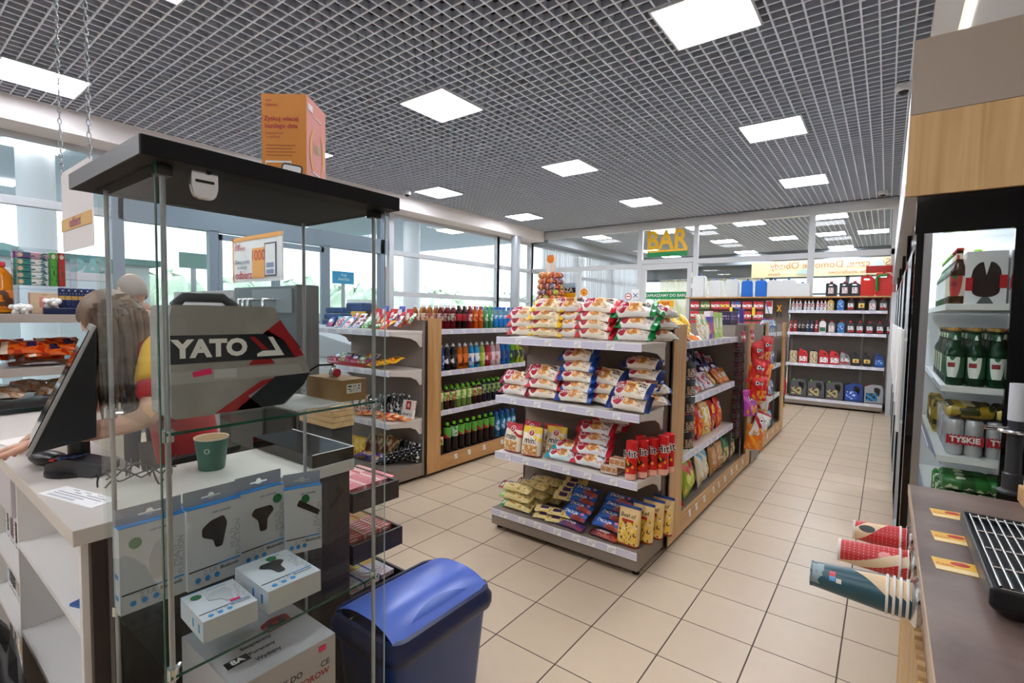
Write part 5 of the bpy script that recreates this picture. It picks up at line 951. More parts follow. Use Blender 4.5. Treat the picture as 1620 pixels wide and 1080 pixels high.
# cigarette style boxes / paperbacks in the pigeonholes
bx = []
cols_ = ['e9e6e0', '2b2c30', 'b8b2a6', '8c2a2c', 'dedad2', '4a6a8c', 'c9a24c', '1e2024']
for i, c_ in enumerate(cols_): bx.append(boxpack('small_carton', 'carton', .026, .10, .15, design('carton_%d' % i, c_, [('v', .05, .2, 'd8d8d8'), ('p', .1, .4, .9, .9, 8, 3, '77777c')], .5)))
k = 0
for z, h_, rr_ in ((.578, .9, 'upper'), (.358, 1.0, 'middle'), (.118, .95, 'lower')):
    x = -2.96
    n_ = 0
    while x < -2.46 and n_ < 15:
        s_ = rnd(.75, 1.05)*h_; bx[random.randrange(8)].put((x, .37, z), (0, 0, 0), (1, 1, s_), 'narrow carton, %s from left, %s pigeonhole of the white counter' % (ORD[n_], rr_)); x += .034; n_ += 1
# raised dark glass display on the counter end and its white band
rd = empty('raised_display_box', (0, 0, 0), label='flat black glass box with white rim on the customer end of the white counter', cat='display box')
MB().box(-2.0, .95, 1.001, -1.573, 1.118, 1.046).build('glass_box', M_blackg, rd, bevel=.002)
MB().box(-2.0, 1.114, 1.0462, -1.573, 1.118, 1.048).box(-1.577, .95, 1.0462, -1.573, 1.114, 1.048).build('rim', M_white, rd)
# tiers of sweets trays on the customer side
m_gum = [design('gum_%d' % i, c1, [('c', 3, 26, .32, c2), ('n', 0, 0, 1, 1, 24, .55, c3)], .4) for i, (c1, c2, c3) in enumerate((('e8a6a8', 'c2404c', 'f4e8e6'), ('efb85c', 'e0782c', 'f8e6b8'), ('dfe0ea', '3c4696', 'e8c838')))]
for i, (z, y1, l_) in enumerate(((.858, 1.345, 'upper'), (.655, 1.365, 'middle'), (.452, 1.39, 'lower'))):
    y0 = 1.122; tr = empty('sweets_tray', (0, 0, 0), label='dark %s tray of chewing gum on the customer side of the counter' % l_, cat='tray')
    x1 = -1.585+.0
    MB().box(-2.2, y0, z-.075, x1, y1, z-.055).box(-2.2, y1-.012, z-.055, x1, y1, z).box(x1-.012, y0, z-.055, x1, y1-.012, z).box(-2.2, y0, z-.055, x1-.012, y0+.012, z).build('tray', M_wenge, tr, bevel=.001)
    for r_ in range(3):
        for q in range(14):
            pass
gum = [[boxpack('gum_pack', 'gum pack', .078, .018, .016, design('gumw_%d%d' % (i, j), c1, [('u', .0, .14, c2), ('p', .2, .2, .8, .8, 2, 8, c3)], .35), bev=.002) for j, (c1, c2, c3) in enumerate(v)] for i, v in enumerate(((('eda6a2', 'c8404c', 'ffffff'), ('e78f98', 'f4dcd8', 'b0283c')), (('f0b04c', 'e87a28', 'fff2d0'), ('e8685c', 'f6dccc', 'ffffff')), (('2aa0d8', '1a5a9c', 'ffffff'), ('f0c83c', '4a3a9c', 'd82838'), ('ece6ee', '5a3c9c', 'e0405c'))))]
for i, (z, y1) in enumerate(((.858, 1.345), (.655, 1.365), (.452, 1.39))):
    tn = ('upper', 'middle', 'lower')[i]
    for r_ in range(3):
        for q in range(12):
            Kg = gum[i][(0 if q > 6 else 1) if i < 2 else (0 if (q > 8 and r_ > 0) else 1 if q > 5 else 2)]
            if i == 2 and r_ == 0: Kg = gum[2][2]
            Kg.put((-1.645-.0205*q*(1 if 1 else 0)-.0, 1.178+r_*.077, z-.052+.028), (0, 0, pi/2), (1, 1, 1.4), 'small gum pack, %s from the open end, %s row of the %s sweets tray' % (ORD[q], ('inner', 'middle', 'outer')[r_], tn))
# things on the counter
def cup_kind(H=.085):
    def fn(n):
        b = MB().lathe([(.030, 0), (.032, .003), (.041, H), (.0425, H+.001), (.0425, H+.005), (.040, H+.004), (.031, .008), (0, .008)], 28, [0, 0, 1, 1, 1, 2, 2], cap=False)
        b.v += []; b.text('o', Matrix(), .03, 3, .0, 1, lambda x, y: (.0395*sin(x/.039), -.0395*cos(x/.039), .060+y)); b.prism([(.0, 0)], 0, 0) if 0 else None
        return b.build(n, [P('cup_green', '3f6a5e', .5), P('cup_rim', 'e3cdb0', .5), P('cup_inside', 'd8b892', .6), P('cup_emblem', 'a9c4b4', .5)], smooth=40)
    return Kind('paper_cup', 'cup', fn)
cup_kind().put((-1.842, .735, zt_), (0, 0, .9), 1.25, 'green paper cup with cream rim standing on the white counter')
# monitor
mo = empty('pos_monitor', (0, 0, 0), label='black touch monitor with grey edge tilted back on the checkout counter', cat='monitor')
XM = -2.03; q0, q1, q2 = at(40, 722, 'x', XM), at(147, 514, 'x', XM), at(153, 692, 'x', XM)
def tri(p, d0, d1, m, nm, mat, bev=.003):
    n_ = len(p); bb = MB(); bb.add([(XM-d0, a_.y+d0*.19, a_.z) for a_ in p]+[(XM-d1, a_.y+d1*.19, a_.z) for a_ in p], [tuple(range(n_)), tuple(range(2*n_-1, n_-1, -1))]+[(i, n_+i, n_+(i+1) % n_, (i+1) % n_) for i in range(n_)], m); return bb.build(nm, mat, mo, bevel=bev)
ed = (q1-q0).normalized(); nn = Vector((0, -ed.z, ed.y)); w_ = nn*(-.011)
tri([q0, q0+w_, q1+w_, q1], 0, .30, 0, 'bezel', P('bezel_grey', '8d8a86', .4))
tri([q0+w_*1.02+ed*.006, q2, q1+w_*1.02-ed*.004], .004, .296, 0, 'rear_cover', P('monitor_black', '0e0f12', .35))
tri([q0-w_*.05+ed*.02, q0-w_*.3+ed*.02, q1-w_*.3-ed*.02, q1-w_*.05-ed*.02], .015, .285, 0, 'screen', M_blackg, 0)
bp = Vector((XM-.12, q2.y-.02, q2.z))
MB().tube([bp+Vector((0, 0, .06)), Vector((bp.x, bp.y, 1.012))], .03, 12).build('stand', M_black, mo, smooth=50)
MB().lathe([(.09, 0), (.09, .012), (.03, .02)], 24, 0).build('foot', M_black, mo, smooth=40, loc=(bp.x, bp.y, zt_))
# cables behind the monitor
for i in range(4):
    cx_, cy_ = XM+.08+.025*(i % 3), .43+.02*i; pts = []
    for k in range(30):
        t_ = k/29; pts.append((cx_+.16*t_*cos(i*.4)+.045*sin(t_*7+i), cy_+.13*t_+.04*cos(t_*6+i*2), 1.006+.05*abs(sin(t_*pi*(1.5+.3*i)))))
    tag(MB().tube(pts, .0026, 6).build('cable', M_black, smooth=60), 'thin dark cable looping on the counter behind the monitor', 'cable', 'cables behind the checkout monitor')
# scanner mouse, card terminal
b = MB(); b.sphere((0, 0, .022), (.085, .038, .024), 0, 20, 10); tag(b.build('handheld_scanner', M_black, smooth=60, loc=(-2.32, .40, zt_)), 'black rounded device lying on the counter below the monitor', 'scanner')
bpy.context.scene.objects['handheld_scanner'].rotation_euler = (0, 0, .35)
tm = empty('card_terminal', (-2.10, .445, zt_), .55, 'card payment terminal with red, yellow and green keys on the counter', 'card terminal')
MB().prism([(-.10, .0), (.07, .0), (.10, .02), (.10, .045), (-.02, .06), (-.10, .035)], -.038, .038).build('body', P('terminal_grey', '3a3c40', .4), tm, bevel=.004)
KIDS['card_terminal'][0].matrix_local = RX(pi/2)
for i, c_ in enumerate(('d0302c', 'e8c42c', '3fae3c')): MB().box(-.09, -.03+i*.02, .045, -.07, -.014+i*.02, .052).build('key', P('key_%d' % i, c_, .4), tm, bevel=.002)
for i in range(3):
    for j in range(3): MB().box(-.06+.02*j, -.03+i*.02, .05, -.045+.02*j, -.014+i*.02, .062).build('key', P('key_blue', '3c5a9c', .4), tm, bevel=.002)
o = MB().box(-.13, -.035, 0, .13, .035, .002).build('paper_strip', [M_tag], loc=(-1.85, .38, zt_)); o.rotation_euler = (0, 0, .25); tag(o, 'curled white receipt strip lying near the counter corner', 'paper')
def sheet(x, y, z, w_, h_, rz, label):
    o = MB().grid(lambda u, v: ((u-.5)*w_, (v-.5)*h_, .002+.006*(u-.5)**2*4), 6, 2).build('paper_sheet', P('paper', 'efe9e2', .7), loc=(x, y, z), smooth=60); o.rotation_euler = (0, 0, rz); tag(o, label, 'paper')
sheet(-2.75, .42, zt_, .2, .14, .3, 'white sheet of paper on the counter left of the monitor')
o = MB().box(-.09, -.06, 0, .09, .06, .008).build('leaflet', [P('leaflet_blue', '2a5f9c', .5)], loc=(-1.72, .43, .718)); o.rotation_euler = (.0, 0, .4); tag(o, 'blue leaflet lying on the white shelf under the counter top', 'leaflet')
# black sack and brown box on the floor left
def lump(n, r_, mat, loc, seed, label, cat):
    b = MB(); b.sphere((0, 0, 0), 1.0, 0, 28, 18)
    b.v = [Vector((v.x*r_[0], v.y*r_[1], v.z*r_[2]))*(1+.22*noise.noise(v*2.2+Vector((seed, 0, 0)))+.06*noise.noise(v*7)) for v in b.v]
    o = b.build(n, mat, smooth=80, loc=loc); tag(o, label, cat)
lump('bin_bag', (.36, .13, .30), P('bin_bag_black', '151517', .25), (-2.15, .17, .36), 3, 'black rubbish bag slumped in front of the counter shelves', 'bag')
bpy.data.objects['bin_bag'].location = (-2.22, .165, .32)
o = MB().box(-.10, -.1, 0, .12, .06, .34).build('cardboard_box', P('kraft', '9c7448', .7), loc=(-1.70, .20, 0), bevel=.003); tag(o, 'brown cardboard box on the floor beside the black bag', 'box')
# ---- rack behind the cashier
RK = empty('counter_rack', (0, 0, 0), label='shelved rack with sweets and cigarettes behind the cashier at the left edge', cat='rack')
RX0 = -3.6
for z, t_, nm2 in ((1.508, .045, 'shelf'), (1.225, .045, 'shelf')): MB().box(RX0-.40, -.5, z-t_, RX0, .95, z).build(nm2, P('rack_shelf', 'b3aaa2', .5), RK, bevel=.002)
MB().box(RX0-.42, -.5, .0, RX0+.02, .95, .985).build('cabinet', P('rack_cabinet', 'd8cfc4', .5), RK); MB().box(RX0-.4, -.5, 1.02, RX0+.01, .95, 1.045).build('shelf', M_dark, RK)
for y in (-.5, .225, .94): MB().box(RX0-.40, y, .985, RX0-.02, y+.008, 1.5).build('glass_divider', M_glassc, RK)
MB().box(RX0-.405, -.5, .985, RX0-.395, .95, 1.5).build('glass_back', M_glassc, RK)
def rk(K, y, z, label, x=RX0-.12, lean=-10, rz=0, sc=1): K.put((x, y, z), (R(lean), 0, pi/2+rz), sc, label)
m = design('orange_bag', 'e8661c', [('n', .0, 0, 1, 1, 4, .52, 'c4300c'), ('r', .55, .3, .75, .7, '3a2a4c'), ('u', .05, .2, 'f6e0c8')], .22); K_orb = BK('orange_snack_pack', 'snack pack', .2, .13, .05, m, 'pillow', 'u', seed=151)
for i in range(8): rk(K_orb, .34+.07*i-.1*(i > 4), 1.24+.018*(i % 4), 'glossy orange snack pack, %s from the left on the rack behind the cashier' % ORD[i], lean=-62+8*(i % 3), rz=rnd(-.5, .5), x=RX0-.08-.06*(i % 3))
m = design('brown_bar', '4a2c20', [('v', .8, 1.1, 'e8e0d8'), ('n', 0, 0, 1, 1, 6, .6, '8a5a30')], .3); K_brb = bar('brown_biscuit_pack', 'biscuit pack', .26, .06, .03, m, [], 152)
rk(K_brb, .62, 1.235, 'long brown biscuit pack at the front of the orange packs', x=RX0-.05, lean=-70)
m = design('pastry', 'd8b48c', [('n', 0, 0, 1, 1, 3, .5, 'f2e8dc'), ('n', 0, 0, 1, 1, 5, .58, 'b8623c')], .4); K_pst = BK('wrapped_pastry', 'pastry', .15, .1, .06, m, 'pillow', 'u', seed=153)
for i in range(7): rk(K_pst, .28+.095*i, 1.06+.02*(i % 2), 'wrapped pastry on the lower rack level, %s from the left' % ORD[i], lean=-60, rz=rnd(-.5, .5), x=RX0-.1-.08*(i % 2))
for i, (y, w_, c_) in enumerate(((.33, .1, 'e4a0a8'), (.52, .14, 'c7d4e0'), (.74, .16, 'a9c0d4'))):
    o = MB().box(-.1, 0, 0, .1, w_, .13).build('clear_bin', glassy('bin_clear_%d' % i, ('e6dfe4', 'dfe8ee', 'd4e2ec')[i], add=.06), loc=(RX0-.28, y, 1.227)); tag(o, 'clear plastic bin, %s one behind the orange packs' % ('left', 'middle', 'right')[i], 'bin')
yq = lambda px_: at(px_, 470, 'x', RX0-.1).y
# on top shelf: boxed rolling papers, carton, navy bottles, tray, orange juice
zs = 1.509
for i, (c1, c2) in enumerate((('2f8a80', 'e8e8e0'), ('2f8a80', 'dfe8e4'), ('2f8a80', 'e0e4e0'), ('3a9a8e', 'e6e6e2'), ('7a4a8c', 'd8a8b8'))):
    K = boxpack('tea_carton', 'carton', yq(80)-yq(24), .06, .034, design('teabox_%d' % i, c1, [('u', .5, 1.1, c2), ('n', .3, 0, 1, 1, 4, .52, '2a6a70'), ('e', .2, .5, .08, .35, 'f0c8a0')], .4)); rk(K, yq(52), zs+.155+i*.036, 'long teal carton, %s in the stack on the rack top' % LAY[i] if i < 4 else 'purple carton lying on top of the teal stack', x=RX0-.12, lean=0, rz=rnd(-.03, .03))
for i, (c_, l_) in enumerate((('4fa83c', 'green'), ('b8302c', 'dark red'))):
    K = boxpack('tall_carton', 'carton', yq(98)-yq(87), .06, .185, design('tallbox_%d' % i, c_, [('e', .5, .88, .3, .07, 'e8e0c8'), ('n', .1, .1, .9, .6, 4, .55, '1c5a2c')], .4)); rk(K, yq(88)+(yq(100)-yq(87))*i, zs+.155, 'tall %s carton standing on the rack beside the teal stack' % l_, x=RX0-.12, lean=0)
ya, yb2 = yq(26), yq(118)
ac = MB().box(-.14, ya, .13, .0, yb2, .134).box(-.14, ya, .345, .0, yb2, .349).box(-.14, ya, 0, .0, ya+.004, .349).box(-.14, yb2-.004, 0, .0, yb2, .349).box(-.144, ya, 0, -.14, yb2, .349)
tag(ac.build('acrylic_display', glassy('acrylic', 'f2f4f6', add=.05), loc=(RX0-.03, 0, zs-.0)), 'clear acrylic display stand holding cartons on the rack top', 'display stand')
K = boxpack('kraft_carton', 'carton', yq(88)-yq(45), .07, .115, design('kraftbox', 'd6bc9c', [('c', 1, 5, .12, 'b8926c'), ('r', .3, .3, .6, .8, 'd08a7c')], .6)); rk(K, yq(66), zs, 'pale kraft carton with pink print on the rack top', x=RX0-.03, lean=0)
Knv = boxpack('navy_pack', 'pack', .027, .03, .11, design('navypack', '1c2e5c', [('v', .4, .6, 'c8a25c'), ('p', .2, .65, .8, .9, 6, 4, 'e0e0e8')], .3), bev=.006)
for i in range(6): rk(Knv, yq(93)+(yq(103)-yq(93))*i, zs+.035, 'navy blue pack, %s from left, standing in the dark tray on the rack' % ORD[i], x=RX0-.03, lean=0)
o = MB().box(-.1, yq(62), 0, .0, .945, .035).build('dark_tray', P('navy_tray', '16264a', .3), loc=(RX0-.0, 0, zs), bevel=.004); tag(o, 'dark navy tray on the front of the rack top', 'tray')
K = bottle_kind('juice_jug', 'juice bottle', .27, .05, liquid('liq_oj', 'ee8c1c', .4), c_red, lab('oj', 'e8801c', ('n', 0, 0, 1, 1, 4, .5, '5a3418')), labz=(.1, .45)); K.put((RX0-.12, yq(2), zs), label='orange juice bottle at the left edge on the rack top')
def gyp(n):
    b = MB()
    for i in range(14): b.sphere((rnd(-.05, .05), rnd(-.03, .03), rnd(.008, .04)), rnd(.01, .018), 0, 8, 6)
    return b.build(n, P('tissue_white', 'ecebe8', .8), smooth=70)
Kgy = Kind('crumpled_wrapper', 'wrapper', gyp); Kgy.put((RX0-.03, yq(26), zs), label='crumpled white wrapper on the rack, left one'); Kgy.put((RX0-.02, yq(72), zs+.036), label='crumpled white wrapper on the rack in front of the dark tray')
for i in range(12):
    c_ = ('c9a06c', 'd8605c', 'e8e4dc', 'b8803c')[i % 4]
# ---- hot drinks machine, cigarette cabinet, poster
HM = empty('coffee_machine', (0, 0, 0), label='grey self service machine with chrome taps, behind the red and grey tool case', cat='machine')
pa, pb_ = at(370, 455, 'y', 1.75), at(470, 444, 'y', 1.75)
MB().box(pa.x, 1.75, 1.0, pb_.x-.015, 1.90, pa.z).build('housing', P('machine_grey', '6c747b', .35, .3), HM, bevel=.006)
MB().box(pb_.x-.015, 1.745, .0, pb_.x+.01, 1.90, pa.z+.005).build('side_column', P('column_taupe', '5f5c5c', .4), HM, bevel=.004)
MB().box(pa.x+.3, 1.74, pa.z-.18, pb_.x-.05, 1.75, pa.z-.02).build('front_panel', P('machine_grey2', '8d979f', .3, .3), HM)
for i, px_ in enumerate((382, 389, 397, 421)):
    q = at(px_, 478, 'y', 1.68); MB().tube([(q.x, 1.74, q.z+.02), (q.x, 1.66, q.z+.02), (q.x, 1.66, q.z-.05)], .014, 10).build('tap', M_chrome, HM, smooth=50)
MB().box(pa.x-.2, 1.72, 0, pb_.x-.016, 1.92, .99).build('base_cabinet', P('cabinet_darkbrown', '2e2725', .5), HM)
o = HM; MB().box(pa.x+.02, 1.705, .55, pa.x+.5, 1.72, .93).build('hatch', P('hatch_grey', '4c4846', .45), HM, bevel=.003)
pl, pr = at(368, 378, 'y', 1.8), at(446, 363, 'y', 1.8); pz = at(446, 443, 'y', 1.8).z
b = MB().box(pl.x, 1.80, pz, pr.x, 1.81, pl.z, 0); Mf = T(0, 1.798, 0) @ FACE_mY; W_ = pr.x-pl.x; H_ = pl.z-pz
b.box(pl.x, 1.797, pl.z-.03, pr.x, 1.80, pl.z, 1).box(pl.x, 1.797, pz, pl.x+.015, 1.80, pl.z, 1)
b.box(pl.x+.43*W_, 1.796, pz+.07*H_, pl.x+.68*W_, 1.80, pz+.72*H_, 1); b.prism(rounded([(pl.x+.68*W_, -(pz+.12*H_)), (pl.x+.9*W_, -(pz+.12*H_)), (pl.x+.9*W_, -(pz+.80*H_)), (pl.x+.68*W_, -(pz+.80*H_))][::-1], .03), 0, .002, 2) if 0 else None
b.box(pl.x+.68*W_, 1.795, pz+.10*H_, pl.x+.9*W_, 1.798, pz+.80*H_, 2).box(pl.x+.695*W_, 1.794, pz+.13*H_, pl.x+.885*W_, 1.796, pz+.77*H_, 0).box(pl.x+.72*W_, 1.793, pz+.15*H_, pl.x+.86*W_, 1.795, pz+.24*H_, 3).box(pl.x+.72*W_, 1.793, pz+.28*H_, pl.x+.86*W_, 1.795, pz+.38*H_, 3)
for s_, u, v, sz, mi in (('1000', .55, .55, .105, 4), ('Zbieraj punkty', .22, .45, .04, 5), ('za zakupy', .22, .33, .04, 5), ('i odbierz', .22, .15, .085, 4), ('Shell', .13, .82, .04, 4), ('ClubSmart', .17, .75, .04, 4)):
    b.text(s_, T(pl.x+u*W_, 1.795, pz+v*H_) @ FACE_mY, sz, mi, .01)
tag(b.build('promotional_poster', [P('poster_white', 'eee9ea', .5), P('poster_orange', 'f0a85c', .5), P('poster_phone', '4a4e5c', .5), P('poster_blue', '8a93b8', .5), M_red_ink, P('poster_text', '5a6a84', .5)]), 'white poster with orange card and phone, standing on the grey machine', 'poster')
p1 = at(275, 462, 'y', 1.95); p2 = at(368, 456, 'y', 1.95)
cg = empty('cigarette_cabinet', (0, 0, 0), label='low grey cigarette cabinet with price strips left of the grey machine', cat='cabinet')
MB().box(p1.x, 1.95, .0, p2.x, 2.3, p1.z).build('body', P('cig_grey', 'a9a2a6', .5), cg)
for r_ in range(2):
    MB().box(p1.x+.02, 1.935, p1.z-.24-.22*r_, p2.x-.02, 1.95, p1.z-.06-.22*r_).build('front_flap', design('cig_flap', 'b4acb2', [('p', .05, .2, .95, .8, 4, 9, '8a8088'), ('v', .9, 1.1, 'd8d4d8')], .4) if 'cig_flap' not in _M else _M['cig_flap'], cg)
# wooden crate on its stand, blue freezer things by the window
ws = empty('display_stand', (0, 0, 0), label='dark stand behind the counter end carrying a slatted wooden crate', cat='stand')
MB().box(-3.0, 1.725, 0, -2.64, 1.865, .84).build('body', M_dark, ws, bevel=.003)
b = MB(); 
for i in range(4): b.box(-3.0, 1.72, .843+i*.034, -2.63, 1.87, .874+i*.034)
tag(b.build('wooden_crate', [wood('crate_pine', 'dcb98a', 'c49c66', 'x', 1.5)], bevel=.002), 'pale slatted wooden crate on the dark stand behind the counter', 'crate')
fz = empty('chest_freezer', (0, 0, 0), label='white chest freezer by the entrance with blue boxes on it', cat='freezer')
f1, f2, f3 = at(478, 522, 'y', 3.3), at(561, 547, 'y', 3.3), at(561, 570, 'y', 3.3)
b = MB(FACE_mY @ T(0, 0, -3.3)); b.prism([(f1.x-.3, f3.z), (f2.x, f3.z), (f2.x, f2.z), (f1.x-.3, f1.z+.06)], -.5, 0); b.build('sloped_lid', P('freezer_lid', 'b9bcc2', .4), fz, bevel=.004)
MB().box(f1.x-.3, 3.32, .08, f2.x-.01, 3.8, f3.z-.002).build('body', P('freezer_white', 'd4d6da', .4), fz, bevel=.006)
MB().box(f1.x-.25, 3.36, 0, f2.x-.06, 3.76, .08).build('foot_frame', M_black, fz)
a_, c_ = at(516, 500, 'y', 3.75), at(556, 545, 'y', 3.75)
o = MB().box(a_.x, 3.93, .95, c_.x, 4.15, a_.z).build('light_blue_box', [P('lightblue', '9cc8ea', .5)], bevel=.004); tag(o, 'light blue box standing by the entrance, seen through the glass case', 'box')
a_, c_ = at(482, 490, 'y', 3.75), at(514, 545, 'y', 3.75)
def jeans(n): 
    b = MB(); 
    for i in range(6): b.box(a_.x+.01*i, 3.93+.02*i, 1.10+i*.085, c_.x-.01*i, 4.2, 1.18+i*.085)
    return b.build(n, mottled('navy_cloth', '1e3a66', '2c4f86', 9, .7), bevel=.02)
tag(jeans('folded_blue_sacks'), 'navy blue sacks piled by the entrance left of the light blue box', 'sacks')
a_, c_ = at(522, 478, 'y', 3.72), at(550, 492, 'y', 3.72); o = MB().box(a_.x, 3.95, c_.z, c_.x, 4.1, a_.z).build('dark_blue_bag', mottled('navy_cloth2', '22355e', '31508c', 9, .7), bevel=.02); tag(o, 'small dark blue bag on top near the entrance', 'bag')
# hanging poster on two chains
hp = empty('hanging_poster', (0, 0, 0), label='white poster with an orange stripe hanging from the ceiling on two chains', cat='poster')
h0, h1, h2 = at(96, 268, 'y', .62), at(143, 248, 'y', .62), at(145, 388, 'y', .62)
b = MB().box(h0.x, .62, h2.z, h1.x, .626, h0.z-.02, 0).box(h0.x, .616, h2.z+.24*(h0.z-h2.z)*1.0, h1.x, .62, h2.z+.38*(h0.z-h2.z), 1); b.text('odbierz', T((h0.x+h1.x)/2, .614, h2.z+.31*(h0.z-h2.z)) @ FACE_mY, .06, 2, .01)
b.build('panel', [P('poster_white2', 'e6e2e0', .5), P('poster_stripe', 'd9b06c', .5), P('poster_txt', 'a8407c', .5)], hp)
for X in (h0.x+.01, h1.x-.01):
    b = MB(); z = h0.z-.03; i = 0
    while z < 3.6:
        a1 = (i % 2)*pi/2; pts = [(X+.007*cos(t_)*cos(a1), .62+.007*cos(t_)*sin(a1), z+.016+.016*sin(t_)) for t_ in [k*2*pi/8 for k in range(8)]]; b.tube(pts, .0022, 4, close=True); z += .026; i += 1
    b.build('chain', M_steel, hp)
# ================================================================ GLASS DISPLAY CASE
cx0, cx1, cy0, cy1 = -1.535, -1.135, .362, .908; zb, ztp = .36, 1.83
DC = empty('glass_display_case', (0, 0, 0), label='tall glass display case with black top and aluminium posts in the left foreground', cat='display case')
MB().box(cx0-.045, cy0-.035, ztp, cx1+.04, cy1+.02, ztp+.036).build('top_board', [P('case_top', '0a0b0e', .55, 0, Specular_IOR_Level=.25)], DC, bevel=.0015)
MB().box(cx0-.046, cy0-.0365, ztp+.0005, cx1+.035, cy0-.0345, ztp+.0355).build('edge_band', P('case_edge_grey', '6c6e72', .4), DC)
MB().box(cx0, cy0, 0, cx1, cy1, zb).build('base_cabinet', M_wenge, DC, bevel=.003)
g_ = .006
for nm2, bx_ in (('front_pane', (cx1-g_, cy0, zb, cx1, cy1, ztp)), ('near_pane', (cx0, cy0, zb, cx1-g_, cy0+g_, ztp)), ('far_pane', (cx0, cy1-g_, zb, cx1-g_, cy1, ztp)), ('left_pane', (cx0, cy0+g_, zb, cx0+g_, cy1-g_, ztp))):
    MB().box(*bx_).build(nm2, M_glassc, DC)
# green polished pane edges and thin chrome posts
MB().box(cx1-.007, cy0-.0015, zb, cx1+.0005, cy0+.0005, ztp).build('pane_edge', M_gedge, DC)
MB().box(cx1-.001, cy1+.0005, zb, cx1+.001, cy1+.003, ztp).build('pane_edge', P('pane_edge_pale', 'a9c8c4', .15), DC)
pz_ = P('post_alu', 'b2b4b8', .3, .7)
for x, y in ((cx1-.022, cy0+.018), (cx1-.022, cy1-.02), (cx0+.02, cy0+.018), (cx0+.02, cy1-.02)):
    MB().lathe([(.0055, zb), (.0055, ztp)], 12, 0, x, y).build('post', pz_, DC, smooth=40)
    for z in (.79, 1.29): MB().lathe([(.011, z-.012), (.011, z+.012)], 14, 0, x, y).tube([(x, y, z), (x-.02*(1 if x > -1.4 else -1), y+.02*(1 if y < .6 else -1), z)], .005, 8).build('clamp', M_chrome, DC, smooth=40)
for x, y in ((cx1-.022, cy0+.018), (cx1-.022, cy1-.02)): MB().box(x-.016, y-.014, ztp-.02, x+.016, y+.014, ztp).build('corner_block', M_black, DC, bevel=.002)
for z in (1.298, .788, .375): MB().box(cx0+.012, cy0+.012, z-.006, cx1-.012, cy1-.012, z).build('glass_shelf', M_glassc, DC); MB().box(cx1-.0125, cy0+.012, z-.006, cx1-.0115, cy1-.012, z).build('shelf_edge', M_gedge, DC)
# lock on the front pane
Lp = at(321, 288, 'x', cx1+.002)
def locky(n):
    o = MB(T(cx1, Lp.y, Lp.z) @ FACE_pX).prism(rounded([(-.026, .042), (-.026, -.015), (-.018, -.036), (.018, -.036), (.026, -.015), (.026, .042)], .012, 5), 0, .014, 0).build('lock_plate', M_chrome, DC, bevel=.002, smooth=30)
    MB(T(cx1+.014, Lp.y, Lp.z) @ FACE_pX).prism([(.006+.006*cos(k*pi/6), .02+.006*sin(k*pi/6)) for k in range(12)], 0, .003, 0).box(-.018, -.004, 0, .016, .001, .002).build('keyhole', M_black, o)
locky('l')
# orange promotional carton on top
PB = V3(-1.328, .663, 0); MP = T(PB.x, PB.y, 0) @ RZ(YAW); x0, x1, y0, y1, z0, z1 = 0, .117, 0, .133, ztp+.037, 2.112
b = MB(MP).box(x0, y0, z0, x1, y1, z1, 0)
b.f, b.m, b.uv = b.f, [0, 1, 0, 1, 0, 0], b.uv
Wx, Hz = x1-x0, z1-z0; Mf = lambda u, v: T(x0+u*Wx, y0-.0012, z0+v*Hz) @ FACE_mY
for s_, u, v, sz, mi, bo in (('Zyskuj wiecej', .44, .74, .019, 2, .03), ('kazdego dnia', .44, .665, .019, 2, .03), ('Shell', .16, .93, .009, 2, .02), ('ClubSmart', .22, .885, .009, 2, .02), ('Zeskanuj kod', .28, .59, .010, 3, .02), ('w aplikacji', .26, .55, .010, 3, .02)): b.text(s_, Mf(u, v), sz*Wx/.135, mi, bo)
for i in range(4): b.box(x0+.1*Wx, y0-.001, z0+(.46-.035*i)*Hz, x0+(.75-.08*(i % 2))*Wx, y0, z0+(.468-.035*i)*Hz, 3)
b.box(x0+.08*Wx, y0-.0012, z0+.02*Hz, x0+.66*Wx, y0-.0002, z0+.30*Hz, 4).box(x0+.1*Wx, y0-.0016, z0+.04*Hz, x0+.64*Wx, y0-.0006, z0+.28*Hz, 0)
b.M = MP @ Mf(.64, .12) @ RZ(-.18) @ Matrix.Scale(.8, 4); b.prism(rounded([(-.035, -.05), (.035, -.05), (.035, .045), (-.035, .045)], .012), 0, .001, 5).prism(rounded([(-.030, -.046), (.030, -.046), (.030, .040), (-.030, .040)], .008), .001, .0015, 4); b.M = MP
Ms = lambda u, v: T(x1+.0012, y0+u*(y1-y0), z0+v*Hz) @ FACE_pX
b.text('100', Ms(.5, .50), .034, 6, .03); b.text('(', Ms(.22, .5), .12, 7, 0); b.text(')', Ms(.8, .5), .12, 7, 0)
for i in range(3): b.box(x1, y0+.25*(y1-y0), z0+(.12+.05*i)*Hz, x1+.001, y0+(.85-.1*i)*(y1-y0), z0+(.135+.05*i)*Hz, 4)
b.box(x1, y0+.4*(y1-y0), z0+.83*Hz, x1+.001, y0+.75*(y1-y0), z0+.84*Hz, 4).box(x1, y0+.08*(y1-y0), z0+.86*Hz, x1+.001, y0+.3*(y1-y0), z0+.93*Hz, 4)
tag(b.build('promotional_carton', [P('carton_orange', 'dd8a12', .5), P('carton_coral', 'ea9484', .5), P('txt_red', 'c03c1c', .5), P('txt_brown', 'b05a14', .5), M_wht, M_dark, P('txt_olive', 'b8a06c', .5), P('txt_gold', 'f0b04c', .5)], bevel=.0012), 'orange and coral promotional carton standing on top of the glass case', 'carton')
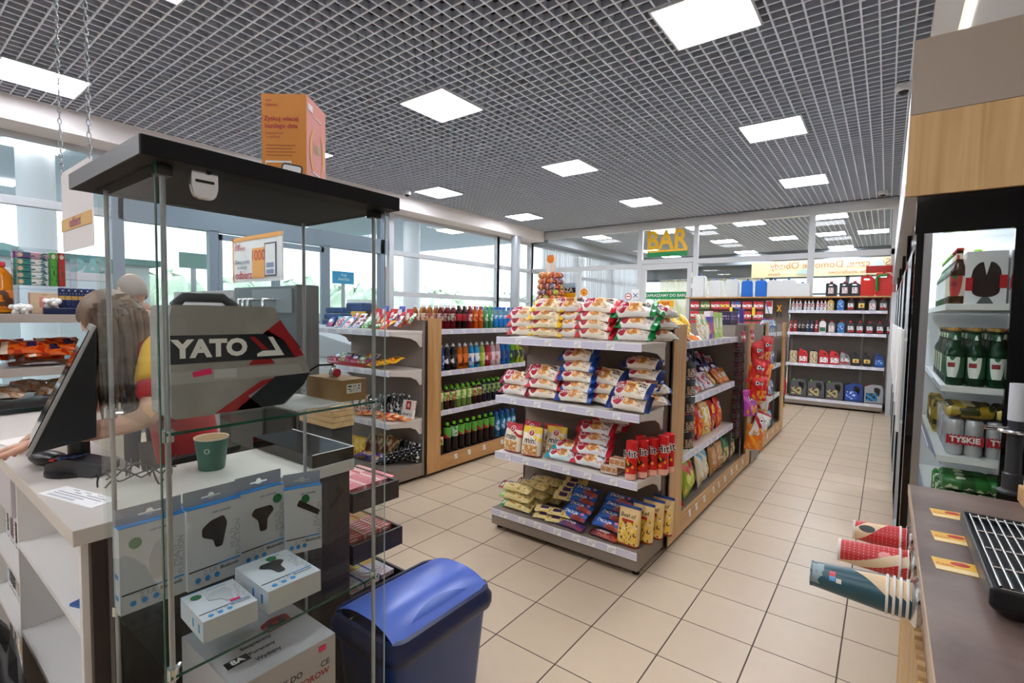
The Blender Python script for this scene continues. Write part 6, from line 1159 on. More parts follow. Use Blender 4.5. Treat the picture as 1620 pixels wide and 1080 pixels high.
# ---- red, grey and black tool case on the upper glass shelf
X_ = -1.27; zf = 1.299
c_y, c_z = lambda px_, py_: at(px_, py_, 'x', X_).y, lambda px_, py_: at(px_, py_, 'x', X_).z
yl, yr = .425, .762
prof = [(yl, zf), (yr-.075, zf), (yr-.015, zf+.055), (yr-.0, zf+.085), (yr-.03, zf+.15), (yr-.085, zf+.225), (yr-.10, zf+.245), (yl, zf+.245)]
def yz(b_, pts, x0, x1, m=0):
    M0 = b_.M; b_.M = M0 @ Matrix(((0, 0, 1, 0), (1, 0, 0, 0), (0, 1, 0, 0), (0, 0, 0, 1))); b_.prism(pts, x0, x1, m); b_.M = M0; return b_
b = MB(); yz(b, [(y_, z_+(.014 if z_ > zf+.24 else 0)) for y_, z_ in rounded(prof, .012, 3)], X_-.12, X_, 0)
e = .0012; Fx = T(X_+e, 0, 0) @ FACE_pX
yz(b, [(yl, zf+.125), (yr-.045, zf+.125), (yr-.03, zf+.15), (yr-.06, zf+.19), (yl, zf+.19)], X_, X_+e, 1)
yz(b, [(yl+.09, zf+.002), (yr-.075-.06, zf+.002), (yr-.17, zf+.035), (yr-.10, zf+.075), (yl+.2, zf+.07)], X_, X_+e, 2)
yz(b, [(yr-.20, zf+.002), (yr-.08, zf+.002), (yr-.02, zf+.05), (yr-.002, zf+.08), (yr-.10, zf+.078)], X_, X_+e, 1)
yz(b, [(yl+.17, zf+.112), (yr-.10, zf+.112), (yr-.11, zf+.125), (yl+.18, zf+.125)], X_, X_+e, 2)
yz(b, [(yr-.13, zf+.19), (yr-.085, zf+.225), (yr-.02, zf+.13), (yr-.045, zf+.125), (yr-.075, zf+.17), (yr-.12, zf+.2)], X_, X_+e*1.5, 2)
yz(b, [(yl, zf+.08), (yr-.02, zf+.08), (yr-.035, zf+.108), (yl, zf+.108)], X_, X_+e, 3)
b.text('YATO', T(X_+e*2, yl+.086, zf+.157) @ FACE_pX, .055, 4, .05, 1.08)
lx = yr-.136; yz(b, [(lx-.01, zf+.133), (lx+.06, zf+.133), (lx+.03, zf+.182), (lx+.018, zf+.182), (lx+.038, zf+.147), (lx+.005, zf+.147), (lx-.01, zf+.140)], X_+e, X_+e*2.2, 4); yz(b, [(lx-.03, zf+.183), (lx-.016, zf+.183), (lx+.018, zf+.15), (lx+.002, zf+.15)], X_+e, X_+e*2.4, 2)
yz(b, [(yl+.045, zf+.093), (yl+.085, zf+.098), (yl+.083, zf+.112), (yl+.043, zf+.105)], X_+e, X_+e*2, 5); yz(b, [(yl+.09, zf+.086), (yl+.14, zf+.086), (yl+.14, zf+.107), (yl+.09, zf+.107)], X_+e, X_+e*1.8, 6)
TC = b.build('tool_case', [mottled('case_wrap_grey', '9b9794', 'b4b1ae', 9, .22), P('case_black', '24262a', .25), P('case_red', 'a8262a', .25), P('case_strip', 'b4b2b0', .2), M_white_ink, M_pink, P('case_label', 'c6c6c8', .3)], bevel=.002)
tag(TC, 'film wrapped grey, black and red tool case on the upper glass shelf', 'tool case')
b = MB(); b.tube([(X_-.06, yl+.03, zf+.256), (X_-.06, yl+.05, zf+.278), (X_-.06, yr-.2, zf+.278), (X_-.06, yr-.17, zf+.256)], .012, 8); b.build('handle', P('handle_dark', '4a4a4c', .4), TC, smooth=50)
# cardboard box with label beside it
b = MB().box(-1.36, .806, zf, -1.19, .888, zf+.060, 0).box(-1.19, .822, zf+.022, -1.1892, .870, zf+.048, 1); tag(b.build('cardboard_box', [P('kraft2', 'a07c50', .65), design('ship_label', 'ecebe8', [('p', .1, .4, .9, .9, 3, 18, '28282c'), ('p', .2, .1, .8, .3, 5, 14, '55555c')], .5)], bevel=.002), 'brown cardboard box with white barcode label on the upper glass shelf', 'box')
o = MB().box(-1.40, .66, 0, -1.16, .80, .002).build('paper_sheet', P('paper_cloudy', 'c9c4bf', .5), loc=(0, 0, zf)); tag(o, 'loose clear plastic sheet under the tool case on the glass shelf', 'plastic sheet')
b = MB(T(-1.27, .835, zf+.061)); b.lathe([(.012, .0), (.014, .012), (.006, .03), (.009, .034)], 14, 0).tube([(-.0, -.0, .036), (-.03, -.03, .034), (-.06, -.05, .01)], .003, 6, 1)
b.M = b.M @ T(0.012, 0, .013) @ RY(pi/2); b.lathe([(.012, 0), (.012, .006), (.006, .007)], 14, 2)
tag(b.build('red_headlamp', [M_chrome, M_black, P('lamp_red', 'b8182a', .3)], smooth=40), 'small metal gadget with a red round face on the cardboard box', 'gadget')
# ---- car accessory cartons on the middle shelf
z2 = .789
M_cb = P('carton_white', 'c9ccd2', .45); M_cg = P('carton_grey', '9fa4ad', .5)
def acc(n, w_, h_, d_, hang, art, seed=0):
    """upright hang-tab carton, front facing -Y, origin bottom front centre"""
    r = MB().box(-w_/2, 0, 0, w_/2, d_, h_, 0)
    def R2(x0, y0, x1, y1, m, e_=.0008): r.box(x0, -e_, y0, x1, 0, y1, m)
    R2(-w_/2, h_*.93, w_/2, h_, 1, .0006) if 0 else None
    r.box(-w_/2-.0003, -.0003, h_-.001, w_/2+.0003, d_+.0003, h_+.0006, 1)      # blue top
    R2(-w_/2+.003, h_*.22, w_*.05, h_*.235, 2); R2(w_*.02, h_*.22, w_/2-.004, h_*.238, 1); r.box(-w_/2-.0006, d_*.3, h_*.15, -w_/2, d_*.7, h_*.2, 1).box(-w_/2-.0006, d_*.3, h_*.4, -w_/2, d_*.7, h_*.45, 1).box(w_/2, d_*.35, h_*.8, w_/2+.0006, d_*.65, h_*.9, 1).box(w_/2, d_*.4, h_*.3, w_/2+.0006, d_*.6, h_*.6, 1)
    Fm = lambda x, z: T(x, -.0009, z) @ FACE_mY
    for k_, (x, z) in enumerate(((-w_*.32, h_*.1), (-w_*.15, h_*.1), (w_*.02, h_*.1))): r.M = Fm(x, z); r.prism([(.006*cos(q*pi/6), .006*sin(q*pi/6)) for q in range(12)], 0, .0006, 1)
    r.M = Matrix(); r.text('Bluetooth', Fm(w_*.26, h_*.17), .011, 4, .02); r.text('2.1A', Fm(-w_*.1, h_*.17), .017, 5, .0); r.text('MULTI', Fm(w_*.33, h_*.5) @ RZ(pi/2), .017, 5, 0); r.text('FUNCTION', Fm(w_*.43, h_*.5) @ RZ(pi/2), .017, 5, 0); r.text('CAR CHARGER', Fm(w_*.12, h_*.9), .0065, 4, .01)
    gx, gz = art[0]; r.M = Fm(gx*w_, gz*h_); r.prism([(.012*cos(q*pi/9), .012*sin(q*pi/9)) for q in range(18)], 0, .0008, 3); r.M = Matrix()
    # gadget picture
    col = 6 if art[1] == 'k' else 7
    def pic(pts): r.M = Fm(art[2]*w_, art[3]*h_); r.prism(pts, 0, .0012, col); r.M = Matrix()
    if art[4] == 0: pic(rounded([(-.012, -.045), (.008, -.045), (.016, .01), (.024, .03), (.02, .048), (-.004, .035), (-.016, .0)], .008))
    elif art[4] == 1: pic(rounded([(-.03, .0), (-.005, -.012), (-.0, -.032), (.016, -.032), (.022, -.005), (.028, .02), (.02, .04), (-.01, .034), (-.03, .02)], .006))
    elif art[4] == 2: pic(rounded([(-.03, .012), (-.012, -.006), (-.008, -.036), (.010, -.036), (.012, -.006), (.03, .012), (.022, .026), (-.022, .026)], .006))
    else: pic(rounded([(-.03, .02), (.03, -.015), (.036, -.002), (-.022, .036)], .003))
    o = r.build(n, [M_cb, P('carton_blue', '1f86cf', .4), M_dark, P('seal_green', '0f6b3c', .4), M_black_ink, M_grey_ink, P('gadget_black', '1c1c22', .4), P('gadget_white', 'b4b6bc', .4)], bevel=.0008)
    if hang:
        tb = MB(T(0, d_*.5, h_) @ FACE_mY); hw = w_/2; th_ = .036
        vs, fs = can_geo([(-hw, 0), (hw, 0), (hw, th_), (-hw, th_)], [(-.022, .013), (-.008, .013), (-.004, .009), (.004, .009), (.008, .013), (.022, .013), (.022, .017), (.008, .017), (.004, .024), (-.004, .024), (-.008, .017), (-.022, .017)], .0014, .0002)
        tb.add(vs, fs, 0); tb.build('hang_tab', M_cg, o)
    return o
def accK(w_, h_, d_, hang, art): return Kind('car_charger_carton', 'carton', lambda n: acc(n, w_, h_, d_, hang, art))
zz = pi/2
accK(.125, .185, .042, 1, ((-.27, .80), 'w', .05, .55, 0)).put((-1.475, .448, z2), (0, 0, zz), (1.15, 1.15, 1.18), 'white hang-tab carton with a pale gadget picture, nearest the case corner')
accK(.125, .185, .042, 1, ((-.8, 2), 'k', .0, .62, 1)).put((-1.465, .590, z2), (0, 0, zz), (1.12, 1.1, 1.2), 'white hang-tab carton showing a black charger, second of the standing cartons')
accK(.120, .19, .042, 1, ((.33, .82), 'k', .0, .62, 2)).put((-1.475, .727, z2), (0, 0, zz), (1.14, 1.1, 1.18), 'white hang-tab carton with a black gadget and green seal, third standing one')
accK(.105, .18, .045, 1, ((.05, .82), 'k', .1, .62, 3)).put((-1.440, .838, z2), (0, 0, zz-.32), (1.05, 1.0, 1.15), 'white hang-tab carton turned sideways at the far end of the middle shelf')
def flat(art, w_=.125, h_=.15, d_=.05): 
    K = accK(w_, h_, d_, 0, art); return K
flat(((-.3, .80), 'w', .08, .55, 1), .12, .15, .05).put((-1.205, .518, z2+.050), (-pi/2, 0, zz-.05), 1, 'white carton lying flat with a pale gadget, left one of two')
flat(((.1, .85), 'k', .0, .6, 2), .125, .165, .05).put((-1.20, .675, z2+.058), (-pi/2, 0, zz-.02), 1.14, 'white carton lying flat with a black gadget, right one of two')
for (x, y, rz) in ((-1.247, .545, -.1),):
    o = MB().box(-.011, -.004, 0, .011, .004, .0015).build('price_sticker', M_pink, loc=(x, y, z2+.0515)); o.rotation_euler = (0, 0, rz+pi/2); tag(o, 'pink price sticker on the left flat white carton', 'sticker')
# ---- battery charger carton on the bottom shelf
bz0, bz1 = .376, .672; x0, x1, y0, y1 = -1.47, -1.165, .505, .768
b = MB().box(x0, y0, bz0, x1, y1, bz1, 0)
# printing on the top (read from the front) and the front face
Mt = lambda u, v: T(x1-(1-0)*0-(v)*(x1-x0)*1.0, y0+u*(y1-y0), bz1+.0008) @ RZ(pi/2)
b.M = Mt(.18, .30) @ T(0, 0, 0); b.box(-.028, -.014, 0, .028, .014, .0006, 1); b.M = Matrix(); b.text('8A', Mt(.18, .30) @ T(0, 0, .001), .026, 2, .04)
for i, s_ in enumerate(('Bezpieczny', 'Poreczny', 'Wydajny')): b.text(s_, Mt(.42, .42-.11*i), .018, 3, .03)
b.M = Mt(.70, .55) @ RZ(.15); b.prism(rounded([(-.04, -.022), (.035, -.03), (.045, .018), (.0, .03), (-.035, .02)], .01), 0, .0008, 4).prism(rounded([(-.028, -.012), (.024, -.018), (.03, .010), (-.024, .010)], .006), .0008, .0014, 3); b.M = Matrix(); b.text('88', Mt(.70, .55) @ T(0, 0, .002), .018, 5, .02)
b.text('CE', Mt(.78, .86), .02, 3, .02)
Mfx = lambda u, v: T(x1+.0008, y0+u*(y1-y0), bz0+v*(bz1-bz0)) @ FACE_pX
b.text('PROSTOWNIK DO', Mfx(.30, .80), .021, 3, .03); b.text('AKUMULATOROW', Mfx(.55, .70), .023, 6, .03); b.text('CE', Mfx(.88, .78), .022, 3, .02); b.M = Mfx(.7, .42); b.prism(rounded([(-.07, -.05), (.06, -.05), (.07, .03), (-.05, .04)], .02), 0, .001, 7); b.M = Mfx(.85, .93); b.box(-.01, -.007, 0, .01, .007, .001, 8); b.M = Mt(.58, .86); b.box(-.012, -.006, 0, .012, .006, .001, 8); b.M = Matrix()
tag(b.build('battery_charger_carton', [P('carton_cream', 'b8b0b4', .45), M_black_ink, M_white_ink, P('carton_darktext', '33343a', .5), P('charger_red', '8e1c22', .4), P('charger_disp', 'd83a3c', .4), P('carton_redtext', 'a02c2c', .5), P('charger_brown', '8c4438', .5), M_pink], bevel=.0015), 'grey white battery charger carton on the lowest level of the glass case', 'carton')
# ================================================================ BLUE BIN
BN = empty('swing_bin', (-1.36, 1.235, 0), 0, 'blue plastic waste bin with a swing lid beside the glass case', 'waste bin')
M_binb = mottled('bin_blue', '24407f', '2c4c90', 3, .33); M_bind = P('bin_rim_navy', '17264e', .35); M_lid = mottled('bin_lid', '4a67c4', '5b77cf', 5, .3)
def rring(hw, hl, r, z, n=6):
    o = []
    for sx_, sy_, a0 in ((1, 1, 0), (-1, 1, pi/2), (-1, -1, pi), (1, -1, 3*pi/2)):
        for k in range(n+1): a = a0+k*pi/2/n; o.append((sx_*(hw-r)+r*cos(a), sy_*(hl-r)+r*sin(a), z))
    return o
def loft(rings, mat, name, par, caps=(True, True), sm=50):
    b = MB(); n = len(rings[0]); vs = [v for q in rings for v in q]; fs = [(i*n+k, i*n+(k+1) % n, (i+1)*n+(k+1) % n, (i+1)*n+k) for i in range(len(rings)-1) for k in range(n)]
    if caps[0]: fs.append(tuple(range(n-1, -1, -1)))
    if caps[1]: fs.append(tuple((len(rings)-1)*n+k for k in range(n)))
    b.add(vs, fs); return b.build(name, mat, par, smooth=sm)
hw, hl = .155, .235
loft([rring(hw-.035, hl-.04, .05, 0), rring(hw-.03, hl-.035, .055, .02), rring(hw-.004, hl-.006, .06, .50)], M_binb, 'body', BN)
loft([rring(hw+.010, hl+.010, .062, .50), rring(hw+.014, hl+.014, .064, .515), rring(hw+.014, hl+.014, .064, .545), rring(hw+.006, hl+.006, .06, .56), rring(hw+.002, hl+.002, .058, .585), rring(hw-.012, hl-.012, .05, .588), rring(hw-.012, hl-.012, .05, .51)], M_bind, 'rim', BN, (False, False))
def domez(x, y): return 0
lid = MB(); N_ = 18
def lidf(u, v):
    x = (u-.5)*2*(hw-.016); y = (v-.5)*2*(hl-.016); a = abs(2*v-1)
    return (x, y, .585+.065*max(0, 1-abs(2*u-1)**2.6)*(1-.25*a**4)-.002)
lid.grid(lidf, 18, 20)
lid.build('swing_lid', M_lid, BN, smooth=60)
def crescent():
    b = MB(); pts = []
    b.grid(lambda u, v: (lambda uu, vv: (lambda p: (p[0], p[1], p[2]+.0015))(lidf(uu, vv)))(.93+.0*v-(.10*(1-(2*u-1)**2))*v, .2+.6*u), 14, 4); return b.build('finger_recess', P('recess_blue', '1d4fb0', .35), BN, smooth=60)
crescent()
for o in KIDS['swing_bin']: pass

BN.scale = (1.12, 1.06, .84)
# ================================================================ RIGHT SIDE: COOLERS
random.seed(31)
M_cin = P('cooler_inside', 'e9ecee', .4); M_cshelf = P('cooler_shelf', 'e4e4e2', .35); M_crail = P('cooler_rail', 'b9bfdc', .3); M_cled = emis('cooler_led', 'f2f6ff', 16)
XF = .098; YN = 3.05
def cooler(y0, y1, idx, label):
    c = empty('glass_door_cooler', (0, 0, 0), label=label, cat='cooler'); HT, HB = 2.13, 1.96
    near = idx == 0; X1 = .80
    MB().box(X1-.03, y0+.03, .1, X1, y1-.02, HT).box(XF+.05, y1-.02, .1, X1, y1, HT).box(XF+.05, y0+.01, .04, X1, y1-.01, .14).box(XF+.05, y0+.03, HT-.04, X1, y1-.02, HT).build('cabinet', M_cin, c)
    MB().box(XF+.03, y0, .0, X1, y1, .10).build('kick_plate', M_alu, c)
    h_ = MB().box(XF-.012, y0, HB, X1+.02, y0+.035, HT+.005).box(XF+.005, y0+.035, HB, XF+.05, y1, HT+.005).build('header', M_blackg, c, bevel=.002)
    if near:
        MB().box(XF+.055, y0+.012, .14, .43, y0+.02, HB).build('side_glass', M_glassc, c)
        MB().box(.428, y0, .14, X1+.02, y0+.035, HB).build('side_panel', M_blackg, c)
        MB().box(XF-.005, y0-.002, .45, XF+.022, y0+.045, HB).build('front_stile', M_blackg, c); MB().box(XF+.024, y0, .45, XF+.055, y0+.03, HB).build('metal_strip', M_steel, c)
    else: MB().box(XF+.04, y0, .1, X1, y0+.02, HT).build('side_panel', M_cin, c)
    nd = max(1, round((y1-y0)/.66)); wd = (y1-y0-.05)/nd
    for k in range(nd):
        a = y0+.045+k*wd; bb = a+wd
        fr = MB().box(XF-.0, a, .12, XF+.03, a+.035, HB).box(XF, bb-.04, .12, XF+.03, bb-.005, HB).box(XF, a+.035, .12, XF+.03, bb-.04, .17).box(XF, a+.035, HB-.04, XF+.03, bb-.04, HB).build('door', M_blackg if k % 2 == 0 else M_alu, c)
        MB().box(XF+.012, a+.03, .16, XF+.02, bb-.035, HB-.03).build('glass', M_glassc, fr)
        MB().box(XF-.03, bb-.075, .9, XF-.012, bb-.05, 1.5).box(XF-.014, bb-.07, .95, XF, bb-.055, .97).box(XF-.014, bb-.07, 1.43, XF, bb-.055, 1.45).build('handle', M_white, fr, bevel=.004)
    for z in (1.632, 1.251, .919, .58, .3):
        s_ = MB().box(.215, y0+.03, z-.03, X1-.03, y1-.03, z).build('shelf', M_cshelf, c, bevel=.002)
        if z < 1.5: MB().add([(.182, y0+.035, z+.030), (.232, y0+.035, z-.045), (.232, y1-.03, z-.045), (.182, y1-.03, z+.030), (.186, y0+.035, z+.032), (.236, y0+.035, z-.043), (.236, y1-.03, z-.043), (.186, y1-.03, z+.032)], [(0, 1, 2, 3), (7, 6, 5, 4), (0, 4, 5, 1), (1, 5, 6, 2), (2, 6, 7, 3), (3, 7, 4, 0)]).build('price_rail', M_crail, s_)
    MB().box(XF+.06, y0+.06, 2.07, XF+.10, y1-.06, 2.085).box(.33, y0+.06, 2.07, .36, y1-.06, 2.085).build('led_tube', M_cled, c)
    MB().box(XF+.055, y0+.04, .2, XF+.065, y0+.055, 1.85).build('led_tube', M_cled, c) if not near else None
    return c
CL = cooler(3.05, 4.38, 0, 'nearest glass door beer cooler with its glass side towards the camera')
cooler(4.41, 5.74, 1, 'second glass door cooler along the right wall'); cooler(5.77, 7.1, 2, 'third glass door cooler along the right wall'); cooler(7.13, 8.6, 3, 'fourth glass door cooler along the right wall'); cooler(8.63, 10.0, 4, 'farthest glass door cooler, next to the oil shelves')
# open white cabinet door far end and frame
o = MB().box(.04, 10.02, 0, .13, 10.18, 2.0).build('door_frame_post', M_alu2, bevel=.003); tag(o, 'light grey upright post between the last cooler and the oil shelves', 'post')
# fascia above the coolers
FA = empty('cooler_fascia', (0, 0, 0), label='fascia over the coolers with beige top and wood grain panel facing the camera', cat='fascia')
MB().box(.050, 3.055, 2.142, 1.9, 10.4, 2.845).build('carcass', P('fascia_white', 'd9d6d4', .4), FA)
M_oak2 = wood('rustic_oak', 'dcb884', 'c09763', 'z', .8)
MB().box(.042, 3.03, 2.513, 1.9, 3.054, 2.853).build('beige_panel', P('beige_panel', 'a5978a', .5), FA, bevel=.001); MB().box(.042, 3.03, 2.136, 1.9, 3.054, 2.511).build('wood_panel', M_oak2, FA, bevel=.001)
MB().box(.040, 3.06, 2.145, .05, 10.4, 2.2).build('lower_trim', M_alu2, FA)
# --- beer
def beer(key, glass, cap_c, labc, l2, H=.265, r=.034):
    g_ = P('beerglass_'+key, glass, .08, 0, Transmission_Weight=.35, IOR=1.3)
    lb = design('beerlab_'+key, labc, [('e', .25, .5, .13, .42, l2), ('e', .75, .5, .13, .42, l2), ('e', .75, .62, .07, .16, '2a6a3c'), ('e', .25, .62, .07, .16, '2a6a3c'), ('p', .66, .25, .84, .42, 6, 40, '9a2a2c')], .4)
    def fn(n):
        b = MB().lathe([(r*.92, 0), (r, .008), (r, H*.12), (r*1.005, H*.14), (r*1.005, H*.5), (r*1.0, H*.51), (r*.97, H*.58), (r*.5, H*.72), (r*.41, H*.78), (r*.42, H*.80), (r*.42, H*.9), (r*.38, H*.91), (r*.40, H*.96)], 18, [0, 0, 0, 1, 0, 0, 0, 0, 0, 2, 0, 0])
        o = b.build(n, [g_, lb, lb], smooth=50); MB().lathe([(r*.46, H*.955), (r*.48, H*.965), (r*.42, H), (0, H)], 14, 0, cap=False).build('crown_cap', P('crown_'+key, cap_c, .3, .5), o, smooth=40); return o
    return Kind('beer_bottle', 'beer bottle', fn)
Bg = beer('green', '1d4428', 'b8862c', '1f5a38', 'e8ede4'); Bg2 = beer('green2', '1f4a26', '2f8a3a', '2a6a44', 'f0f0ea'); Bb = beer('brown', '4a2a12', 'b8322c', 'd8cdb8', 'c03a34'); Bw = beer('lite', '3c6a44', '8cc63c', 'e4e8e8', '3c6ac0')
k = 0
for r_ in range(4):
    for i in range(11):
        x, y = .265+r_*.072, 3.13+i*.074+.0*r_; K = Bg if (i < 4) else (Bg2 if i % 2 else Bb)
        K.put((x, y, 1.252), (0, 0, rnd(-.4, .4)), 1, 'dark beer bottle, %s from the glass side, row %s, middle cooler shelf' % (ORD[i], ('one', 'two', 'three', 'four')[r_]))
for i in range(10): (Bw if i > 2 else Bb).put((.262, 3.15+i*.085+.03, 1.633), (0, 0, rnd(-.5, .5)), 1, 'beer bottle on the top cooler shelf, front row, %s from the glass side' % ORD[i])
for i in range(7): Bw.put((.335, 3.28+i*.09, 1.633), (0, 0, rnd(-.5, .5)), 1, 'green beer bottle on the top cooler shelf, second row, %s from the glass side' % ORD[i])
# white multipack boxes with a dark glass picture
m_pk = P('multipack_white', 'e6e4e6', .35)
def mpack(n):
    b = MB().box(-.07, 0, 0, .07, .16, .24, 0); Fm = T(0, -.001, 0) @ FACE_mY
    b.M = Fm; b.prism(rounded([(-.045, .045), (-.02, .03), (.02, .03), (.045, .045), (.053, .11), (.046, .16), (.025, .19), (-.025, .19), (-.046, .16), (-.053, .11)], .014), 0, .001, 1).prism(rounded([(-.03, .0), (.03, .0), (.012, .03), (-.012, .03)], .006), 0, .001, 2).prism([(-.012, .19), (.012, .19), (.0, .13)], .001, .0018, 0).box(-.07, .06, .0, -.045, .12, .0012, 3).box(.045, .07, 0, .07, .13, .0012, 3); b.M = Matrix()
    return b.build(n, [m_pk, P('pack_dark', '2a1818', .3), P('pack_grey', '54585c', .4), M_red_ink], bevel=.006)
KM = Kind('beer_multipack', 'beer multipack', mpack)
KM.put((.352, 3.12, 1.633), label='white beer multipack with a dark glass picture on the top cooler shelf'); KM.put((.50, 3.12, 1.633), label='second white beer multipack on the top cooler shelf, further right')
# six packs of cans
m_can = P('can_silver', 'd6d6d8', .28, .35)
def sixpack(n):
    r = empty(n); 
    f = MB().lathe([(.026, 0), (.033, .01), (.033, .155), (.027, .168), (.026, .165), (0, .165)], 18, 0)
    f2 = MB().grid(lambda u, v: (-.066+.132*u, -.0042, .055+.042*v+.003*sin(u*60)*(1 if v > .5 else -1)), 40, 1)
    first = None
    for i in range(3):
        for j in range(2):
            if first is None: c_ = f.build('can', m_can, r, smooth=40); first = c_; f2.build('red_band', P('band_red', 'b8202c', .4), r)
            else: c_ = copy_tree(first, r)
            c_.location = (-.034+j*.068, .034+i*.068, 0)
    b = MB(); b.text('TYSKIE', Matrix(), .036, 0, .04, .95, lambda x, y: (x*1.02, -.0050, .076+y)); b.build('lettering', M_white_ink, r)
    MB(T(0, .1, .09)).box(-.069, -.103, -.09, .069, .103, .085).build('film_wrap', glassy('shrink_film', 'f4f4f4', 1.25, .05) if 'shrink_film' not in _M else _M['shrink_film'], r, bevel=.02, seg=3)
    return r
K6 = Kind('beer_can_sixpack', 'can pack', sixpack)
for i, (x, y) in enumerate(((.315, 3.12), (.457, 3.125), (.315, 3.34), (.457, 3.34), (.315, 3.56))): K6.put((x, y, .920), (0, 0, 0), 1, 'silver beer can pack with red band, %s' % ('nearest the glass side', 'right of the nearest one', 'behind the nearest one', 'behind the right one', 'third from the glass side')[i])
m_gc = design('gold_can', 'a98c2c', [('v', .0, .1, 'd8c06c'), ('n', 0, 0, 1, 1, 3, .5, '3c3a1c'), ('r', .3, .35, .6, .6, 'e8dfb8')], .28)
def gcan(n):
    b = MB().lathe([(.026, 0), (.033, .01), (.033, .155), (.027, .168), (.026, .165), (0, .165)], 18, 0); return b.build(n, P('gold_top', 'c9b15c', .25, .7) if 0 else m_gc, smooth=40)
KG = Kind('beer_can', 'beer can', gcan)
for i in range(3): KG.put((.245, 3.16+i*.07, 1.128), (0, R(90), 0), 1, 'gold and black beer can lying on the silver can packs, %s from the glass side' % ORD[i])
for i in range(3): KG.put((.42, 3.16+i*.07, 1.128), (0, R(90), 0), 1, 'gold beer can lying on the right silver pack, %s from the glass side' % ORD[i])
for i in range(7): KG.put((.265, 3.72+i*.075, .920), (0, 0, rnd(0, 3)), 1, 'gold beer can standing on the third cooler shelf, %s after the silver packs' % ORD[i])
m_gr = design('green_can', '2c7a34', [('v', .4, .7, '1c5226'), ('n', 0, 0, 1, 1, 4, .56, 'd8e0c8')], .28)
Kgc = Kind('green_beer_can', 'beer can', lambda n: MB().lathe([(.026, 0), (.033, .01), (.033, .155), (.027, .168), (.026, .165), (0, .165)], 16, 0).build(n, m_gr, smooth=40))
for r_ in range(3):
    for i in range(6):
        Kgc.put((.265+.07*r_, 3.14+i*.075, .581), (0, 0, rnd(0, 3)), 1, 'green beer can on the fourth cooler shelf, row %s, %s from the glass' % (('one', 'two', 'three')[r_], ORD[i]))
        if i < 3: Kgc.put((.245, 3.14+i*.072, .785), (0, R(90), 0), 1, 'green beer can lying on the standing ones, %s from the glass' % ORD[i]) if r_ == 0 else Kgc.put((.415, 3.14+i*.072, .785), (0, R(90), 0), 1, 'green beer can lying further right on the standing ones, %s from the glass' % ORD[i]) if r_ == 1 else None
# bottles in the other coolers, seen obliquely through their doors
KO = [bottle_kind('drink_bottle', 'drink bottle', .25, .035, liquid('liq_o%d' % i, c1, .3), cc, lab('o%d' % i, l_), 'pet') for i, (c1, cc, l_) in enumerate((('c22a28', c_red, 'd8342c'), ('e8e8e8', c_blu, '3c7ac0'), ('58a03c', c_grn, '8cc43c'), ('2a1c1c', c_blk, 'b8242c')))]
for ci, (y0, nm2) in enumerate(((4.5, 'second'), (5.87, 'third'), (7.22, 'fourth'), (8.72, 'farthest'))):
    for zi, z in enumerate((1.632, 1.251, .919, .58, .3)):
        for i in range(7): KO[(ci+zi+i//3) % 4].put((.262, y0+i*.16, z+.001), (0, 0, rnd(0, 3)), 1, '%s bottle, %s from near, %s shelf of the %s cooler' % (('red', 'white', 'green', 'dark')[(ci+zi+i//3) % 4], ORD[i], ('top', 'second', 'third', 'fourth', 'lowest')[zi], nm2))
# ================================================================ COFFEE COUNTER (right foreground)
M_stone = mottled('stone_laminate', '56423c', '8c786f', 3.2, .42); 
t_ = NT(M_stone)
CC = empty('coffee_counter', (0, 0, 0), label='coffee counter with brown stone laminate top and slatted wooden front at the right', cat='counter')
XC = .10
MB().box(XC, -.35, .862, .85, 2.52, .90).build('worktop', M_stone, CC, bevel=.001); MB().box(XC-.003, -.35, .862, XC, 2.52, .899).build('edge_band', P('edge_band_beige', 'b39a80', .45), CC)
MB().box(XC+.03, -.35, .08, .82, 2.50, .86).build('carcass', P('cabinet_beige', 'c9b394', .5), CC)
MB().box(XC+.012, -.35, .72, XC+.03, 2.50, .86).build('cup_panel', P('cup_panel', 'a8907a', .4), CC)
b = MB()
for i in range(60): b.box(XC-.004, -.3+i*.047, .05, XC+.03, -.3+i*.047+.026, .715)
b.build('slatted_front', wood('slat_oak', 'd9b888', 'c29a64', 'z', 1.0), CC, bevel=.001)
MB().box(XC+.05, -.35, 0, .8, 2.48, .08).build('kick_board', M_dark, CC)
# cup dispensers and cup stacks
def cupstack(n_, H, r0, r1, body, stripe, label, y, z, extra=0, leaf=None, x_in=XC, n=4, gap=.012):
    r = empty('cup_dispenser', (x_in, y, z), label=label+' dispenser ring in the counter front', cat='dispenser') if 0 else None
    o = MB(T(0, 0, 0) @ RY(-pi/2)).lathe([(r1+.004, -.004), (r1+.014, -.002), (r1+.016, .008), (r1+.006, .018), (r1+.002, .018)], 28, 0, cap=False).build('cup_dispenser', M_chrome, smooth=50, loc=(x_in, y, z)); tag(o, 'chrome cup dispenser ring around the %s cups' % n_, 'dispenser')
    Kc = Kind('paper_cup', 'cup', None)
    def fn(nm2):
        Mx = RY(-pi/2)     # local +Z (cup base) points to -X; mouth at origin
        b = MB(Mx).lathe([(r1+.003, 0), (r1+.003, .005), (r1, .006), (r0, H-.006), (r0+.0008, H-.005), (r0+.0008, H), (r0-.002, H), (r0-.003, H-.004), (0, H-.004)], 36, [1, 1, 0, 0, 0 if extra != 3 else 0, 1, 1, 1], cap=False)
        return b.build(nm2, [body, stripe], smooth=40)
    Kc.fn = fn
    for i in range(n): Kc.put((x_in+.005-(i)*gap, y, z), (0, 0, 0), 1, '%s paper cup, %s of the nested stack counted from the counter' % (n_, ORD[i]))
M_crim = P('cup_rim_white', 'e8e2da', .5)
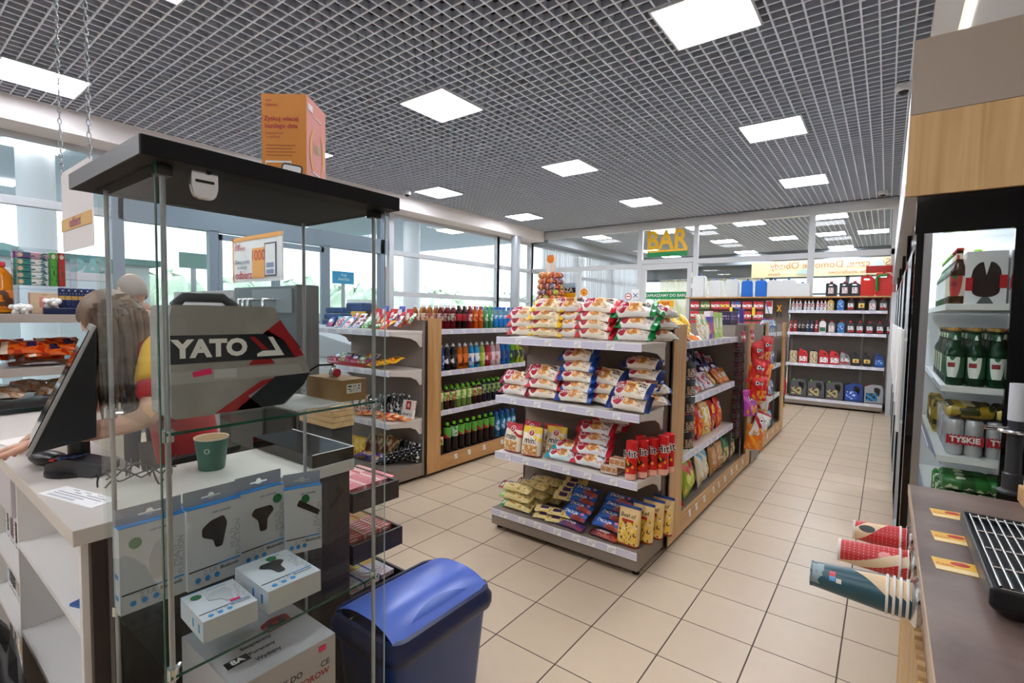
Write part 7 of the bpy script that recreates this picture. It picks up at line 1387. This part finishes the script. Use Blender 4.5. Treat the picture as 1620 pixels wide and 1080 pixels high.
m_rd = design('cup_red', 'c8242a', [('c', 22, 12, .10, 'f0d8d0'), ('d', 1, .6, 1.16, 1.42, 'e8cfa8'), ('e', .86, .70, .06, .17, '2c3434'), ('v', .95, 1.1, 'f0ece6')], .4)
m_rd2 = design('cup_red2', 'c9282c', [('c', 26, 13, .12, 'f0d8d0'), ('e', .86, .25, .045, .10, 'e89a94'), ('d', 1, .3, .80, .92, 'e8cfa8'), ('v', .95, 1.1, 'f0ece6')], .4)
m_tl = design('cup_teal', '234f5a', [('d', 1, -.5, .78, .98, 'e0c49c'), ('r', .84, .66, .90, .74, 'd84a5c'), ('r', .79, .66, .84, .74, '5aa0d8'), ('r', .78, .58, .83, .65, 'd8d8d4'), ('n', .7, .82, .98, 1, 6, .5, '8aa0a4')], .35)
cupstack('small red', .13, .030, .040, m_rd, M_crim, '', 2.04, .835, n=3, gap=.018); cupstack('medium red', .155, .032, .043, m_rd2, M_crim, '', 1.84, .832, n=3, gap=.020); cupstack('dark teal', .175, .033, .047, m_tl, M_crim, '', 1.62, .83, n=6, gap=.014)
# yellow loyalty cards
for i, y in enumerate((2.20, 1.96, 1.74)):
    b = MB().box(-.045, -.04, 0, .045, .04, .0015, 0).box(-.045, -.04, .0015, .045, -.015, .0017, 2); b.M = T(.012, .018, .0016); b.lathe([(.02, 0), (.02, .0006)], 20, 1, sx=1, sy=.6); b.M = Matrix(); b.text('Kawa', T(-.022, -.0, .0018), .016, 1, .01)
    o = b.build('yellow_card', [P('card_yellow', 'eeb93c', .4), M_red_ink, P('card_pale', 'f2d9a0', .4)], loc=(.195-.01*i, y, .9)); o.rotation_euler = (0, 0, .08); tag(o, 'yellow card with a red oval on the coffee counter, %s' % ('farthest', 'middle', 'nearest')[i], 'card')
# drip tray
DT = empty('drip_tray', (0, 0, 0), label='black drip tray with chrome bar grate on the coffee counter', cat='drip tray')
tx0, tx1, ty0, ty1, tz0, tz1 = .205, .62, 1.47, 2.02, .902, .975
b = MB(); rings = [[(x, y, z) for x, y, z in ((tx0+i_, ty0+i_, z), (tx1-i_, ty0+i_, z), (tx1-i_, ty1-i_, z), (tx0+i_, ty1-i_, z))] for i_, z in ((.03, tz0), (.0, tz0+.03), (.0, tz1), (.012, tz1), (.014, tz1-.02))]
vs = [v for q in rings for v in q]; fs = [(i*4+k, i*4+(k+1) % 4, (i+1)*4+(k+1) % 4, (i+1)*4+k) for i in range(4) for k in range(4)]+[(16, 17, 18, 19), (3, 2, 1, 0)]
b.add(vs, fs); b.build('tray', P('tray_black', '17181b', .3), DT, bevel=.006, seg=3)
b = MB(); n = 20
for i in range(n+1): x = tx0+.02+(tx1-tx0-.04)*i/n; b.tube([(x, ty0+.02, tz1-.002), (x, ty1-.02, tz1-.002)], .0032, 8)
for i in range(5): y = ty0+.02+(ty1-ty0-.04)*i/4; b.tube([(tx0+.02, y, tz1-.007), (tx1-.02, y, tz1-.007)], .0035, 8)
b.build('grate', M_chrome, DT, smooth=50)
b = MB(); b.tube([(tx0+.25, ty0+.2, tz1+.004), (tx0+.28, ty0+.12, tz1+.02), (tx0+.34, ty0+.1, tz1+.004)], .005, 8); b.build('grate_hook', M_chrome, DT, smooth=50)
# coffee machine body behind tray at the very edge, black column with chrome ring, napkins
CM = empty('coffee_machine', (0, 0, 0), label='black coffee machine at the right edge of the photo behind the drip tray', cat='coffee machine')
MB().box(.64, 1.45, .902, .95, 2.1, 1.75).build('housing', M_blackg, CM, bevel=.01)
cl_ = empty('support_column', (0, 0, 0), label='dark grey column with chrome ring standing on the coffee counter', cat='column')
q = at(1600, 780, 'z', .9)
MB().lathe([(.045, 0), (.045, .008), (.030, .016), (.030, .075), (.024, .08), (.024, .40)], 24, 0, q.x, q.y).build('column', P('column_black', '2e3033', .4), cl_, smooth=40, loc=(0, 0, .901))
MB().lathe([(.024, .0), (.055, .0), (.058, .006), (.055, .012), (.024, .014)], 24, 0, q.x, q.y, cap=False).build('ring', M_chrome, cl_, smooth=40, loc=(0, 0, 1.135)); MB().tube([(q.x-.09, q.y-.02, 1.145), (q.x-.02, q.y, 1.145)], .009, 10).build('lever', M_chrome, cl_, smooth=50)
MB().lathe([(.026, .26), (.026, .40)], 24, 0, q.x, q.y).build('sleeve', P('sleeve_white', 'cfd2d6', .3), cl_, smooth=40, loc=(0, 0, .92))
nb = empty('napkin_holder', (0, 0, 0), label='pale wooden holder with white napkins on the coffee counter', cat='napkin holder'); q2 = at(1622, 800, 'z', .9)
MB().prism([(q2.x-.012, q2.y-.06), (q2.x+.1, q2.y-.06), (q2.x+.1, q2.y+.06), (q2.x-.012, q2.y+.06)], .902, .96).build('box', wood('napkin_wood', 'd2a878', 'b98a55', 'x'), nb, bevel=.003)
b = MB()
for i in range(8): b.box(q2.x+.0+i*.01, q2.y-.05, .93, q2.x+.006+i*.01, q2.y+.05, 1.02)
b.build('napkin', M_white, nb)
# ================================================================ PEOPLE
def skin_body(name, joints, edges, radii, mat, parent=None, sub=2, root=0):
    me = bpy.data.meshes.new(name); me.from_pydata([tuple(j) for j in joints], edges, []); o = bpy.data.objects.new(name, me); C.objects.link(o)
    m = o.modifiers.new('s', 'SKIN'); m.use_smooth_shade = True; m.branch_smoothing = .6
    for i, r in enumerate(radii):
        sv = me.skin_vertices[0].data[i]; sv.radius = (r, r) if not isinstance(r, tuple) else r; sv.use_root = (i == root)
    s = o.modifiers.new('u', 'SUBSURF'); s.levels = sub; s.render_levels = sub
    dg = bpy.context.evaluated_depsgraph_get(); dg.update(); nm = bpy.data.meshes.new_from_object(o.evaluated_get(dg)); o.modifiers.clear(); o.data = nm
    nm.materials.clear(); nm.materials.append(mat)
    for p in nm.polygons: p.use_smooth = True
    if parent: o.parent = parent; KIDS.setdefault(parent.name, []).append(o)
    return o
M_skin = P('skin', 'd6a58c', .5, Subsurface_Weight=.1); M_hair = P('hair_brown', '5c4636', .55); M_hair2 = P('hair_grey', '97887e', .6)
def head_verts(b, c, yaw, tilt, s=1.0):
    """sculpted head: ellipsoid pushed into skull, jaw, nose; faces -Y before yaw"""
    k0 = len(b.v); b.sphere((0, 0, 0), 1.0, 0, 32, 24); out = []
    for v in b.v[k0:]:
        x, y, z = v; X = x*.076; Y = y*.098; Z = z*.118
        if z < 0: X *= 1-.30*(-z)**1.3; Y = Y*(1-.18*(-z)) - (.016*(-z) if y < 0 else -.012*z)
        if y < 0:
            f = -y
            Y -= .020*f*math.exp(-((x/.16)**2+((z+.12)/.20)**2))       # nose
            Y += .009*f*math.exp(-(((abs(x)-.36)/.18)**2+((z-.08)/.13)**2))   # eye sockets
            Y -= .006*f*math.exp(-((x/.3)**2+((z+.48)/.10)**2))       # lips
            Y -= .008*f*math.exp(-((x/.3)**2+((z+.82)/.16)**2))       # chin
            Y -= .004*f*math.exp(-((z-.26)/.1)**2)
        out.append(Vector((X, Y, Z))*s)
    Mh = T(*c) @ RZ(yaw) @ RX(tilt)
    b.v[k0:] = [Mh @ q for q in out]
    for sx_ in (-1, 1):      # ears
        M0 = b.M; b.M = Mh @ T(sx_*.077*s, .012, -.01) @ RZ(sx_*.3); b.sphere((0, 0, 0), (.010, .018, .032), 0, 10, 8); b.M = M0
    return Mh
def hand_geo(b, W, D, N_, curl=.5, s=1.0, thumb=1, m=0):
    """palm + five fingers; W wrist, D finger direction, N_ back-of-hand normal"""
    D = D.normalized(); S_ = D.cross(N_).normalized(); N_ = S_.cross(D).normalized()
    pts = [W+D*(t_*.095*s) for t_ in (0, .4, .75, 1.0)]
    k0 = len(b.v)
    ring = [(.024, .016), (.036, .015), (.041, .013), (.036, .010)]
    vs = []; fs = []
    for p_, (a, c) in zip(pts, ring):
        for k in range(10): t_ = 2*pi*k/10; vs.append(p_+S_*(a*s*cos(t_))+N_*(c*s*sin(t_)))
    for i in range(3):
        for k in range(10): fs.append((i*10+k, i*10+(k+1) % 10, (i+1)*10+(k+1) % 10, (i+1)*10+k))
    fs += [tuple(range(9, -1, -1)), tuple(30+k for k in range(10))]; b.add(vs, fs, m)
    for fi, (off, L_) in enumerate(((-.030, .068), (-.010, .078), (.010, .073), (.029, .058))):
        p0 = W+D*(.088*s)+S_*(off*s*thumb); a = curl*(.8+.15*fi); pp = [p0-D*.012*s, p0]; d = D.copy()
        for seg, fr in enumerate((.42, .33, .25)):
            d = (d*cos(a*.55)-N_*sin(a*.55)).normalized(); pp.append(pp[-1]+d*L_*fr*s)
        b.tube(pp, [.0095*s, .0095*s, .0088*s, .008*s, .0062*s], 8, m); b.sphere(tuple(pp[-1]), .0062*s, m, 8, 6)
    p0 = W+D*.028*s-S_*(.028*s*thumb); d = (D*.72-S_*.62*thumb-N_*.25).normalized(); pp = [p0, p0+d*.034*s, p0+d*.034*s+(d+D*.4).normalized()*.03*s, p0+d*.034*s+(d+D*.4).normalized()*.03*s+(d+D*.8).normalized()*.024*s]
    b.tube(pp, [.013*s, .011*s, .0095*s, .0075*s], 8, m); b.sphere(tuple(pp[-1]), .0075*s, m, 8, 6)
def merge(o, b, mats):
    """append builder geometry to a body mesh so it stays one mesh"""
    t_ = b.build('tmp', mats); me = o.data; bmx = bmesh.new(); bmx.from_mesh(me); off = len(me.materials)
    bmx.from_mesh(t_.data); bmx.to_mesh(me); bmx.free()
    for p in me.polygons: p.use_smooth = True
    bpy.data.meshes.remove(t_.data)
def limb(b, pts, rads, m=0, seg=14): b.tube(pts, rads, seg, m)
V = Vector
# ---- the cashier: bending over the counter, face turned down to the left
ca = empty('person', (-2.30, .75, 0), 0, 'woman with long brown hair in red shirt with yellow sleeve leaning over the counter', 'person')
L = lambda *a: V(a)
EL, WR = L(.285, -.14, 1.17), L(.10, -.375, 1.105)
J = [L(0, .08, .98), L(0, .06, 1.12), L(.0, .02, 1.27), L(.0, -.03, 1.37), L(-.01, -.07, 1.41), L(-.03, -.10, 1.44),
     L(.165, -.05, 1.41), L(.235, -.10, 1.28), EL, WR,    # near arm, forearm on the counter
     L(-.16, -.04, 1.38), L(-.25, -.12, 1.2), L(-.24, -.28, 1.09),
     L(.10, .10, .92), L(.11, .07, .5), L(.11, .12, .09), L(.12, .02, .04), L(-.10, .10, .92), L(-.11, .07, .5), L(-.11, .12, .09), L(-.12, .02, .04)]
Eg = [(0, 1), (1, 2), (2, 3), (3, 4), (4, 5), (3, 6), (6, 7), (7, 8), (8, 9), (3, 10), (10, 11), (11, 12), (0, 13), (13, 14), (14, 15), (15, 16), (0, 17), (17, 18), (18, 19), (19, 20)]
Rd = [(.15, .11), (.13, .10), (.14, .105), (.11, .08), (.05, .05), (.05, .05), .065, .048, .042, .028, .065, .048, .034, .095, .065, .042, .035, .095, .065, .042, .035]
body = skin_body('body', J, Eg, Rd, M_skin, ca)
hb = MB(); Mh = head_verts(hb, (-.06, -.15, 1.49), -1.0, .75)
hand_geo(hb, WR, L(-.75, -.62, -.18), L(0, 0, 1), .5); hand_geo(hb, L(-.24, -.28, 1.09), L(-.3, -.8, -.35), L(0, 0, 1), .6, thumb=-1)
merge(body, hb, [M_skin])
# shirt: torso and sleeves, slightly larger than the body
M_shirt = mottled('shirt_red', 'b8222a', 'cc2c30', 5, .7, bump=.3); M_slv = mottled('sleeve_yellow', 'e2a812', 'efbc28', 6, .7, bump=.3)
sh = skin_body('shirt', [L(0, .09, .86), L(0, .08, 1.02), L(0, .05, 1.16), L(0, .02, 1.28), L(.0, -.03, 1.375), L(-.005, -.055, 1.41), L(.165, -.05, 1.41), L(.235, -.10, 1.28), L(.268, -.125, 1.21), L(-.155, -.04, 1.375), L(-.24, -.11, 1.22)],
               [(0, 1), (1, 2), (2, 3), (3, 4), (4, 5), (4, 6), (6, 7), (7, 8), (4, 9), (9, 10)], [(.16, .12), (.155, .12), (.145, .115), (.15, .115), (.12, .085), (.07, .065), .074, .068, .062, .078, .068], M_shirt, ca, root=1)
sl = skin_body('sleeve', [L(.11, -.035, 1.425), L(.172, -.055, 1.40), L(.232, -.098, 1.29), L(.246, -.108, 1.265)], [(0, 1), (1, 2), (2, 3)], [.055, .081, .077, .070], M_slv, ca)
pn = skin_body('trousers', [L(0, .07, .94), L(.10, .08, .88), L(.11, .05, .5), L(.11, .10, .12), L(-.10, .08, .88), L(-.11, .05, .5), L(-.11, .10, .12)], [(0, 1), (1, 2), (2, 3), (0, 4), (4, 5), (5, 6)], [.13, .105, .08, .06, .105, .08, .06], P('trousers_dark', '22242c', .7), ca)
# hair: cap plus long strands hanging forward
hr = MB(); hr.M = Mh; k0 = 0
def hcap(u, v):
    th = u*2*pi; ph = v*pi*.62; r_ = 1.0+.05*sin(th*9)*.3
    x, y, z = sin(ph)*cos(th), sin(ph)*sin(th), cos(ph)
    if y < -.35 and z < .45: x, y, z = x*.93, y*.80, z
    return (x*.090*r_, y*.112*r_+.008, z*.130+.006)
hr.grid(hcap, 36, 12); hr.M = Matrix()
base = Mh @ V((0, .03, .0))
for i in range(110):
    a = rnd(-.2, 3.4); r0 = V((.082*cos(a), .095*sin(a)+.02, rnd(-.05, .05))); p0 = Mh @ r0; d = V((rnd(-.06, .09), rnd(-.05, .09), -1)).normalized(); L_ = rnd(.26, .40)
    c0, c1, c2, c3 = p0, p0+V((.012*cos(a), .015, -.10)), p0+d*L_*.6, p0+d*L_+V((.02*sin(i*1.7), .015*cos(i), 0)); pts = [c0*(1-q)**3+c1*3*q*(1-q)**2+c2*3*q*q*(1-q)+c3*q**3 for q in [k/8 for k in range(9)]]
    hr.tube(pts, [.012, .013, .0135, .013, .012, .011, .009, .006, .002], 6)
hr.build('hair', mottled('hair_strands', '4c3a2c', '8a6e54', 12, .5), ca, smooth=60)
ca.rotation_euler = (0, 0, .0)
# ---- the customer: man in a dark T-shirt, bald head, looking down to the left
mn = empty('person', (-4.15, 1.215, -.0), 0, 'balding man in dark T-shirt standing beyond the counter, looking down', 'person')
J2 = [L(0, 0, 1.0), L(0, 0, 1.15), L(0, -.0, 1.32), L(0, .0, 1.46), L(-.01, -.01, 1.53), L(-.03, -.02, 1.59), L(.0, .19, 1.43), L(-.02, .25, 1.24), L(-.20, .22, 1.10), L(.0, -.19, 1.43), L(-.02, -.25, 1.24), L(-.2, -.22, 1.10),
      L(0, .1, .95), L(.0, .11, .52), L(.03, .11, .09), L(-.08, .11, .04), L(0, -.1, .95), L(.0, -.11, .52), L(.03, -.11, .09), L(-.08, -.11, .04)]
E2 = [(0, 1), (1, 2), (2, 3), (3, 4), (4, 5), (3, 6), (6, 7), (7, 8), (3, 9), (9, 10), (10, 11), (0, 12), (12, 13), (13, 14), (14, 15), (0, 16), (16, 17), (17, 18), (18, 19)]
R2_ = [(.12, .15), (.115, .14), (.12, .16), (.10, .14), .062, .058, .07, .05, .034, .07, .05, .034, .1, .07, .045, .035, .1, .07, .045, .035]
b2 = skin_body('body', J2, E2, R2_, M_skin, mn)
hb = MB(); Mh2 = head_verts(hb, (-.055, -.03, 1.665), -pi/2+.15, .30, 1.06); hand_geo(hb, L(-.20, .22, 1.10), L(-1, 0, -.2), L(0, 0, 1), .6); hand_geo(hb, L(-.2, -.22, 1.10), L(-1, 0, -.2), L(0, 0, 1), .6, thumb=-1)
merge(b2, hb, [M_skin])
M_tee = mottled('tshirt_slate', '33495a', '3c5566', 5, .8)
skin_body('t_shirt', [L(0, 0, .92), L(0, 0, 1.1), L(0, 0, 1.3), L(0, .0, 1.43), L(-.005, -.0, 1.505), L(.0, .19, 1.44), L(-.01, .235, 1.25), L(.0, -.19, 1.44), L(-.01, -.235, 1.25)], [(0, 1), (1, 2), (2, 3), (3, 4), (3, 5), (5, 6), (3, 7), (7, 8)], [(.15, .18), (.14, .17), (.145, .185), (.145, .185), (.085, .10), .095, .085, .095, .085], M_tee, mn, root=1)
skin_body('trousers', [L(0, 0, 1.0), L(0, .1, .93), L(.0, .11, .52), L(.03, .11, .12), L(0, -.1, .93), L(.0, -.11, .52), L(.03, -.11, .12)], [(0, 1), (1, 2), (2, 3), (0, 4), (4, 5), (5, 6)], [.14, .11, .09, .07, .11, .09, .07], P('jeans', '2f3c54', .8), mn)
hr = MB(); hr.M = Mh2
hr.grid(lambda u, v: (lambda th, ph: (sin(ph)*cos(th)*.0835, sin(ph)*sin(th)*.1065, cos(ph)*.129))((-.15+1.3*u)*pi if 0 else u*pi*1.15-.075*pi, pi*(.22+.42*v)), 24, 10)
hr.build('short_hair', M_hair2, mn, smooth=60)
